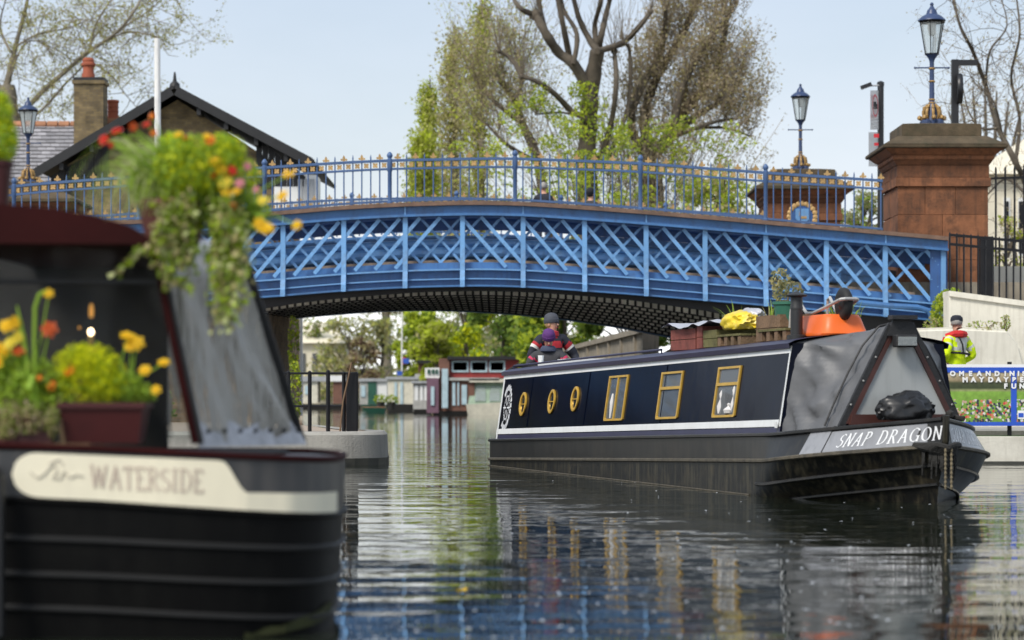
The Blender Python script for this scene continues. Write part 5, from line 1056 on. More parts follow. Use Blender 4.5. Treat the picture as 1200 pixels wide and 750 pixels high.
# stern hatch and hand rail, cleats
mb = MB(BT); mb.box2((.42, .72, 1.36), (1.5, .78, 1.50)); mb.box2((.42, 1.42, 1.36), (1.5, 1.48, 1.50)); mb.box2((1.5, .72, 1.40), (2.3, 1.48, 1.53)); mb.build('slide_hatch', 'stripe_white', boat)
mb = MB(BT); mb.tube([(.5, .34, zr(.5) + .03), (.5, .34, zr(.5) + .09), (7.5, .34, zr(7.5) + .09), (7.5, .34, zr(7.5) + .03)], .014, 6); mb.build('hand_rail', 'roof_navy', boat, True)
mb = MB(BT); mb.tube([(.37, .22, 1.33), (.30, .45, 1.46), (.36, .9, 1.42)], .03, 6); mb.build('tiller_rope', 'rope', boat, True)
# canvas cratch cover
UC = 12.87; SA = [(.09, .62), (.14, .95), (.21, 1.30), (.30, 1.55), (.68, 1.615), (1.05, 1.64)]; SBd = [(.40, .735), (.52, .95), (.68, 1.22), (.84, 1.48), (.96, 1.70), (1.05, 1.735)]
def sect(Q, t): k = t * (len(Q) - 1); i = min(int(k), len(Q) - 2); f = k - i; return (lerp(Q[i][0], Q[i + 1][0], f), lerp(Q[i][1], Q[i + 1][1], f))
for side in (0, 1):
    mb = MB(BT); rows = []
    for i in range(29):
        f = i / 28; r = []
        for j in range(33):
            t_ = j / 32; a, b = sect(SA, t_), sect(SBd, t_); v = lerp(a[0], b[0], f); z = lerp(a[1], b[1], f); u = lerp(U1 - .05, UC, f)
            sag = math.sin(math.pi * f) * math.sin(math.pi * min(1, t_ * 1.05))
            wr = .030 * math.sin(13 * t_ - 7 * f + 2.2 * mnoise.noise(Vector((f * 3, t_ * 4, 1)))) * sag + .085 * mnoise.noise(Vector((f * 3.2, t_ * 9 + f * 3, side * 5))) * min(1, 6 * f) * (1 if f < .78 else .3) + .045 * abs(mnoise.noise(Vector((f * 7, t_ * 20 - f * 6, 3)))) * min(1, 6 * f)
            v += .05 * sag + wr; z -= .025 * sag
            if j == 0: z -= .03 + .02 * math.sin(f * 25)
            r.append((u, v if side == 0 else BW - v, z))
        rows.append(r)
    mb.grid(rows); mb.build('cratch_cover', 'canvas', boat, True, 80)
    mb = MB(BT); pts = []
    for j in range(33): a, b = sect(SA, j / 32), sect(SBd, j / 32); f = .80; v = lerp(a[0], b[0], f) - .012; pts.append((lerp(U1, UC, f), v if side == 0 else BW - v, lerp(a[1], b[1], f) + .006))
    mb.tube(pts, .011, 5); mb.build('cover_zip', 'canvas_dark', boat, True)
# cratch board: grey panel, red frame, black flaps, headlight
def board(poly, u0, u1, nm, m, par=boat): mb = MB(BT); mb.prism(poly, lambda p: (u0, p[0], p[1]), lambda p: (u1, p[0], p[1])); return mb.build(nm, m, par)
zb_ = .74; pk = 1.72
board([(.45, zb_), (1.65, zb_), (1.15, pk - .03), (.95, pk - .03)], UC - .01, UC + .01, 'cratch_board', 'board_grey')
for s in (0, 1):
    f_ = (lambda v: v) if s == 0 else (lambda v: BW - v)
    board([(f_(.47), zb_), (f_(.525), zb_), (f_(.985), pk - .1), (f_(.945), pk - .08)], UC + .011, UC + .035, 'frame_strip', 'red_wood')
    board([(f_(.40), zb_ - .02), (f_(.469), zb_ - .02), (f_(.944), pk - .06), (f_(.92), pk + .0)], UC - .012, UC + .032, 'canvas_flap', 'canvas_dark')
    for q in (.2, .45, .7): mb = MB(BT); mb.ico((UC + .036, f_(lerp(.42, .935, q)), lerp(zb_, pk - .06, q)), .012, 1); mb.build('stud', 'galvanised_stud', boat)
board([(.5, zb_ - .01), (1.6, zb_ - .01), (1.57, zb_ + .09), (.53, zb_ + .09)], UC + .036, UC + .06, 'frame_sill', 'red_wood')
board([(.89, pk - .13), (1.21, pk - .13), (1.14, pk + .03), (.96, pk + .03)], UC + .02, UC + .055, 'head_board', 'canvas_dark')
mb = MB(BT); mb.box2((UC + .055, .94, pk - .24), (UC + .17, 1.16, pk - .12)); me = mb.mesh('tunnel_lamp', 'canvas_dark'); bevel(me, .012); lo_ = obj('tunnel_lamp', me, boat)
mb = MB(BT); mb.box2((UC + .171, .955, pk - .225), (UC + .18, 1.145, pk - .14)); mb.build('lamp_lens', 'lamp_glass', lo_)
mb = MB(BT); mb.box2((UC + .0, .92, pk + .03), (UC + .12, 1.18, pk + .07)); mb.build('lamp_hood', 'canvas_dark', lo_)
# fore deck, name panels
mb = MB(BT); fd = []
for tau in [t for t in TAUS if t >= .5]:
    u, v = hull_pt(tau, 2)
    if u > 12.7: fd.append([(u, v + .03, zg(u) + .03), (u, BW - v - .03, zg(u) + .03)])
mb.grid(fd); mb.build('fore_deck', 'hull_upper', boat)
def tau_x(x):
    for t in np.linspace(.5, 1, 400):
        u, v = hull_pt(t, 1.); p = W3(u, v, 0)
        if 600 + F * p.x / p.y >= x: return float(t)
    return 1.
def surf(tau, h, side=0, out=.006):
    """point on the band between the top strake and the gunwale"""
    a_, b_ = hull_pt(tau, 1.), hull_pt(tau, 2); u, v = lerp(a_[0], b_[0], h), lerp(a_[1], b_[1], h); z = lerp(zs1(u), zg(u), h); return (u, (v - out) if side == 0 else BW - v + out, z)
for side in (0, 1):
    mb = MB(BT); tt = np.linspace(tau_x(962) if side == 0 else .60, .97, 16); mb.grid([[surf(t, .10, side, .005), surf(t, .93, side, .005)] for t in tt]); pn = mb.build('name_panel', 'panel_grey', boat, True)
    wd = text_width('SNAP DRAGON', .2); t0, t1 = (tau_x(976), tau_x(1104)) if side == 0 else (.965, .80)
    hgt = .52
    nib_text(pn, 'lettering_white', 'SNAP DRAGON', lambda s, t: surf(lerp(t0, t1, s / wd), .26 + t * hgt, side, .010), .085, .28, .2)
mb = MB(BT); mb.grid([[surf(t, .06, 0, .004), surf(t, .99, 0, .004)] for t in np.linspace(tau_x(935), tau_x(960), 8)]); mb.build('well_panel', 'panel_grey', boat, True)
# rope fender and chains on the stem
mb = MB(BT)
for k in range(5): pts = [(US - .22 + .01 * k, VC - .22 + .01 * k, .545), (US - .06 + .02 * k, VC - .12 + .01 * k, .51 + .01 * k), (US + .03 + .01 * k, VC, .47 + .014 * k), (US - .06 + .02 * k, VC + .12 - .01 * k, .51 + .01 * k), (US - .22 + .01 * k, VC + .22, .545)]; mb.tube(pts, .03, 7)
fn = mb.build('bow_fender', 'rope', boat, True)
mb = MB(BT)
for k in range(26): a = random.uniform(-1, 1); l_ = random.uniform(.12, .34); mb.tube([(US + .04 - .2 * abs(a), VC + a * .17, .49), (US + .05 - .2 * abs(a), VC + a * .18, .49 - l_ * .5), (US + .03 - .2 * abs(a), VC + a * .17, .49 - l_ * .8)], .011, 4)
mb.build('frayed_rope', 'rope', fn)
for k in (0, 1):
    mb = MB(BT)
    for i in range(9): mb.lathe([(.008, -.024), (.016, 0), (.008, .024)], (US + .07, VC - .03 + .06 * k, .50 - .042 * i), 5)
    mb.build('bow_chain', 'rope_pale', fn)
def bag(name, label, c, r, sq, seed, m, T=None, cat='bag'):
    t = thing(name, label, cat, tuple((T @ Vector(c)) if T else c)); bm_ = MB(T); b0 = MB(); b0.ico((0, 0, 0), 1, 4, (1, 1, 1))
    vs = []
    for v in b0.v:
        V = Vector(v); k = 1 + .26 * mnoise.noise(V * 1.6 + Vector((seed, 0, 0))) - .26 * abs(mnoise.noise(V * 3.2 + Vector((seed, 2, 0)))) - .14 * abs(mnoise.noise(V * 6.5 + Vector((seed, 5, 1)))) - .06 * abs(mnoise.noise(V * 13 + Vector((0, seed, 0)))) + .12
        z = max(V.z * k, -.55); vs.append((c[0] + V.x * k * r * sq[0], c[1] + V.y * k * r * sq[1], c[2] + z * r * sq[2]))
    bm_.add(vs, b0.f); bm_.build('sack', m, t, True, 60); return t
bag('rubbish_bag', 'crumpled black bin bag lying on the bow against the cratch board', (13.16, .98, .87), .27, (.6, 1.05, .62), 4, 'bag_black', BT)
mb = MB(BT); mb.tube([(13.2, 1.35, .80), (13.15, 1.45, .81), (13.25, 1.55, .79)], .025, 6); mb.ico((13.2, 1.42, .83), .05, 1); tag(mb.build('coiled_line', 'rope'), 'small dark coil of line on the fore deck beside the black bag', 'rope')
mb = MB(BT); mb.box((12.02, .085, .72), (.06, .01, .06)); mb.build('cover_tag', 'stripe_white', boat)

# ---------------------------------------------------------------- things on the narrowboat roof
mat('crate_red', (.20, .055, .04), .8, var=.35, vscale=6, bump=.4); mat('old_wood', (.17, .105, .06), .9, var=.35, vscale=5, bump=.5, stain=.5, stain_c=(.05, .05, .02)); mat('mossy_wood', (.12, .11, .04), .95, var=.4, vscale=6, bump=.5)
mat('pot_green', (.03, .14, .09), .5); mat('plastic_sheet', (.42, .42, .45), .3, var=.15, vscale=3); mat('bag_yellow', (.75, .56, .03), .35, var=.25, vscale=5, stain=.35, stain_c=(.75, .72, .62), stain_scale=4)
mat('barrow_orange', (.78, .14, .02), .4, var=.12, stain=.2, stain_c=(.4, .09, .03)); mat('galvanised', (.55, .53, .50), .4, metal=.5, var=.2); mat('stove_black', (.018, .019, .02), .5, var=.3); mat('moss', (.14, .17, .04), .95, var=.4, bump=.6)
def roof_z(u, v): return zr(u) + .03 + .075 * max(0, 1 - ((v - VC) / .80) ** 2)
def on_roof(x, v): u = u_of_x(x, v); return u, v, roof_z(u, v)
def box_thing(name, label, cat, xa, xb, v, hgt, dep, m, planks=3, mfill=None):
    ua, ub_ = u_of_x(xa, v), u_of_x(xb, v); z0 = roof_z((ua + ub_) / 2, v) + .002; t = thing(name, label, cat, tuple(W3((ua + ub_) / 2, v + dep / 2, z0)))
    ph = hgt / planks
    for i in range(planks):
        for (a, b) in (((ua, v), (ub_, v + .025)), ((ua, v + dep - .025), (ub_, v + dep)), ((ua, v + .026), (ua + .025, v + dep - .026)), ((ub_ - .025, v + .026), (ub_, v + dep - .026))):
            mb = MB(BT); mb.box2((a[0], a[1], z0 + i * ph + .004), (b[0], b[1], z0 + (i + 1) * ph - .004)); mb.build('plank', m, t)
    if mfill: mb = MB(BT); mb.box2((ua + .03, v + .03, z0), (ub_ - .03, v + dep - .03, z0 + hgt * .9)); mb.build('filling', mfill, t)
    return t, ua, ub_, z0
box_thing('wooden_crate', 'brick red wooden crate at the stern end of the roof clutter', 'crate', 786, 815, .55, .25, .7, 'crate_red', 2, 'soil')
box_thing('wooden_crate', 'smaller brick red crate just behind the first roof crate', 'crate', 816.5, 823, .55, .26, .6, 'crate_red', 2, 'soil')
box_thing('planter_box', 'mossy brown planter box between the red crate and the pallets', 'planter', 824, 840, .55, .20, .6, 'mossy_wood', 2, 'moss')
box_thing('planter_box', 'weathered wooden box standing on the pallet next to the green pot', 'planter', 886, 914, .62, .28, .5, 'old_wood', 2, 'soil')
def pallet(label, xa, xb, v, lift=0.):
    ua, ub_ = u_of_x(xa, v), u_of_x(xb, v); z0 = roof_z((ua + ub_) / 2, v) + .003 + lift; t = thing('pallet', label, 'pallet', tuple(W3((ua + ub_) / 2, v + .3, z0)))
    for f in (0, .33, .66, 1): q = lerp(ua, ub_ - .10, f); mb = MB(BT); mb.box2((q, v, z0), (q + .10, v + .6, z0 + .10)); mb.build('block', 'old_wood', t)
    for i in range(4): mb = MB(BT); mb.box2((ua - .01, v - .01 + i * .155, z0 + .101), (ub_ + .01, v + .12 + i * .155, z0 + .125)); mb.build('slat', 'mossy_wood', t)
    return t
pallet('mossy wooden pallet in the middle of the roof under the plastic bags', 841, 868, .5); pallet('wooden pallet under the weathered box near the stove pipe', 889, 921, .5)
# crumpled sheet
t = thing('plastic_sheet', 'crumpled pale plastic sheet spread over the roof crates', 'sheet', tuple(W3(*on_roof(825, .8)))); mb = MB(BT); rows = []
ua, ub_ = u_of_x(786, .6), u_of_x(872, .6)
for i in range(31):
    r = []
    for j in range(11): f, g = i / 30, j / 10; u = lerp(ua, ub_, f); v = .48 + .75 * g; z = roof_z(u, .9) + .29 - .04 * f + .06 * mnoise.noise(Vector((f * 5, g * 2, 0))) + .02 * mnoise.noise(Vector((f * 14, g * 7, 4))) - (.025 if j == 0 else 0); r.append((u, v, z))
    rows.append(r)
mb.grid(rows); mb.build('sheet', 'plastic_sheet', t, True, 80)
u, v, z = on_roof(869, .62); bag('compost_bag', 'half empty yellow compost bag on the roof pallets', (u, v, z + .235), .22, (1.6, .8, .62), 9, 'bag_yellow', BT)
u, v, z = on_roof(881, .75); bag('plastic_bag', 'crumpled pale plastic bag behind the yellow bag', (u, v, z + .30), .18, (1.5, .7, .5), 14, 'plastic_sheet', BT)
def tuft(name, label, c, n, h, spread, mats, cat='plant', wdt=.02, lean=.35, pot=None):
    """Blades of grass or stems as thin tapered quads bundled at c."""
    t = thing(name, label, cat, tuple(c)); V = []
    for i in range(n):
        a = random.uniform(0, 6.28); d = Vector((math.cos(a), math.sin(a), 0)); sidev = Vector((-d.y, d.x, 0)); L_ = h * random.uniform(.55, 1.1); b0 = Vector(c) + d * random.uniform(0, spread); ln = random.uniform(.1, lean); prev = b0; wprev = wdt
        for s_ in range(1, 5):
            f = s_ / 4; p = b0 + Vector((0, 0, L_ * (f - .25 * ln * f * f * 2))) + d * L_ * ln * f * f; w2 = wdt * (1 - f * .9); V += [prev - sidev * wprev, prev + sidev * wprev, p + sidev * w2, p - sidev * w2]; prev, wprev = p, w2
    n_q = len(V) // 4; o = stuff(obj('blades', quads_mesh('blades', np.array([tuple(v) for v in V]), n_q, mats, rng.integers(0, len(mats), n_q // 4).repeat(4)[:n_q]), t)); return t
tuft('grass_tuft', 'tuft of green leaves sprouting behind the yellow bag on the roof', W3(*on_roof(862, 1.0)) + Vector((0, 0, .2)), 26, .36, .10, ['leaf_grass', 'leaf_mid'], wdt=.012, lean=.7)
t = thing('plant_pot', 'dark green flower pot with a grey green shrub on the roof', 'plant pot', tuple(W3(*on_roof(921, .75)))); u, v, z = on_roof(923, .75); mb = MB(BT); mb.lathe([(.11, .1), (.15, .36), (.165, .37), (.165, .40), (.14, .40), (.13, .36)], (u, v, z), 14); mb.build('pot', 'pot_green', t, True); pc = W3(u, v, z + .5); leaves('foliage', np.concatenate([blob_points(260, pc, .17, (1, 1, .8)), blob_points(130, pc + Vector((-.08, 0, .14)), .11)]), .05, ['leaf_grey', 'leaf_olive'], t)
mb = MB(BT); mb.tube([(u, v, z + .36), (u + .02, v, z + .55)], [.015, .006], 5); mb.build('stem', 'twig', t)
tuft('grass_tuft', 'sparse stems sprouting from the weathered box beside the green pot', W3(*on_roof(905, .85)) + Vector((0, 0, .25)), 10, .26, .12, ['leaf_grass', 'leaf_olive'], wdt=.008, lean=.6)
t = thing('stove_chimney', 'black stove chimney with a flat cowl standing on the boat roof', 'chimney', tuple(W3(*on_roof(933, .55)))); u, v, z = on_roof(933.5, .55); mb = MB(BT); mb.lathe([(.10, -.01), (.10, .03), (.062, .04), (.062, .30), (.066, .30), (.066, .32), (.062, .33), (.062, .42)], (u, v, z), 16); mb.build('flue', 'stove_black', t, True); mb = MB(BT); mb.lathe([(.05, .42), (.105, .43), (.11, .445), (.03, .475), (.01, .485)], (u, v, z), 16); mb.build('cowl', 'stove_black', t, True)
u, v, z = on_roof(958, 1.2); tuft('grass_tuft', 'low green herb growing behind the orange wheelbarrow', W3(u, v + .3, z + .25), 40, .22, .22, ['leaf_fresh', 'leaf_mid'], wdt=.012, lean=.8)
# upturned wheelbarrow
t = thing('wheelbarrow', 'orange wheelbarrow lying upside down on the boat roof with its wheel up', 'wheelbarrow', tuple(W3(*on_roof(972, .8)))); um = u_of_x(973, .9); hl = .46; z0 = 1.62; mb = MB(BT)
def tr_ring(k, z, r=.10, n=6):
    a, b = hl * k, .25 * k; pts = []
    for sx_, sy_, a0 in ((1, 1, 0), (-1, 1, 90), (-1, -1, 180), (1, -1, 270)):
        for i in range(n): q = R(a0 + 90 * i / (n - 1)); pts.append((um + sx_ * (a - r) + r * math.cos(q), .90 + sy_ * (b - r) + r * math.sin(q), z))
    return pts
mb.grid([tr_ring(1.0, z0), tr_ring(1.02, z0 + .02), tr_ring(.99, z0 + .035), tr_ring(.92, z0 + .10), tr_ring(.84, z0 + .18), tr_ring(.78, z0 + .215), tr_ring(.4, z0 + .225)], True); b_ = len(mb.v); mb.f.append(tuple(range(b_ - 24, b_))); tray = mb.build('tray', 'barrow_orange', t, True, 50)
fr = MB(BT)
for s in (-.17, .17): fr.tube([(um - hl * 1.35, .9 + s * 1.2, z0 + .10), (um - hl * 1.3, .9 + s * 1.2, z0 + .25), (um - hl * 1.22, .9 + s * 1.15, z0 + .40), (um - hl * 1.05, .9 + s * 1.1, z0 + .42), (um - hl * .5, .9 + s, z0 + .245), (um - hl * .1, .9 + s, z0 + .24), (um + hl * .35, .9 + s * .7, z0 + .29), (um + hl * 1.1, .9 + s * .55, z0 + .36)], .017, 8)
fr.tube([(um + hl * 1.1, .9 - .094, z0 + .36), (um + hl * 1.2, .9 - .06, z0 + .365), (um + hl * 1.2, .9 + .06, z0 + .365), (um + hl * 1.1, .9 + .094, z0 + .36)], .017, 8); fr.build('frame', 'galvanised', t, True)
wc = (um + hl * .8, .9, z0 + .32); wh = MB(BT); wh.lathe([(.08, -.04), (.13, -.05), (.16, -.03), (.168, 0), (.16, .03), (.13, .05), (.08, .04)], (0, 0, 0), 24)
def turn(mb, c):   # lathe axis z -> boat v axis
    mb.v = [tuple(BT @ Vector((c[0] + q.x, c[1] + q.z, c[2] + q.y))) for q in [BT.inverted() @ Vector(v) for v in mb.v]]; return mb
whl = turn(wh, wc).build('wheel', 'rubber', t, True, 50); hubm = MB(BT); hubm.lathe([(.02, -.055), (.05, -.045), (.08, -.03), (.08, .03), (.05, .045), (.02, .055)], (0, 0, 0), 16); turn(hubm, wc).build('hub', 'stove_black', whl, True)

# ---------------------------------------------------------------- people
for nm, c in (('skin', (.52, .27, .18)), ('hair_blond', (.42, .28, .12)), ('hair_grey', (.30, .28, .26)), ('cloth_navy', (.012, .014, .024)), ('cloth_charcoal', (.035, .035, .04)), ('cloth_red', (.42, .02, .03)), ('cloth_white', (.62, .60, .58)), ('cloth_purple', (.085, .022, .14)), ('knit_grey', (.055, .06, .075)), ('hivis', (.62, .80, .0)), ('reflective', (.52, .53, .50)), ('cloth_denim', (.04, .05, .09)), ('cloth_black', (.010, .010, .012)), ('cloth_pink', (.50, .03, .09)), ('lifejacket_red', (.55, .02, .02))):
    mat(nm, c, .8 if nm != 'skin' else .5, var=.22, vscale=9, bump=.3 if nm != 'skin' else 0, bscale=20)
def person(label, loc, yaw, h, joints=None, paint=None, bulk=1., head_turn=0., head_pitch=0.):
    """One continuous skinned body; paint(region, co) -> material name. Local: facing -Y, right hand at -X."""
    t = thing('person', label, 'person', tuple(loc)); T = Matrix.Translation(Vector(loc)) @ Matrix.Rotation(yaw, 4, 'Z'); s = h / 1.75
    J = {'pelvis': (0, 0, .95), 'waist': (0, 0, 1.08), 'chest': (0, .0, 1.27), 'neckb': (0, .01, 1.44), 'neck': (0, 0, 1.51), 'jaw': (0, -.015, 1.575), 'head': (0, -.005, 1.66), 'crown': (0, .005, 1.72)}
    Rr = {'pelvis': (.165, .125), 'waist': (.155 * bulk, .12 * bulk), 'chest': (.175 * bulk, .13 * bulk), 'neckb': (.10, .09), 'neck': (.058, .058), 'jaw': (.062, .072), 'head': (.078, .095), 'crown': (.06, .072)}
    E = [('pelvis', 'waist'), ('waist', 'chest'), ('chest', 'neckb'), ('neckb', 'neck'), ('neck', 'jaw'), ('jaw', 'head'), ('head', 'crown')]
    for sd_, sx in (('R', -1), ('L', 1)):
        J.update({'sh' + sd_: (.165 * sx, .01, 1.41), 'el' + sd_: (.245 * sx, .03, 1.13), 'wr' + sd_: (.26 * sx, -.05, .89), 'pa' + sd_: (.26 * sx, -.065, .81), 'hip' + sd_: (.09 * sx, 0, .90), 'kn' + sd_: (.10 * sx, -.02, .50), 'an' + sd_: (.10 * sx, .02, .09), 'to' + sd_: (.115 * sx, -.14, .035)})
        Rr.update({'sh' + sd_: (.082 * bulk, .082 * bulk), 'el' + sd_: (.056 * bulk, .056 * bulk), 'wr' + sd_: (.034, .040), 'pa' + sd_: (.024, .042), 'hip' + sd_: (.098, .105), 'kn' + sd_: (.065, .068), 'an' + sd_: (.045, .05), 'to' + sd_: (.045, .035)})
        E += [('neckb', 'sh' + sd_), ('sh' + sd_, 'el' + sd_), ('el' + sd_, 'wr' + sd_), ('wr' + sd_, 'pa' + sd_), ('pelvis', 'hip' + sd_), ('hip' + sd_, 'kn' + sd_), ('kn' + sd_, 'an' + sd_), ('an' + sd_, 'to' + sd_)]
    if joints: J.update(joints)
    for sd_, sx in (('R', -1), ('L', 1)):
        pa, wr = Vector(J['pa' + sd_]), Vector(J['wr' + sd_]); d = (pa - wr).normalized(); side = d.cross(Vector((1, 0, 0)));
        side = side.normalized() if side.length > .1 else Vector((0, 1, 0)); curl = side.cross(d) * .4 * sx
        for k, (off_, ln) in enumerate(((-.030, .062), (-.010, .072), (.010, .068), (.030, .052))):
            a = pa + side * off_ + d * .02; J['f%d1%s' % (k, sd_)] = tuple(a + d * ln * .5); J['f%d2%s' % (k, sd_)] = tuple(a + (d * .85 + curl).normalized() * ln); Rr['f%d1%s' % (k, sd_)] = (.0095, .0095); Rr['f%d2%s' % (k, sd_)] = (.008, .008); E += [('pa' + sd_, 'f%d1%s' % (k, sd_)), ('f%d1%s' % (k, sd_), 'f%d2%s' % (k, sd_))]
        a = wr.lerp(pa, .35) - side * .045; J['th' + sd_] = tuple(a + d * .045 - side * .01); Rr['th' + sd_] = (.011, .011); E += [('pa' + sd_, 'th' + sd_)]
    hd = Matrix.Translation(Vector(J['neck'])) @ Matrix.Rotation(head_turn, 4, 'Z') @ Matrix.Rotation(head_pitch, 4, 'X') @ Matrix.Translation(-Vector(J['neck']))
    for k in ('jaw', 'head', 'crown'): J[k] = tuple(hd @ Vector(J[k]))
    names = list(J); idx = {n: i for i, n in enumerate(names)}
    me = bpy.data.meshes.new('skeleton'); me.from_pydata([tuple(Vector(J[n]) * s) for n in names], [(idx[a], idx[b]) for a, b in E], []); ob = bpy.data.objects.new('skeleton', me); col.objects.link(ob)
    sk = ob.modifiers.new('skin', 'SKIN'); sk.use_smooth_shade = True; sk.branch_smoothing = .6
    for i, n in enumerate(names): me.skin_vertices[0].data[i].radius = (Rr[n][0] * s, Rr[n][1] * s); me.skin_vertices[0].data[i].use_root = (n == 'pelvis')
    sb_ = ob.modifiers.new('sub', 'SUBSURF'); sb_.levels = 2; sb_.render_levels = 2
    dg = bpy.context.evaluated_depsgraph_get(); dg.update(); body = bpy.data.meshes.new_from_object(ob.evaluated_get(dg)); bpy.data.objects.remove(ob)
    body.transform(T); mats = []; Ti = T.inverted(); segs = [(a, b, Vector(J[a]) * s, Vector(J[b]) * s) for a, b in E]
    def region(p):
        best = None
        for a, b, A_, B_ in segs:
            d = B_ - A_; k = max(0, min(1, (p - A_).dot(d) / d.length_squared)); q = (p - A_ - d * k).length
            if best is None or q < best[0]: best = (q, a, b, k)
        return best[1], best[2], best[3]
    body.materials.clear()
    for poly in body.polygons:
        p = Ti @ poly.center; m = paint(region(p), p / s); 
        if m not in mats: mats.append(m); body.materials.append(M[m])
        poly.material_index = mats.index(m)
    cloth = set(v for poly in body.polygons if mats[poly.material_index] not in ('skin', 'cloth_black') for v in poly.vertices); nr = [v.normal.copy() for v in body.vertices]
    for i in cloth:
        v = body.vertices[i]; q = Ti @ v.co / s; v.co += nr[i] * s * (.016 * mnoise.noise(Vector((q.x * 7, q.y * 7, q.z * 16))) - .014 * abs(mnoise.noise(Vector((q.x * 13 + 4, q.y * 13, q.z * 22)))))
    body.shade_smooth(); body.name = 'body'; o = obj('body', body, t)
    return t, o, T @ Matrix.Scale(s, 4), hd, J
def std_paint(jacket, trousers='cloth_denim', boots='cloth_black', fn=None):
    def f(reg, p):
        a, b, k = reg
        if b in ('jaw', 'head', 'crown') or (a == 'neckb' and b == 'neck' and k > .5): return 'skin'
        if b[:2] in ('pa', 'th') or b[0] == 'f' or a[0] == 'f': return 'skin'
        if a[:2] == 'el' and k > .93: return 'skin'
        if b[:2] == 'to' or (b[:2] == 'an' and k > .85): return boots
        if a[:3] == 'hip' or b[:2] in ('kn', 'an') or (b[:3] == 'hip' and p.z < .9) or (p.z < .86 and b in ('waist',)): return trousers
        return (fn(reg, p) if fn else None) or jacket
    return f
def face(t, T, hd, hair=None, hair_m='hair_grey', back=True):
    TT = T @ hd
    mb = MB(TT); mb.add([(-.012, -.092, 1.655), (.012, -.092, 1.655), (.016, -.098, 1.612), (-.016, -.098, 1.612), (0, -.122, 1.617)], [(0, 1, 4), (1, 2, 4), (2, 3, 4), (3, 0, 4)]); mb.build('nose', 'skin', t, True)
    for s in (-1, 1):
        mb = MB(TT); mb.ico((.030 * s, -.086, 1.652), .011, 1, (1, .6, .7)); mb.build('eye', 'cloth_black', t); mb = MB(TT); mb.ico((.079 * s, .005, 1.638), .032, 1, (.35, .7, 1)); mb.build('ear', 'skin', t, True)
    mb = MB(TT); mb.box((0, -.089, 1.585), (.042, .012, .008)); mb.build('mouth', 'cloth_pink', t)
    if hair:
        mb = MB(TT); b0 = MB(); b0.ico((0, 0, 0), 1, 3)
        vs = []
        for v in b0.v:
            k = 1 + .06 * mnoise.noise(Vector(v) * 5); x, y, z = v[0] * .088 * k, v[1] * .106 * k, v[2] * .10 * k
            if y < -.03: z = max(z, .045)
            z = max(z, hair); vs.append((x, y + .008, 1.665 + z))
        mb.add(vs, b0.f); mb.build('hair', hair_m, t, True)
def beanie(t, T, hd, m, zlo=1.665, pitch=0):
    mb = MB(T @ hd); mb.lathe([(.096, zlo - .012), (.103, zlo), (.103, zlo + .045), (.098, zlo + .05), (.096, zlo + .075), (.080, zlo + .115), (.045, zlo + .14), (.01, zlo + .148)], (0, .004, 0), 20, 1, 1.15); o = mb.build('knitted_hat', m, t, True); return o
# steerer: turned to the right, dark jacket with red and white chest band
def steer_fn(reg, p):
    a, b, k = reg
    if (a[:2] == 'sh' and .22 < k < .42) or (a in ('waist', 'chest', 'neckb') and 1.315 < p.z < 1.375): return 'cloth_red'
    if (a[:2] == 'sh' and .42 <= k < .55) or (a in ('waist', 'chest') and 1.27 < p.z <= 1.315): return 'cloth_white'
    if b == 'neck': return 'cloth_red'
st_u = -.25; loc = W3(st_u, 1.12, .43)
t, _, T, hd, _ = person('steerer in grey knitted hat and dark jacket with red and white bands', loc, R(28), 1.76, {'shL': (.20, .01, 1.41), 'shR': (-.20, .01, 1.41), 'elL': (.37, -.04, 1.16), 'wrL': (.30, -.26, 1.05), 'paL': (.28, -.33, 1.04), 'elR': (-.36, .05, 1.15), 'wrR': (-.24, -.14, 1.0), 'paR': (-.22, -.21, .99)}, std_paint('cloth_navy', fn=steer_fn), 1.3, R(32), R(-4))
face(t, T, hd, -.09, 'hair_blond'); beanie(t, T, hd, 'knit_grey')
mb = MB(T); mb.lathe([(.085, 1.455), (.098, 1.47), (.095, 1.53), (.075, 1.54)], (0, 0, 0), 14); mb.build('collar', 'cloth_red', t, True)
# passenger in purple hat looking down
def purp_fn(reg, p):
    a, b, k = reg
    if a[:2] == 'sh' and (.25 < k < .36): return 'cloth_pink'
    if a in ('waist', 'chest') and abs(p.x) > .07 and abs(p.x) < .095 and p.y < -.03: return 'cloth_pink'
    if b == 'neck': return 'cloth_charcoal'
loc = W3(.05, .98, .26)
t, _, T, hd, _ = person('person in purple knitted hat and charcoal jacket looking down beside the steerer', loc, R(-8), 1.70, {'shL': (.19, .01, 1.40), 'shR': (-.19, .01, 1.40), 'elL': (.33, -.05, 1.17), 'wrL': (.10, -.24, 1.14), 'paL': (.04, -.28, 1.15), 'elR': (-.33, -.05, 1.17), 'wrR': (-.10, -.24, 1.14), 'paR': (-.05, -.29, 1.16)}, std_paint('cloth_charcoal', fn=purp_fn), 1.3, R(10), R(26))
face(t, T, hd, -.10, 'cloth_black'); beanie(t, T, hd, 'cloth_purple')
mb = MB(T); mb.lathe([(.10, 1.435), (.125, 1.455), (.12, 1.50), (.09, 1.535), (.07, 1.53)], (0, -.015, 0), 16); mb.build('scarf', 'cloth_denim', t, True)
t = thing('mug', 'white mug standing on the hatch in front of the purple hatted person', 'mug', tuple(W3(.55, .9, 1.5))); mb = MB(BT); mb.lathe([(.04, 0), (.045, .10), (.038, .10), (.034, .01)], (.48, .75, 1.502), 12); mb.build('cup', 'stripe_white', t, True); mb = MB(BT); mb.tube([(.525, .75, 1.58), (.55, .75, 1.575), (.55, .75, 1.535), (.525, .75, 1.53)], .008, 5); mb.build('handle', 'stripe_white', t)
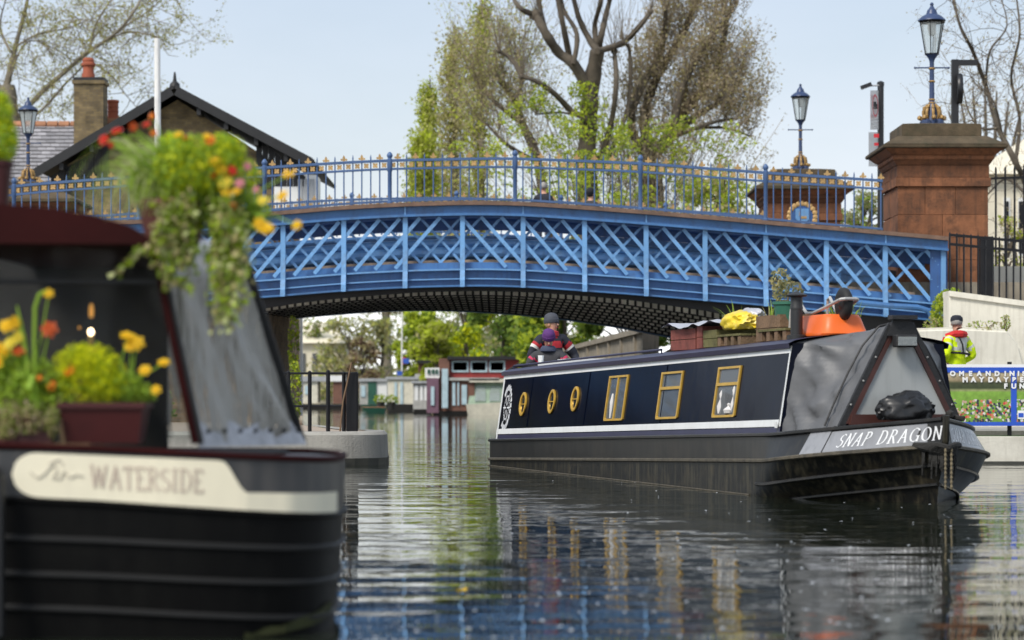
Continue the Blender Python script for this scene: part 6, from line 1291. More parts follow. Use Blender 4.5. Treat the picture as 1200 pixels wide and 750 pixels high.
# man in high visibility jacket on the towpath
def hv_fn(reg, p):
    a, b, k = reg
    if (a[:2] == 'sh' and .45 < k < .62) or (a[:2] == 'sh' and k < .14 and b[:2] == 'el'): return 'reflective'
    if a in ('waist', 'chest', 'neckb') and p.y > .03 and 1.20 < p.z < 1.42 and abs(p.x + .02) < .12: return 'reflective'
    if b == 'neck': return 'lifejacket_red'
loc = P(1121, 465, 39.2); loc.z = .47
t, _, T, hd, _ = person('man in yellow high visibility jacket and dark cap behind the banner', loc, R(-150), 1.80, {'elL': (.27, .10, 1.18), 'wrL': (.14, -.06, 1.06), 'paL': (.06, -.12, 1.06), 'elR': (-.30, .06, 1.15), 'wrR': (-.17, -.10, 1.05), 'paR': (-.09, -.15, 1.05)}, std_paint('hivis', 'cloth_navy', fn=hv_fn), 1.22, R(-42), R(8))
face(t, T, hd, -.06, 'hair_grey')
mb = MB(T @ hd); mb.lathe([(.093, 1.672), (.097, 1.70), (.092, 1.735), (.065, 1.765), (.01, 1.775)], (0, .004, 0), 20, 1, 1.15); mb.prism([(-.075, -.085), (-.06, -.16), (0, -.185), (.06, -.16), (.075, -.085)], lambda p: (p[0], p[1], 1.672 + .1 * (p[1] + .085)), lambda p: (p[0], p[1], 1.684 + .1 * (p[1] + .085))); mb.build('cap', 'cloth_navy', t, True)
mb = MB(T); mb.tube([(-.17, -.04, 1.44), (-.10, .06, 1.475), (0, .10, 1.48), (.10, .06, 1.475), (.17, -.04, 1.44)], [.05, .058, .062, .058, .05], 8); mb.tube([(.13, -.09, 1.42), (.13, -.16, 1.25)], .05, 8); mb.tube([(-.13, -.09, 1.42), (-.13, -.16, 1.25)], .05, 8); mb.build('life_jacket', 'lifejacket_red', t, True)
mb = MB(T); mb.tube([(-.215, .02, 1.16), (-.12, .165, 1.17), (0, .18, 1.18), (.12, .165, 1.19), (.215, .02, 1.2)], .017, 6); mb.tube([(.05, .10, 1.46), (.03, .175, 1.32), (.02, .185, 1.18)], .015, 6); mb.build('harness', 'cloth_black', t, True)
# people on the bridge
p_ = P(637, 300, 57.2); loc = (p_.x, 57.2, bz(yc(637) + 40) + .01)
t, _, T, hd, _ = person('grey haired person in dark jacket seen from behind on the bridge', loc, R(170), 1.73, None, std_paint('cloth_navy'), 1.15); face(t, T, hd, -.055, 'hair_grey')
p_ = P(692, 300, 57.6); loc = (p_.x, 57.6, bz(yc(692) + 40) + .01)
t, _, T, hd, _ = person('person in dark hooded coat on the bridge right of the grey haired one', loc, R(150), 1.66, None, std_paint('cloth_charcoal'), 1.1); face(t, T, hd, -.10, 'cloth_black'); beanie(t, T, hd, 'cloth_black')

# ---------------------------------------------------------------- banner on the right quay
def print_mat():
    m = bpy.data.materials.new('banner_print'); m.use_nodes = True; t = m.node_tree; n = t.nodes; l = t.links.new; b = n['Principled BSDF']; b.inputs['Roughness'].default_value = .45
    co = n.new('ShaderNodeTexCoord'); sp = n.new('ShaderNodeSeparateXYZ'); l(co.outputs['Generated'], sp.inputs[0])
    cr = n.new('ShaderNodeValToRGB'); l(sp.outputs['Z'], cr.inputs[0]); e = cr.color_ramp.elements; e[0].position = 0; e[0].color = (.13, .27, .03, 1); e[1].position = 1; e[1].color = (.50, .44, .30, 1)
    for p, c in ((.60, (.20, .36, .05)), (.64, (.26, .28, .12)), (.68, (.04, .055, .02)), (.78, (.06, .07, .03)), (.84, (.35, .27, .16))): q = e.new(p); q.color = (*c, 1)
    vo = n.new('ShaderNodeTexVoronoi'); vo.inputs['Scale'].default_value = 24; l(co.outputs['Object'], vo.inputs[0])
    hs = n.new('ShaderNodeSeparateColor'); l(vo.outputs['Color'], hs.inputs[0])
    cc = n.new('ShaderNodeValToRGB'); l(hs.outputs[0], cc.inputs[0]); cc.color_ramp.interpolation = 'CONSTANT'; e = cc.color_ramp.elements; e[0].color = (.03, .03, .04, 1); e[1].position = .3; e[1].color = (.60, .58, .55, 1)
    for p, c in ((.5, (.55, .20, .10)), (.62, (.50, .33, .25)), (.74, (.05, .06, .12)), (.86, (.55, .05, .05)), (.94, (.62, .45, .38))): q = e.new(p); q.color = (*c, 1)
    nz = n.new('ShaderNodeTexNoise'); nz.inputs['Scale'].default_value = 2.6; l(co.outputs['Object'], nz.inputs[0])
    def mth(op, a, b_): q = n.new('ShaderNodeMath'); q.operation = op; [l(v, q.inputs[i]) if not isinstance(v, (int, float)) else setattr(q.inputs[i], 'default_value', v) for i, v in enumerate((a, b_))]; return q.outputs[0]
    lim = mth('MULTIPLY', mth('LESS_THAN', sp.outputs['Z'], .47), mth('GREATER_THAN', mth('ADD', nz.outputs[0], mth('MULTIPLY', mth('ABSOLUTE', mth('SUBTRACT', sp.outputs['X'], .52), 0), .35)), .53)); fac = mth('MULTIPLY', lim, mth('LESS_THAN', vo.outputs['Distance'], .55))
    n2 = n.new('ShaderNodeTexNoise'); n2.inputs['Scale'].default_value = 12; n2.inputs['Detail'].default_value = 4; l(co.outputs['Object'], n2.inputs[0]); hv = n.new('ShaderNodeHueSaturation'); l(cr.outputs[0], hv.inputs['Color']); l(mth('ADD', mth('MULTIPLY', n2.outputs[0], 1.1), .45), hv.inputs['Value'])
    mx_ = n.new('ShaderNodeMix'); mx_.data_type = 'RGBA'; l(fac, mx_.inputs[0]); l(hv.outputs[0], mx_.inputs[6]); l(cc.outputs[0], mx_.inputs[7]); l(mx_.outputs[2], b.inputs['Base Color']); M['banner_print'] = m
print_mat(); mat('banner_blue', (.02, .085, .50), .4, var=.08); mat('banner_white', (.8, .8, .8), .45, var=.03)
Yb = 37.9; bt = thing('event_banner', 'blue framed printed banner with white lettering on the right quay', 'banner', P(1170, 512, Yb))
def brd(nm, m, x0, x1, y0, y1, d0, d1, par=bt): return MB().box2((P(x0, 0, Yb).x, Yb - d1, P(0, y1, Yb).z), (P(x1, 0, Yb).x, Yb - d0, P(0, y0, Yb).z)).build(nm, m, par)
brd('printed_sheet', 'banner_print', 1060, 1186, 435, 497, 0, .012); brd('printed_sheet', 'banner_print', 1190, 1310, 435, 497, 0, .012)
brd('frame_bar', 'banner_blue', 1058, 1312, 430.5, 436.5, -.002, .024); brd('frame_bar', 'banner_blue', 1058, 1312, 494.5, 499, -.002, .024); brd('frame_bar', 'banner_blue', 1184.5, 1191, 436.5, 494.5, -.001, .022); brd('top_edge', 'banner_white', 1058, 1312, 427, 430.5, -.002, .02)
for x in (1063, 1183, 1305):
    mb = MB(); mb.tube([P(x, 517, Yb + .08), P(x, 424, Yb + .08)], .035, 8); mb.build('post', 'black_paint', bt, True)
def banner_text(txt, x, yb_, hpx, pitch):
    k = Yb / F
    for i, ch in enumerate(txt):
        if ch == ' ': continue
        cu = bpy.data.curves.new('glyph', 'FONT'); cu.body = ch; cu.size = hpx * k * 1.25; cu.offset = .006; cu.extrude = .002; cu.align_x = 'CENTER'; ob = bpy.data.objects.new('glyph', cu); col.objects.link(ob)
        dg = bpy.context.evaluated_depsgraph_get(); dg.update(); me = bpy.data.meshes.new_from_object(ob.evaluated_get(dg)); bpy.data.objects.remove(ob)
        p = P(x + pitch * i, yb_, Yb - .03); me.transform(Matrix.Translation(p) @ Matrix.Rotation(R(90), 4, 'X') @ Matrix.Diagonal((1.05, 1, 1, 1))); me.materials.clear(); me.materials.append(M['banner_white']); obj('letter', me, bt)
banner_text('COMEAND', 1106, 440.3, 6, 10.4); banner_text('IN', 1178, 440.3, 6, 8.); banner_text('IS', 1193.5, 440.3, 6, 6.5)
banner_text('MAY', 1131, 447.5, 6.2, 9.6); banner_text('DAY', 1161, 447.5, 6.2, 9.); banner_text('BE', 1188.5, 447.5, 6.2, 8.8); banner_text('FUN', 1178.5, 455, 6.2, 9.6)
mb = MB(); mb.box2(P(1192.5, 491, Yb - .014), P(1200.5, 481, Yb - .018)); mb.build('white_label', 'banner_white', bt); mb = MB(); mb.box2(P(1193.5, 489, Yb - .019), P(1199.5, 484, Yb - .022)); mb.build('blue_logo', 'banner_blue', bt)

# ---------------------------------------------------------------- railing on the left quay
t = thing('quay_railing', 'black iron railing with a thick end post on the rounded stone quay', 'railing', (-2.9, 37.2, .48)); Yr = 37.0
for x, r, y0 in ((338, .03, 436), (363, .03, 436), (384.5, .032, 435), (403, .03, 437)):
    mb = MB(); z0 = .478; top = P(x, y0, Yr); mb.tube([(top.x, Yr, z0), (top.x, Yr, top.z), (top.x, Yr, top.z + .02)], [r, r, r * .4], 8); mb.build('bar', 'black_paint', t, True)
mb = MB(); a, b_ = P(406, 436, Yr), P(419.5, 510, Yr); mb.box2((a.x, Yr - .09, .478), (b_.x, Yr + .09, a.z)); me = mb.mesh('end_post', 'black_paint'); bevel(me, .015); obj('end_post', me, t)
for y in (437.5, 476): mb = MB(); mb.tube([P(300, y, Yr), P(407, y, Yr)], .018, 6); mb.build('rail', 'black_paint', t, True)
mb = MB(); mb.tube([P(412, 425, Yr - .15), P(402, 470, Yr - .2), P(398, 509, Yr - .25)], .014, 5); tag(mb.build('wooden_stick', 'old_wood'), 'thin stick leaning against the thick railing post on the quay', 'stick')
t = thing('stone_step', 'low pale stone step at the foot of the quay behind the moored boat', 'step', P(380, 540, 35.6)); MB().box2(P(330, 548, 35.3), (P(400, 0, 35.3).x, 36.0, P(0, 531, 35.3).z)).build('tread', 'concrete', t); MB().box2((P(330, 0, 35.3).x, 35.36, -.2), (P(397, 0, 35.3).x, 36.0, P(0, 535, 35.3).z)).build('riser', 'concrete_wet', t)

# ---------------------------------------------------------------- moored boat in the foreground
mat('fore_hull', (.0035, .0035, .0035), .5, var=.3, vscale=3, streak=.3, streak_c=(.010, .010, .009), stain=.3, stain_c=(.011, .0105, .009), stain_scale=2, bump=.1, bscale=6, spec=.12)
mat('fore_gunwale', (.035, .036, .038), .4, var=.2, streak=.4, streak_c=(.11, .10, .09)); mat('cream_paint', (.82, .76, .58), .4, var=.05, streak=.15, streak_c=(.55, .5, .4)); mat('faded_brown', (.50, .40, .33), .6); mat('faded_grey', (.56, .52, .44), .6)
mat('strake_dark', (.005, .005, .005), .6, var=.3)
mat('dark_red', (.026, .003, .003), .7, var=.2, spec=.12); mat('planter_red', (.055, .006, .006), .5, var=.25); mat('weed_green', (.035, .04, .010), .9, var=.4); mat('pot_brown', (.13, .045, .035), .7, var=.3); mat('hem', (.42, .42, .44), .6, var=.3, vscale=9)
glass_mat('plastic_dark', (.10, .105, .105), .10, .15, .5, .25); glass_mat('plastic_clear', (.36, .34, .30), .13, .35, .15, 1.0); glass_mat('plastic_film', (.3, .3, .28), .06, .2, .3, .3); emit_mat('lamp_glow', (1, .72, .42), 9); emit_mat('lamp_amber', (1, .45, .08), .5)
YL = 10.2; KL = F / YL
def PL(x, y, dY=0.): return P(x, y, YL + dY)
def lz(y): return CAM_H + (HOR - y) / KL
plan = [(-5.0, 10.2), (-3.5, 10.2), (-2.2, 10.2), (-1.7, 10.2), (-1.35, 10.2), (-1.1, 10.225), (-.92, 10.30), (-.81, 10.43), (-.755, 10.62), (-.745, 10.9), (-.765, 11.3), (-.83, 11.75), (-.98, 12.15), (-1.2, 12.3), (-2.2, 12.32), (-5.0, 12.32)]
fboat = thing('moored_boat', 'black moored boat with cream name panel filling the left foreground', 'boat', (-2, 11.2, 0))
def plx(p): return 600 + F * p[0] / p[1]
rowf = [(900, 900, .10), (752, 775, .06), (711, 730, .035), (671, 688, .02), (629, 647, .008), (583, 609, 0), (521, 541, 0)]
def hrow(i, p):
    yl, yr, ins = rowf[i]; x = min(plx(p), 397) if p[1] < 11 else 397
    if p[1] >= 11: k = (p[1] - 11) / 1.3; 
    y = lerp(yl, yr, max(0, min(1, (x - 20) / 375))); return y, ins
def hull_v(p, i, out=0.):
    y, ins = hrow(i, p); c = Vector((-2.6, 11.26)); d = Vector((p[0] - max(-2.6, min(p[0], -1.9)), p[1] - 11.26)); d = d.normalized() if d.length else d
    q = Vector(p) - d * (ins - out); return (q.x, q.y, lz(y))
for lo, hi, nm, m in ((0, 5, 'hull', 'fore_hull'), (5, 6, 'gunwale_side', 'fore_gunwale')):
    mb = MB(); mb.grid([[hull_v(p, i) for p in plan] for i in range(lo, hi + 1)]); mb.build(nm, m, fboat, True, 40)
for i in (1, 2, 3, 4):
    mb = MB(); mb.tube([hull_v(p, i, .002) for p in plan], .014, 6); mb.build('rubbing_strake', 'strake_dark', fboat, True)
mb = MB(); mb.tube([hull_v(p, 5, .004) for p in plan], .013, 6); mb.build('moulding', 'fore_hull', fboat, True)
mb = MB(); mb.tube([hull_v(p, 6, .0) for p in plan], .014, 6); mb.build('gunwale_rail', 'dark_red', fboat, True)
mb = MB(); top = [hull_v(p, 6) for p in plan]; mb.add([(x, y, z - .01) for x, y, z in top], [tuple(range(len(top)))]); mb.build('side_deck', 'fore_gunwale', fboat)
def on_hull(x, y, out=.006):
    xs = [plx(p) for p in plan[:9]]; k = max(0, min(7, next((i for i in range(8) if xs[i + 1] >= x), 7))); f = max(0, min(1, (x - xs[k]) / (xs[k + 1] - xs[k]))); q = Vector(plan[k]).lerp(Vector(plan[k + 1]), f)
    nrm = (Vector((q.x, q.y)) - Vector((min(q.x, -1.9), 11.26))); nrm = nrm.normalized(); q2 = q + nrm * out; return (q2.x, q2.y, CAM_H + (HOR - y) / F * q2.y if q.y < 10.24 else lz(y))
mb = MB(); rows = []
for x in list(np.linspace(14, 44, 9)) + list(np.linspace(60, 255, 12)) + list(np.linspace(262, 292, 9)) + list(np.linspace(305, 396, 12)):
    bot = lerp(581, 608, (x - 20) / 375); tp = 530.5 + (x - 40) * .042
    if x < 44: k = math.sqrt(max(0, 1 - ((44 - x) / 30) ** 2)); mid = 556; tp, bot = lerp(mid, tp, k), lerp(mid, bot, k)
    if x > 258: k = min(1, (x - 258) / 32); tp = lerp(tp, 577.5 + (x - 290) * .03, k * k * (3 - 2 * k))
    rows.append([on_hull(x, bot), on_hull(x, tp)])
mb.grid(rows); npan = mb.build('name_panel', 'cream_paint', fboat, True)
wd = text_width('WATERSIDE'); nib_text(npan, 'faded_brown', 'WATERSIDE', lambda s, t: on_hull(lerp(106, 237, s / wd), 573 - 26 * t + lerp(-2, 4, s / wd), .011), .07, .0)
mb = MB(); pts = [(36, 553), (44, 560), (52, 556), (58, 548), (64, 545), (68, 552), (62, 560), (70, 562), (76, 552), (82, 560), (90, 556), (98, 558)]; mb.tube([on_hull(x, y, .010) for x, y in pts], .003, 4); mb.tube([on_hull(x, y, .010) for x, y in ((58, 543), (70, 538), (74, 545))], .003, 4); mb.build('painted_scroll', 'faded_grey', npan)
mb = MB(); rows = []
for x in np.linspace(290, 396, 14): rows.append([on_hull(x, 748 - 16 * ((x - 290) / 106) ** 2, -.026), on_hull(x, 744 - 28 * ((x - 290) / 106) ** 1.5 - 4 * random.random(), -.020)])
mb.grid(rows); mb.build('weed_line', 'weed_green', fboat)
mb = MB(); mb.tube([PL(-4, 545, -.05), PL(-4, 560, -.10), PL(-4, 745, -.10), PL(-4, 760, -.05)], [.005, .035, .035, .005], 10); fo = tag(mb.build('fender', 'bag_black', None, True), 'black tube fender hanging at the left edge of the moored boat', 'fender')
# canopy
can = thing('boat_canopy', 'dark red roofed canopy with clear plastic sides on the moored boat', 'canopy', PL(100, 520, .8))
mb = MB(); poly = [(-70, 233), (0, 239), (60, 244), (110, 252), (150, 264), (176, 281), (180, 290), (150, 286), (-70, 285)]
mb.prism(poly, lambda p: PL(p[0], p[1], .08), lambda p: (PL(p[0], p[1], .08).x, 12.25, PL(p[0], p[1], .08).z)); mb.build('roof', 'dark_red', can)
def sheet(nm, c4, nu, nv, amp, m, seed, par=can, fold=0):
    a, b, c_, d = [Vector(q) for q in c4]; n_ = (b - a).cross(d - a).normalized(); rows = []
    for i in range(nv + 1):
        r = []
        for j in range(nu + 1):
            u, v = j / nu, i / nv; q = a.lerp(b, u).lerp(d.lerp(c_, u), v); e = min(1, 8 * u, 8 * (1 - u)) * min(1, 8 * (1 - v), 8 * v + .4)
            r.append(q + n_ * amp * 1.25 * e * (mnoise.noise(Vector((u * 3 + v * 1.5 + seed, v * 1.2, seed))) + .6 * mnoise.noise(Vector((u * 9 + v * 3, v * 2, seed + 5)))))
        rows.append(r)
    mb = MB(); mb.grid(rows); return mb.build(nm, m, par, True, 80)
sheet('side_panel', [PL(-70, 519, .3), PL(226, 519, .3), PL(180, 286, .3), PL(-70, 286, .3)], 30, 16, .02, 'plastic_dark', 1)
E0, E1, E2, E3 = PL(226, 519, .3), P(352, 516, 11.9), P(284, 300, 11.6), PL(180, 286, .3)
sheet('end_panel', [E0, E1, E2, E3], 30, 30, .07, 'plastic_clear', 3)
sheet('far_panel', [P(352, 516, 11.9), P(197, 513, 12.2), P(197, 300, 12.2), P(284, 300, 11.6)], 20, 12, .03, 'plastic_film', 8)
sheet('shoulder', [P(178, 289, 10.5), P(287, 306, 11.6), P(276, 284, 11.7), P(180, 275, 10.6)], 12, 4, .01, 'hem', 5)
def strut(a, b, w_, nm='strut', m='dark_red'): mb = MB(); mb.beam(a, b, w_, .03, up=(0, -1, 0)); mb.build(nm, m, can)
strut(PL(179, 284, .26), PL(229, 520, .26), .028); strut(PL(186, 286, .28), PL(236, 520, .28), .022, 'edge_binding', 'canvas_dark'); strut(P(285, 300, 11.58), P(353, 517, 11.88), .045, 'edge_binding', 'canvas_dark')
strut(PL(-60, 330, .285), PL(188, 330, .285), .02, 'batten', 'canvas_dark')
mb = MB(); rows = []
for i in range(25): f = i / 24; a = Vector(E0).lerp(Vector(E1), f); w_ = .018 * math.sin(f * 40) + .01 * math.sin(f * 17); rows.append([a + Vector((.03 + w_, -.03, -.02)), a + Vector((.01 + w_, -.02, .035)), a + Vector((-.01 - w_ * .3, 0, .075 + .02 * math.sin(f * 23)))])
mb.grid(rows); mb.build('hem', 'hem', can, True, 70)
for i in range(7): a = Vector(E0).lerp(Vector(E1), (i + .6) / 7.2); mb = MB(); mb.ico(a + Vector((.03, -.045, .05)), .012, 1); mb.build('eyelet', 'rubber', can)
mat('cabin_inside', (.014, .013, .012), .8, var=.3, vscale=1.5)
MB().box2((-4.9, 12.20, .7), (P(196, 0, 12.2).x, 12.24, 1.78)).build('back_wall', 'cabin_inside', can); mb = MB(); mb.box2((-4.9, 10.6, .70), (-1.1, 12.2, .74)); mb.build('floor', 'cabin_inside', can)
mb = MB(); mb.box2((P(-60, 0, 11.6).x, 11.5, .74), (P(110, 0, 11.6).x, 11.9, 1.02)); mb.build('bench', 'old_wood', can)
lt = thing('hanging_lantern', 'small lit lantern glowing behind the dark plastic side of the canopy', 'lantern', P(107, 400, 11.0)); mb = MB(); mb.ico(P(106.5, 389, 11.0), .011, 2, (1, 1, 1.4)); mb.build('flame', 'lamp_glow', lt); mb = MB(); mb.ico(P(93, 384, 11.2), .007, 1); mb.build('glint', 'lamp_amber', lt); mb = MB(); mb.lathe([(.008, 0), (.011, .03), (.006, .06)], P(107, 372, 11.0), 8); mb.build('chimney_glass', 'lamp_amber', lt, True)
mb = MB(); mb.lathe([(.035, 0), (.03, .02), (.012, .03), (.012, .07)], P(106.5, 412, 11.0), 10); mb.build('base', 'brass', lt, True)

# ---------------------------------------------------------------- flowers on the moored boat
FLM = {}
def flower_mesh(m):
    if m in FLM: return FLM[m]
    mb = MB()
    for ring, (n, rr, ln, z) in enumerate(((6, .55, .95, 0), (5, .3, .6, .18))):
        for k in range(n):
            a = 2 * math.pi * (k + .5 * ring) / n; d = Vector((math.cos(a), math.sin(a), 0)); s = Vector((-d.y, d.x, 0)); b0 = Vector((0, 0, z))
            mb.add([b0, b0 + d * ln * .5 + s * rr * .75 + Vector((0, 0, .14)), b0 + d * ln + Vector((0, 0, .06)), b0 + d * ln * .5 - s * rr * .75 + Vector((0, 0, .14))], [(0, 1, 2, 3)])
    mb.ico((0, 0, .2), .16, 1); FLM[m] = mb.mesh('flower', m); return FLM[m]
def put_flower(par, x, y, dY, r, m, stem_to=None):
    p = PL(x, y, dY); tilt = Matrix.Rotation(R(random.uniform(35, 85)), 4, 'X') @ Matrix.Rotation(random.uniform(0, 6.3), 4, 'Z'); mw = Matrix.Translation(p) @ Matrix.Rotation(R(random.uniform(-40, 40)), 4, 'Z') @ tilt @ Matrix.Scale(r, 4)
    inst('flower', flower_mesh('petal_' + m), par, mw)
    if stem_to is not None: q = PL(*stem_to); mb = MB(); mb.tube([q, (q + p) / 2 + Vector((random.uniform(-.03, .03), 0, .02)), p], [.005, .004, .003], 5); mb.build('stem', 'leaf_grass', par)
def lowblob(x, y, dY, r, n, sq=(1, .7, .8)): return blob_points(n, PL(x, y, dY), r, sq, .2)
# trough on the side deck
t = thing('flower_trough', 'dark red flower trough with lime bush and yellow and orange flowers on the side deck', 'planter', PL(118, 520, .15))
mb = MB(); a, b_ = PL(70, 478, .03), PL(167, 519.5, .03); mb.hexa([(a.x + .02, YL + .05, b_.z), (b_.x - .02, YL + .05, b_.z), (b_.x - .02, YL + .22, b_.z), (a.x + .02, YL + .22, b_.z), (a.x, YL + .02, a.z), (b_.x, YL + .02, a.z), (b_.x, YL + .25, a.z), (a.x, YL + .25, a.z)]); to = mb.build('trough', 'planter_red', t); MB().box2((a.x - .012, YL + .01, a.z), (b_.x + .012, YL + .26, a.z + .022)).build('rim', 'planter_red', to)
leaves('lime_bush', np.concatenate([lowblob(105, 440, .12, .15, 2600, (1.05, .8, .95)), lowblob(95, 425, .10, .12, 900, (1, .8, .7)), lowblob(125, 452, .10, .10, 700)]), .016, ['leaf_lime', 'leaf_bush', 'leaf_lime'], t)
leaves('foliage', np.concatenate([lowblob(150, 455, .12, .09, 500), lowblob(168, 462, .12, .06, 250)]), .022, ['leaf_bush', 'leaf_mid', 'leaf_grass'], t)
for x, y, r, m in ((149, 394, .055, 'yellow'), (160, 402, .06, 'yellow'), (153, 405, .05, 'yellow'), (170, 434, .048, 'yellow'), (192, 425, .048, 'yellow'), (183, 457, .04, 'yellow'), (82, 434, .05, 'orange'), (63, 449, .02, 'rust')): put_flower(t, x, y, .06, r * .68, m, (150, 470, .1))
t = thing('flower_trough', 'trailing planter of daffodils and orange pansies at the far left of the side deck', 'planter', PL(20, 520, .15))
mb = MB(); a, b_ = PL(-60, 485, .03), PL(60, 519.5, .03); mb.box2((a.x, YL + .04, b_.z), (b_.x, YL + .24, a.z)); mb.build('trough', 'planter_red', t)
leaves('foliage', np.concatenate([lowblob(30, 450, .12, .15, 1500, (1.3, .8, .8)), lowblob(5, 430, .14, .12, 600), lowblob(60, 470, .1, .1, 500)]), .024, ['leaf_bush', 'leaf_mid', 'leaf_grass'], t)
leaves('trailing_leaves', np.concatenate([lowblob(30, 490, .02, .10, 500, (1.3, .4, .7)), lowblob(62, 495, .0, .05, 160, (.6, .4, 1.6)), lowblob(8, 505, .02, .05, 120)]), .02, ['leaf_olive', 'leaf_brown', 'leaf_mid'], t)
for x, y, r, m in ((57, 344, .038, 'yellow'), (8, 382, .055, 'yellow'), (18, 378, .05, 'yellow'), (12, 402, .05, 'lemon'), (2, 410, .06, 'yellow'), (-2, 425, .05, 'yellow'), (22, 395, .05, 'lemon'), (58, 386, .06, 'rust'), (22, 411, .05, 'rust'), (43, 445, .045, 'orange'), (60, 453, .04, 'orange'), (80, 436, .04, 'orange')): put_flower(t, x, y, .05, r * .72, m, (30, 460, .1))
mb = MB(); mb.tube([PL(42, 470, .06), PL(40, 400, .06), PL(41, 360, .06), PL(46, 345, .06), PL(55, 341, .05)], .008, 6); mb.tube([PL(38, 470, .06), PL(28, 400, .06), PL(20, 358, .06)], [.01, .012, .003], 6); mb.tube([PL(45, 480, .03), PL(38, 440, .0), PL(33, 455, -.02), PL(31, 458, -.02)], [.006, .012, .012, .004], 6); mb.build('flower_stalk', 'leaf_grass', t, True)
# hanging pot at the roof corner
t = thing('roof_planter', 'overflowing brown planter of grass ivy and bright flowers on the canopy corner', 'planter', PL(180, 287, .2))
mb = MB(); mb.lathe([(.10, 0), (.13, .12), (.15, .2), (.155, .205), (.155, .225), (.13, .22)], PL(203, 298, .2), 18); mb.build('pot', 'pot_brown', t, True)
leaves('lime_bush', np.concatenate([lowblob(228, 195, .08, .16, 2600, (1.1, .8, .85)), lowblob(262, 178, .15, .10, 800), lowblob(205, 172, .15, .08, 500), lowblob(283, 205, .15, .09, 500)]), .022, ['leaf_lime', 'leaf_grass', 'leaf_bush'], t)
leaves('foliage', np.concatenate([lowblob(190, 215, .15, .15, 1400, (1, .8, .9)), lowblob(285, 250, .15, .12, 900), lowblob(250, 245, .15, .12, 800)]), .024, ['leaf_grass', 'leaf_bush', 'leaf_mid'], t)
ivy = []; mbs = MB()
for k in range(16):
    x0 = random.uniform(192, 292); y0 = random.uniform(225, 260); ln = random.uniform(50, 150) if x0 > 215 else random.uniform(40, 100); x1 = x0 + random.uniform(-14, 10); pts = [PL(x0, y0, .05), PL((x0 + x1) / 2, y0 + ln * .5, -.02), PL(x1, y0 + ln, -.03)]
    mbs.tube(pts, .003, 4)
    for q in np.linspace(0, 1, int(ln / 2.0)): p = pts[0].lerp(pts[1], q * 2) if q < .5 else pts[1].lerp(pts[2], q * 2 - 1); ivy += [np.array(p) + rng.normal(0, .02, 3) for _ in range(4 if q < .5 else 2)]
for (x0, y0, x1, y1) in ((195, 262, 140, 325),):
    for q in np.linspace(0, 1, 30): ivy += [np.array(PL(lerp(x0, x1, q), lerp(y0, y1, q) + 6 * math.sin(q * 6), 0)) + rng.normal(0, .012, 3) for _ in range(2)]
leaves('trailing_ivy', np.array(ivy), .032, ['leaf_ivy', 'leaf_olive', 'leaf_bush', 'leaf_mid'], t, .9); mbs.build('ivy_stem', 'twig', t)
V = []
for i in range(300):
    c = PL(random.uniform(160, 240), random.uniform(195, 245), random.uniform(.1, .25)); a = random.uniform(0, 6.28) if i % 3 else math.pi + random.uniform(-.8, .8); d = Vector((math.cos(a), math.sin(a) * .6, 0)); L_ = random.uniform(.2, .42); prev = c; wp = .005; sv = Vector((.7, 0, .7)) if abs(d.x) > .5 else Vector((1, 0, 0))
    for s_ in range(1, 7): f = s_ / 6; p = c + Vector((0, 0, L_ * (1.5 * f - 1.7 * f * f))) + d * L_ * .8 * f; w2 = .005 * (1 - f * .8); V += [prev - sv * wp, prev + sv * wp, p + sv * w2, p - sv * w2]; prev, wp = p, w2
obj('grass_blades', quads_mesh('grass_blades', np.array([tuple(v) for v in V]), len(V) // 4, ['leaf_grass', 'leaf_ivy'], rng.integers(0, 2, 300).repeat(6)), t)
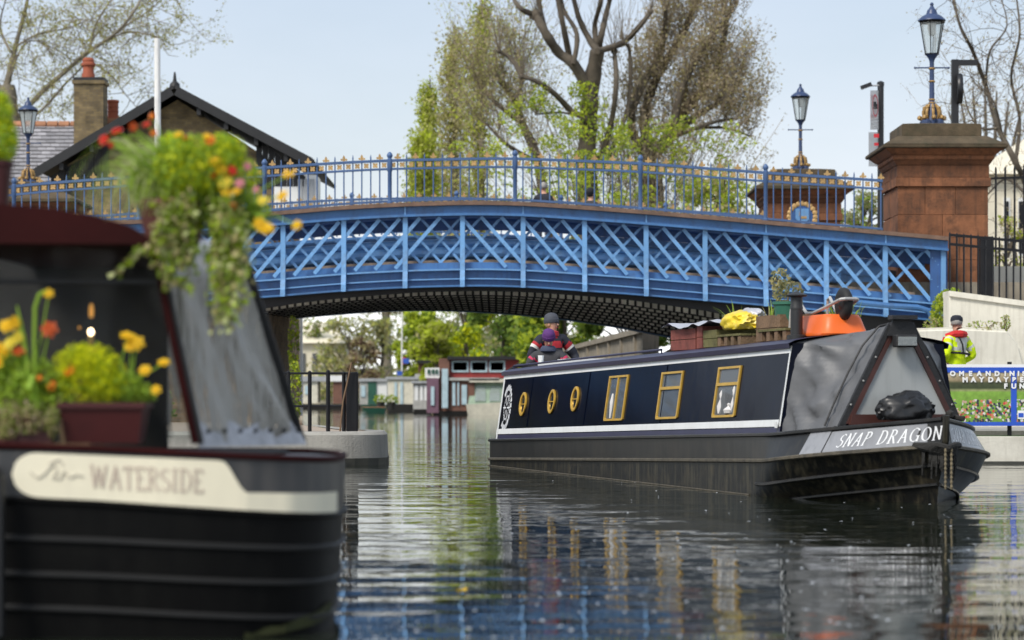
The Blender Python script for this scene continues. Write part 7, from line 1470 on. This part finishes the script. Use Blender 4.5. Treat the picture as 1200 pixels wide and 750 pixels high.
for x, y, r, m in ((122, 164, .05, 'red'), (137, 154, .055, 'red'), (130, 170, .03, 'red'), (156, 149, .045, 'rust'), (172, 146, .035, 'red'), (178, 136, .03, 'orange'), (180, 156, .03, 'orange'), (246, 164, .05, 'orange'), (243, 160, .03, 'yellow'), (218, 162, .03, 'red'), (209, 158, .03, 'yellow'), (250, 190, .05, 'yellow'), (258, 198, .05, 'yellow'), (272, 200, .05, 'red'), (263, 213, .05, 'lemon'), (250, 205, .04, 'orange'), (281, 215, .045, 'pink'), (290, 195, .04, 'pink'), (276, 225, .04, 'yellow'), (300, 222, .03, 'pink'), (308, 235, .035, 'lemon'), (338, 205, .04, 'yellow'), (331, 230, .042, 'yellow'), (348, 264, .034, 'yellow'), (312, 268, .05, 'yellow'), (304, 262, .04, 'yellow'), (273, 241, .035, 'orange'), (265, 225, .04, 'yellow')): put_flower(t, x, y, .02, r * (.82 if m in ('yellow', 'lemon') else .58), m, (230, 235, .12) if x < 300 else (290, 250, .1))
t = thing('potted_conifer', 'yellow green potted conifer in a dark red pot at the upper left edge', 'potted plant', PL(2, 238, .3)); mb = MB(); mb.lathe([(.045, 0), (.06, .16), (.066, .165), (.066, .185), (.05, .18)], PL(-2, 240, .3), 14); mb.build('pot', 'planter_red', t, True)
leaves('foliage', np.concatenate([lowblob(0, 165, .3, .10, 1800, (.8, .8, 1.1)), lowblob(0, 135, .3, .075, 800, (.8, .8, 1.2)), lowblob(0, 115, .3, .035, 200)]), .018, ['leaf_lime', 'leaf_bush', 'leaf_grass'], t)

# ---------------------------------------------------------------- things floating on the canal
V = []
for i in range(210):
    y = 545 + 205 * random.random() ** .8; x = random.uniform(395, 1200); Yp = F / (y - HOR); X = (x - 600) / F * Yp; s = random.uniform(.005, .015); a = random.uniform(0, 3.14)
    for dx, dy in ((-1, -.5), (1, -.6), (.8, .6), (-.9, .5)): V.append((X + s * (dx * math.cos(a) - dy * math.sin(a)), Yp + 2.2 * s * (dx * math.sin(a) + dy * math.cos(a)), .004 + .003 * (dx > 0)))
mat('blossom', (.45, .47, .49), .6, var=.1); o = stuff(obj('fallen_blossom', quads_mesh('fallen_blossom', np.array(V), 210, ['blossom']))); o['label'] = 'pale blossom petals scattered over the canal water'; o['category'] = 'petals'
p = Vector(((541 - 600) / F * F / (692 - HOR), F / (692 - HOR), .006)); mb = MB(); mb.add([p + Vector((math.cos(a) * .028 * (1 + .3 * math.sin(3 * a)), math.sin(a) * .05, .006 * math.sin(2 * a))) for a in np.linspace(0, 6.28, 13)[:-1]], [tuple(range(12))]); tag(mb.build('floating_leaf', 'petal_yellow'), 'single orange yellow leaf floating in the green reflection', 'leaf')
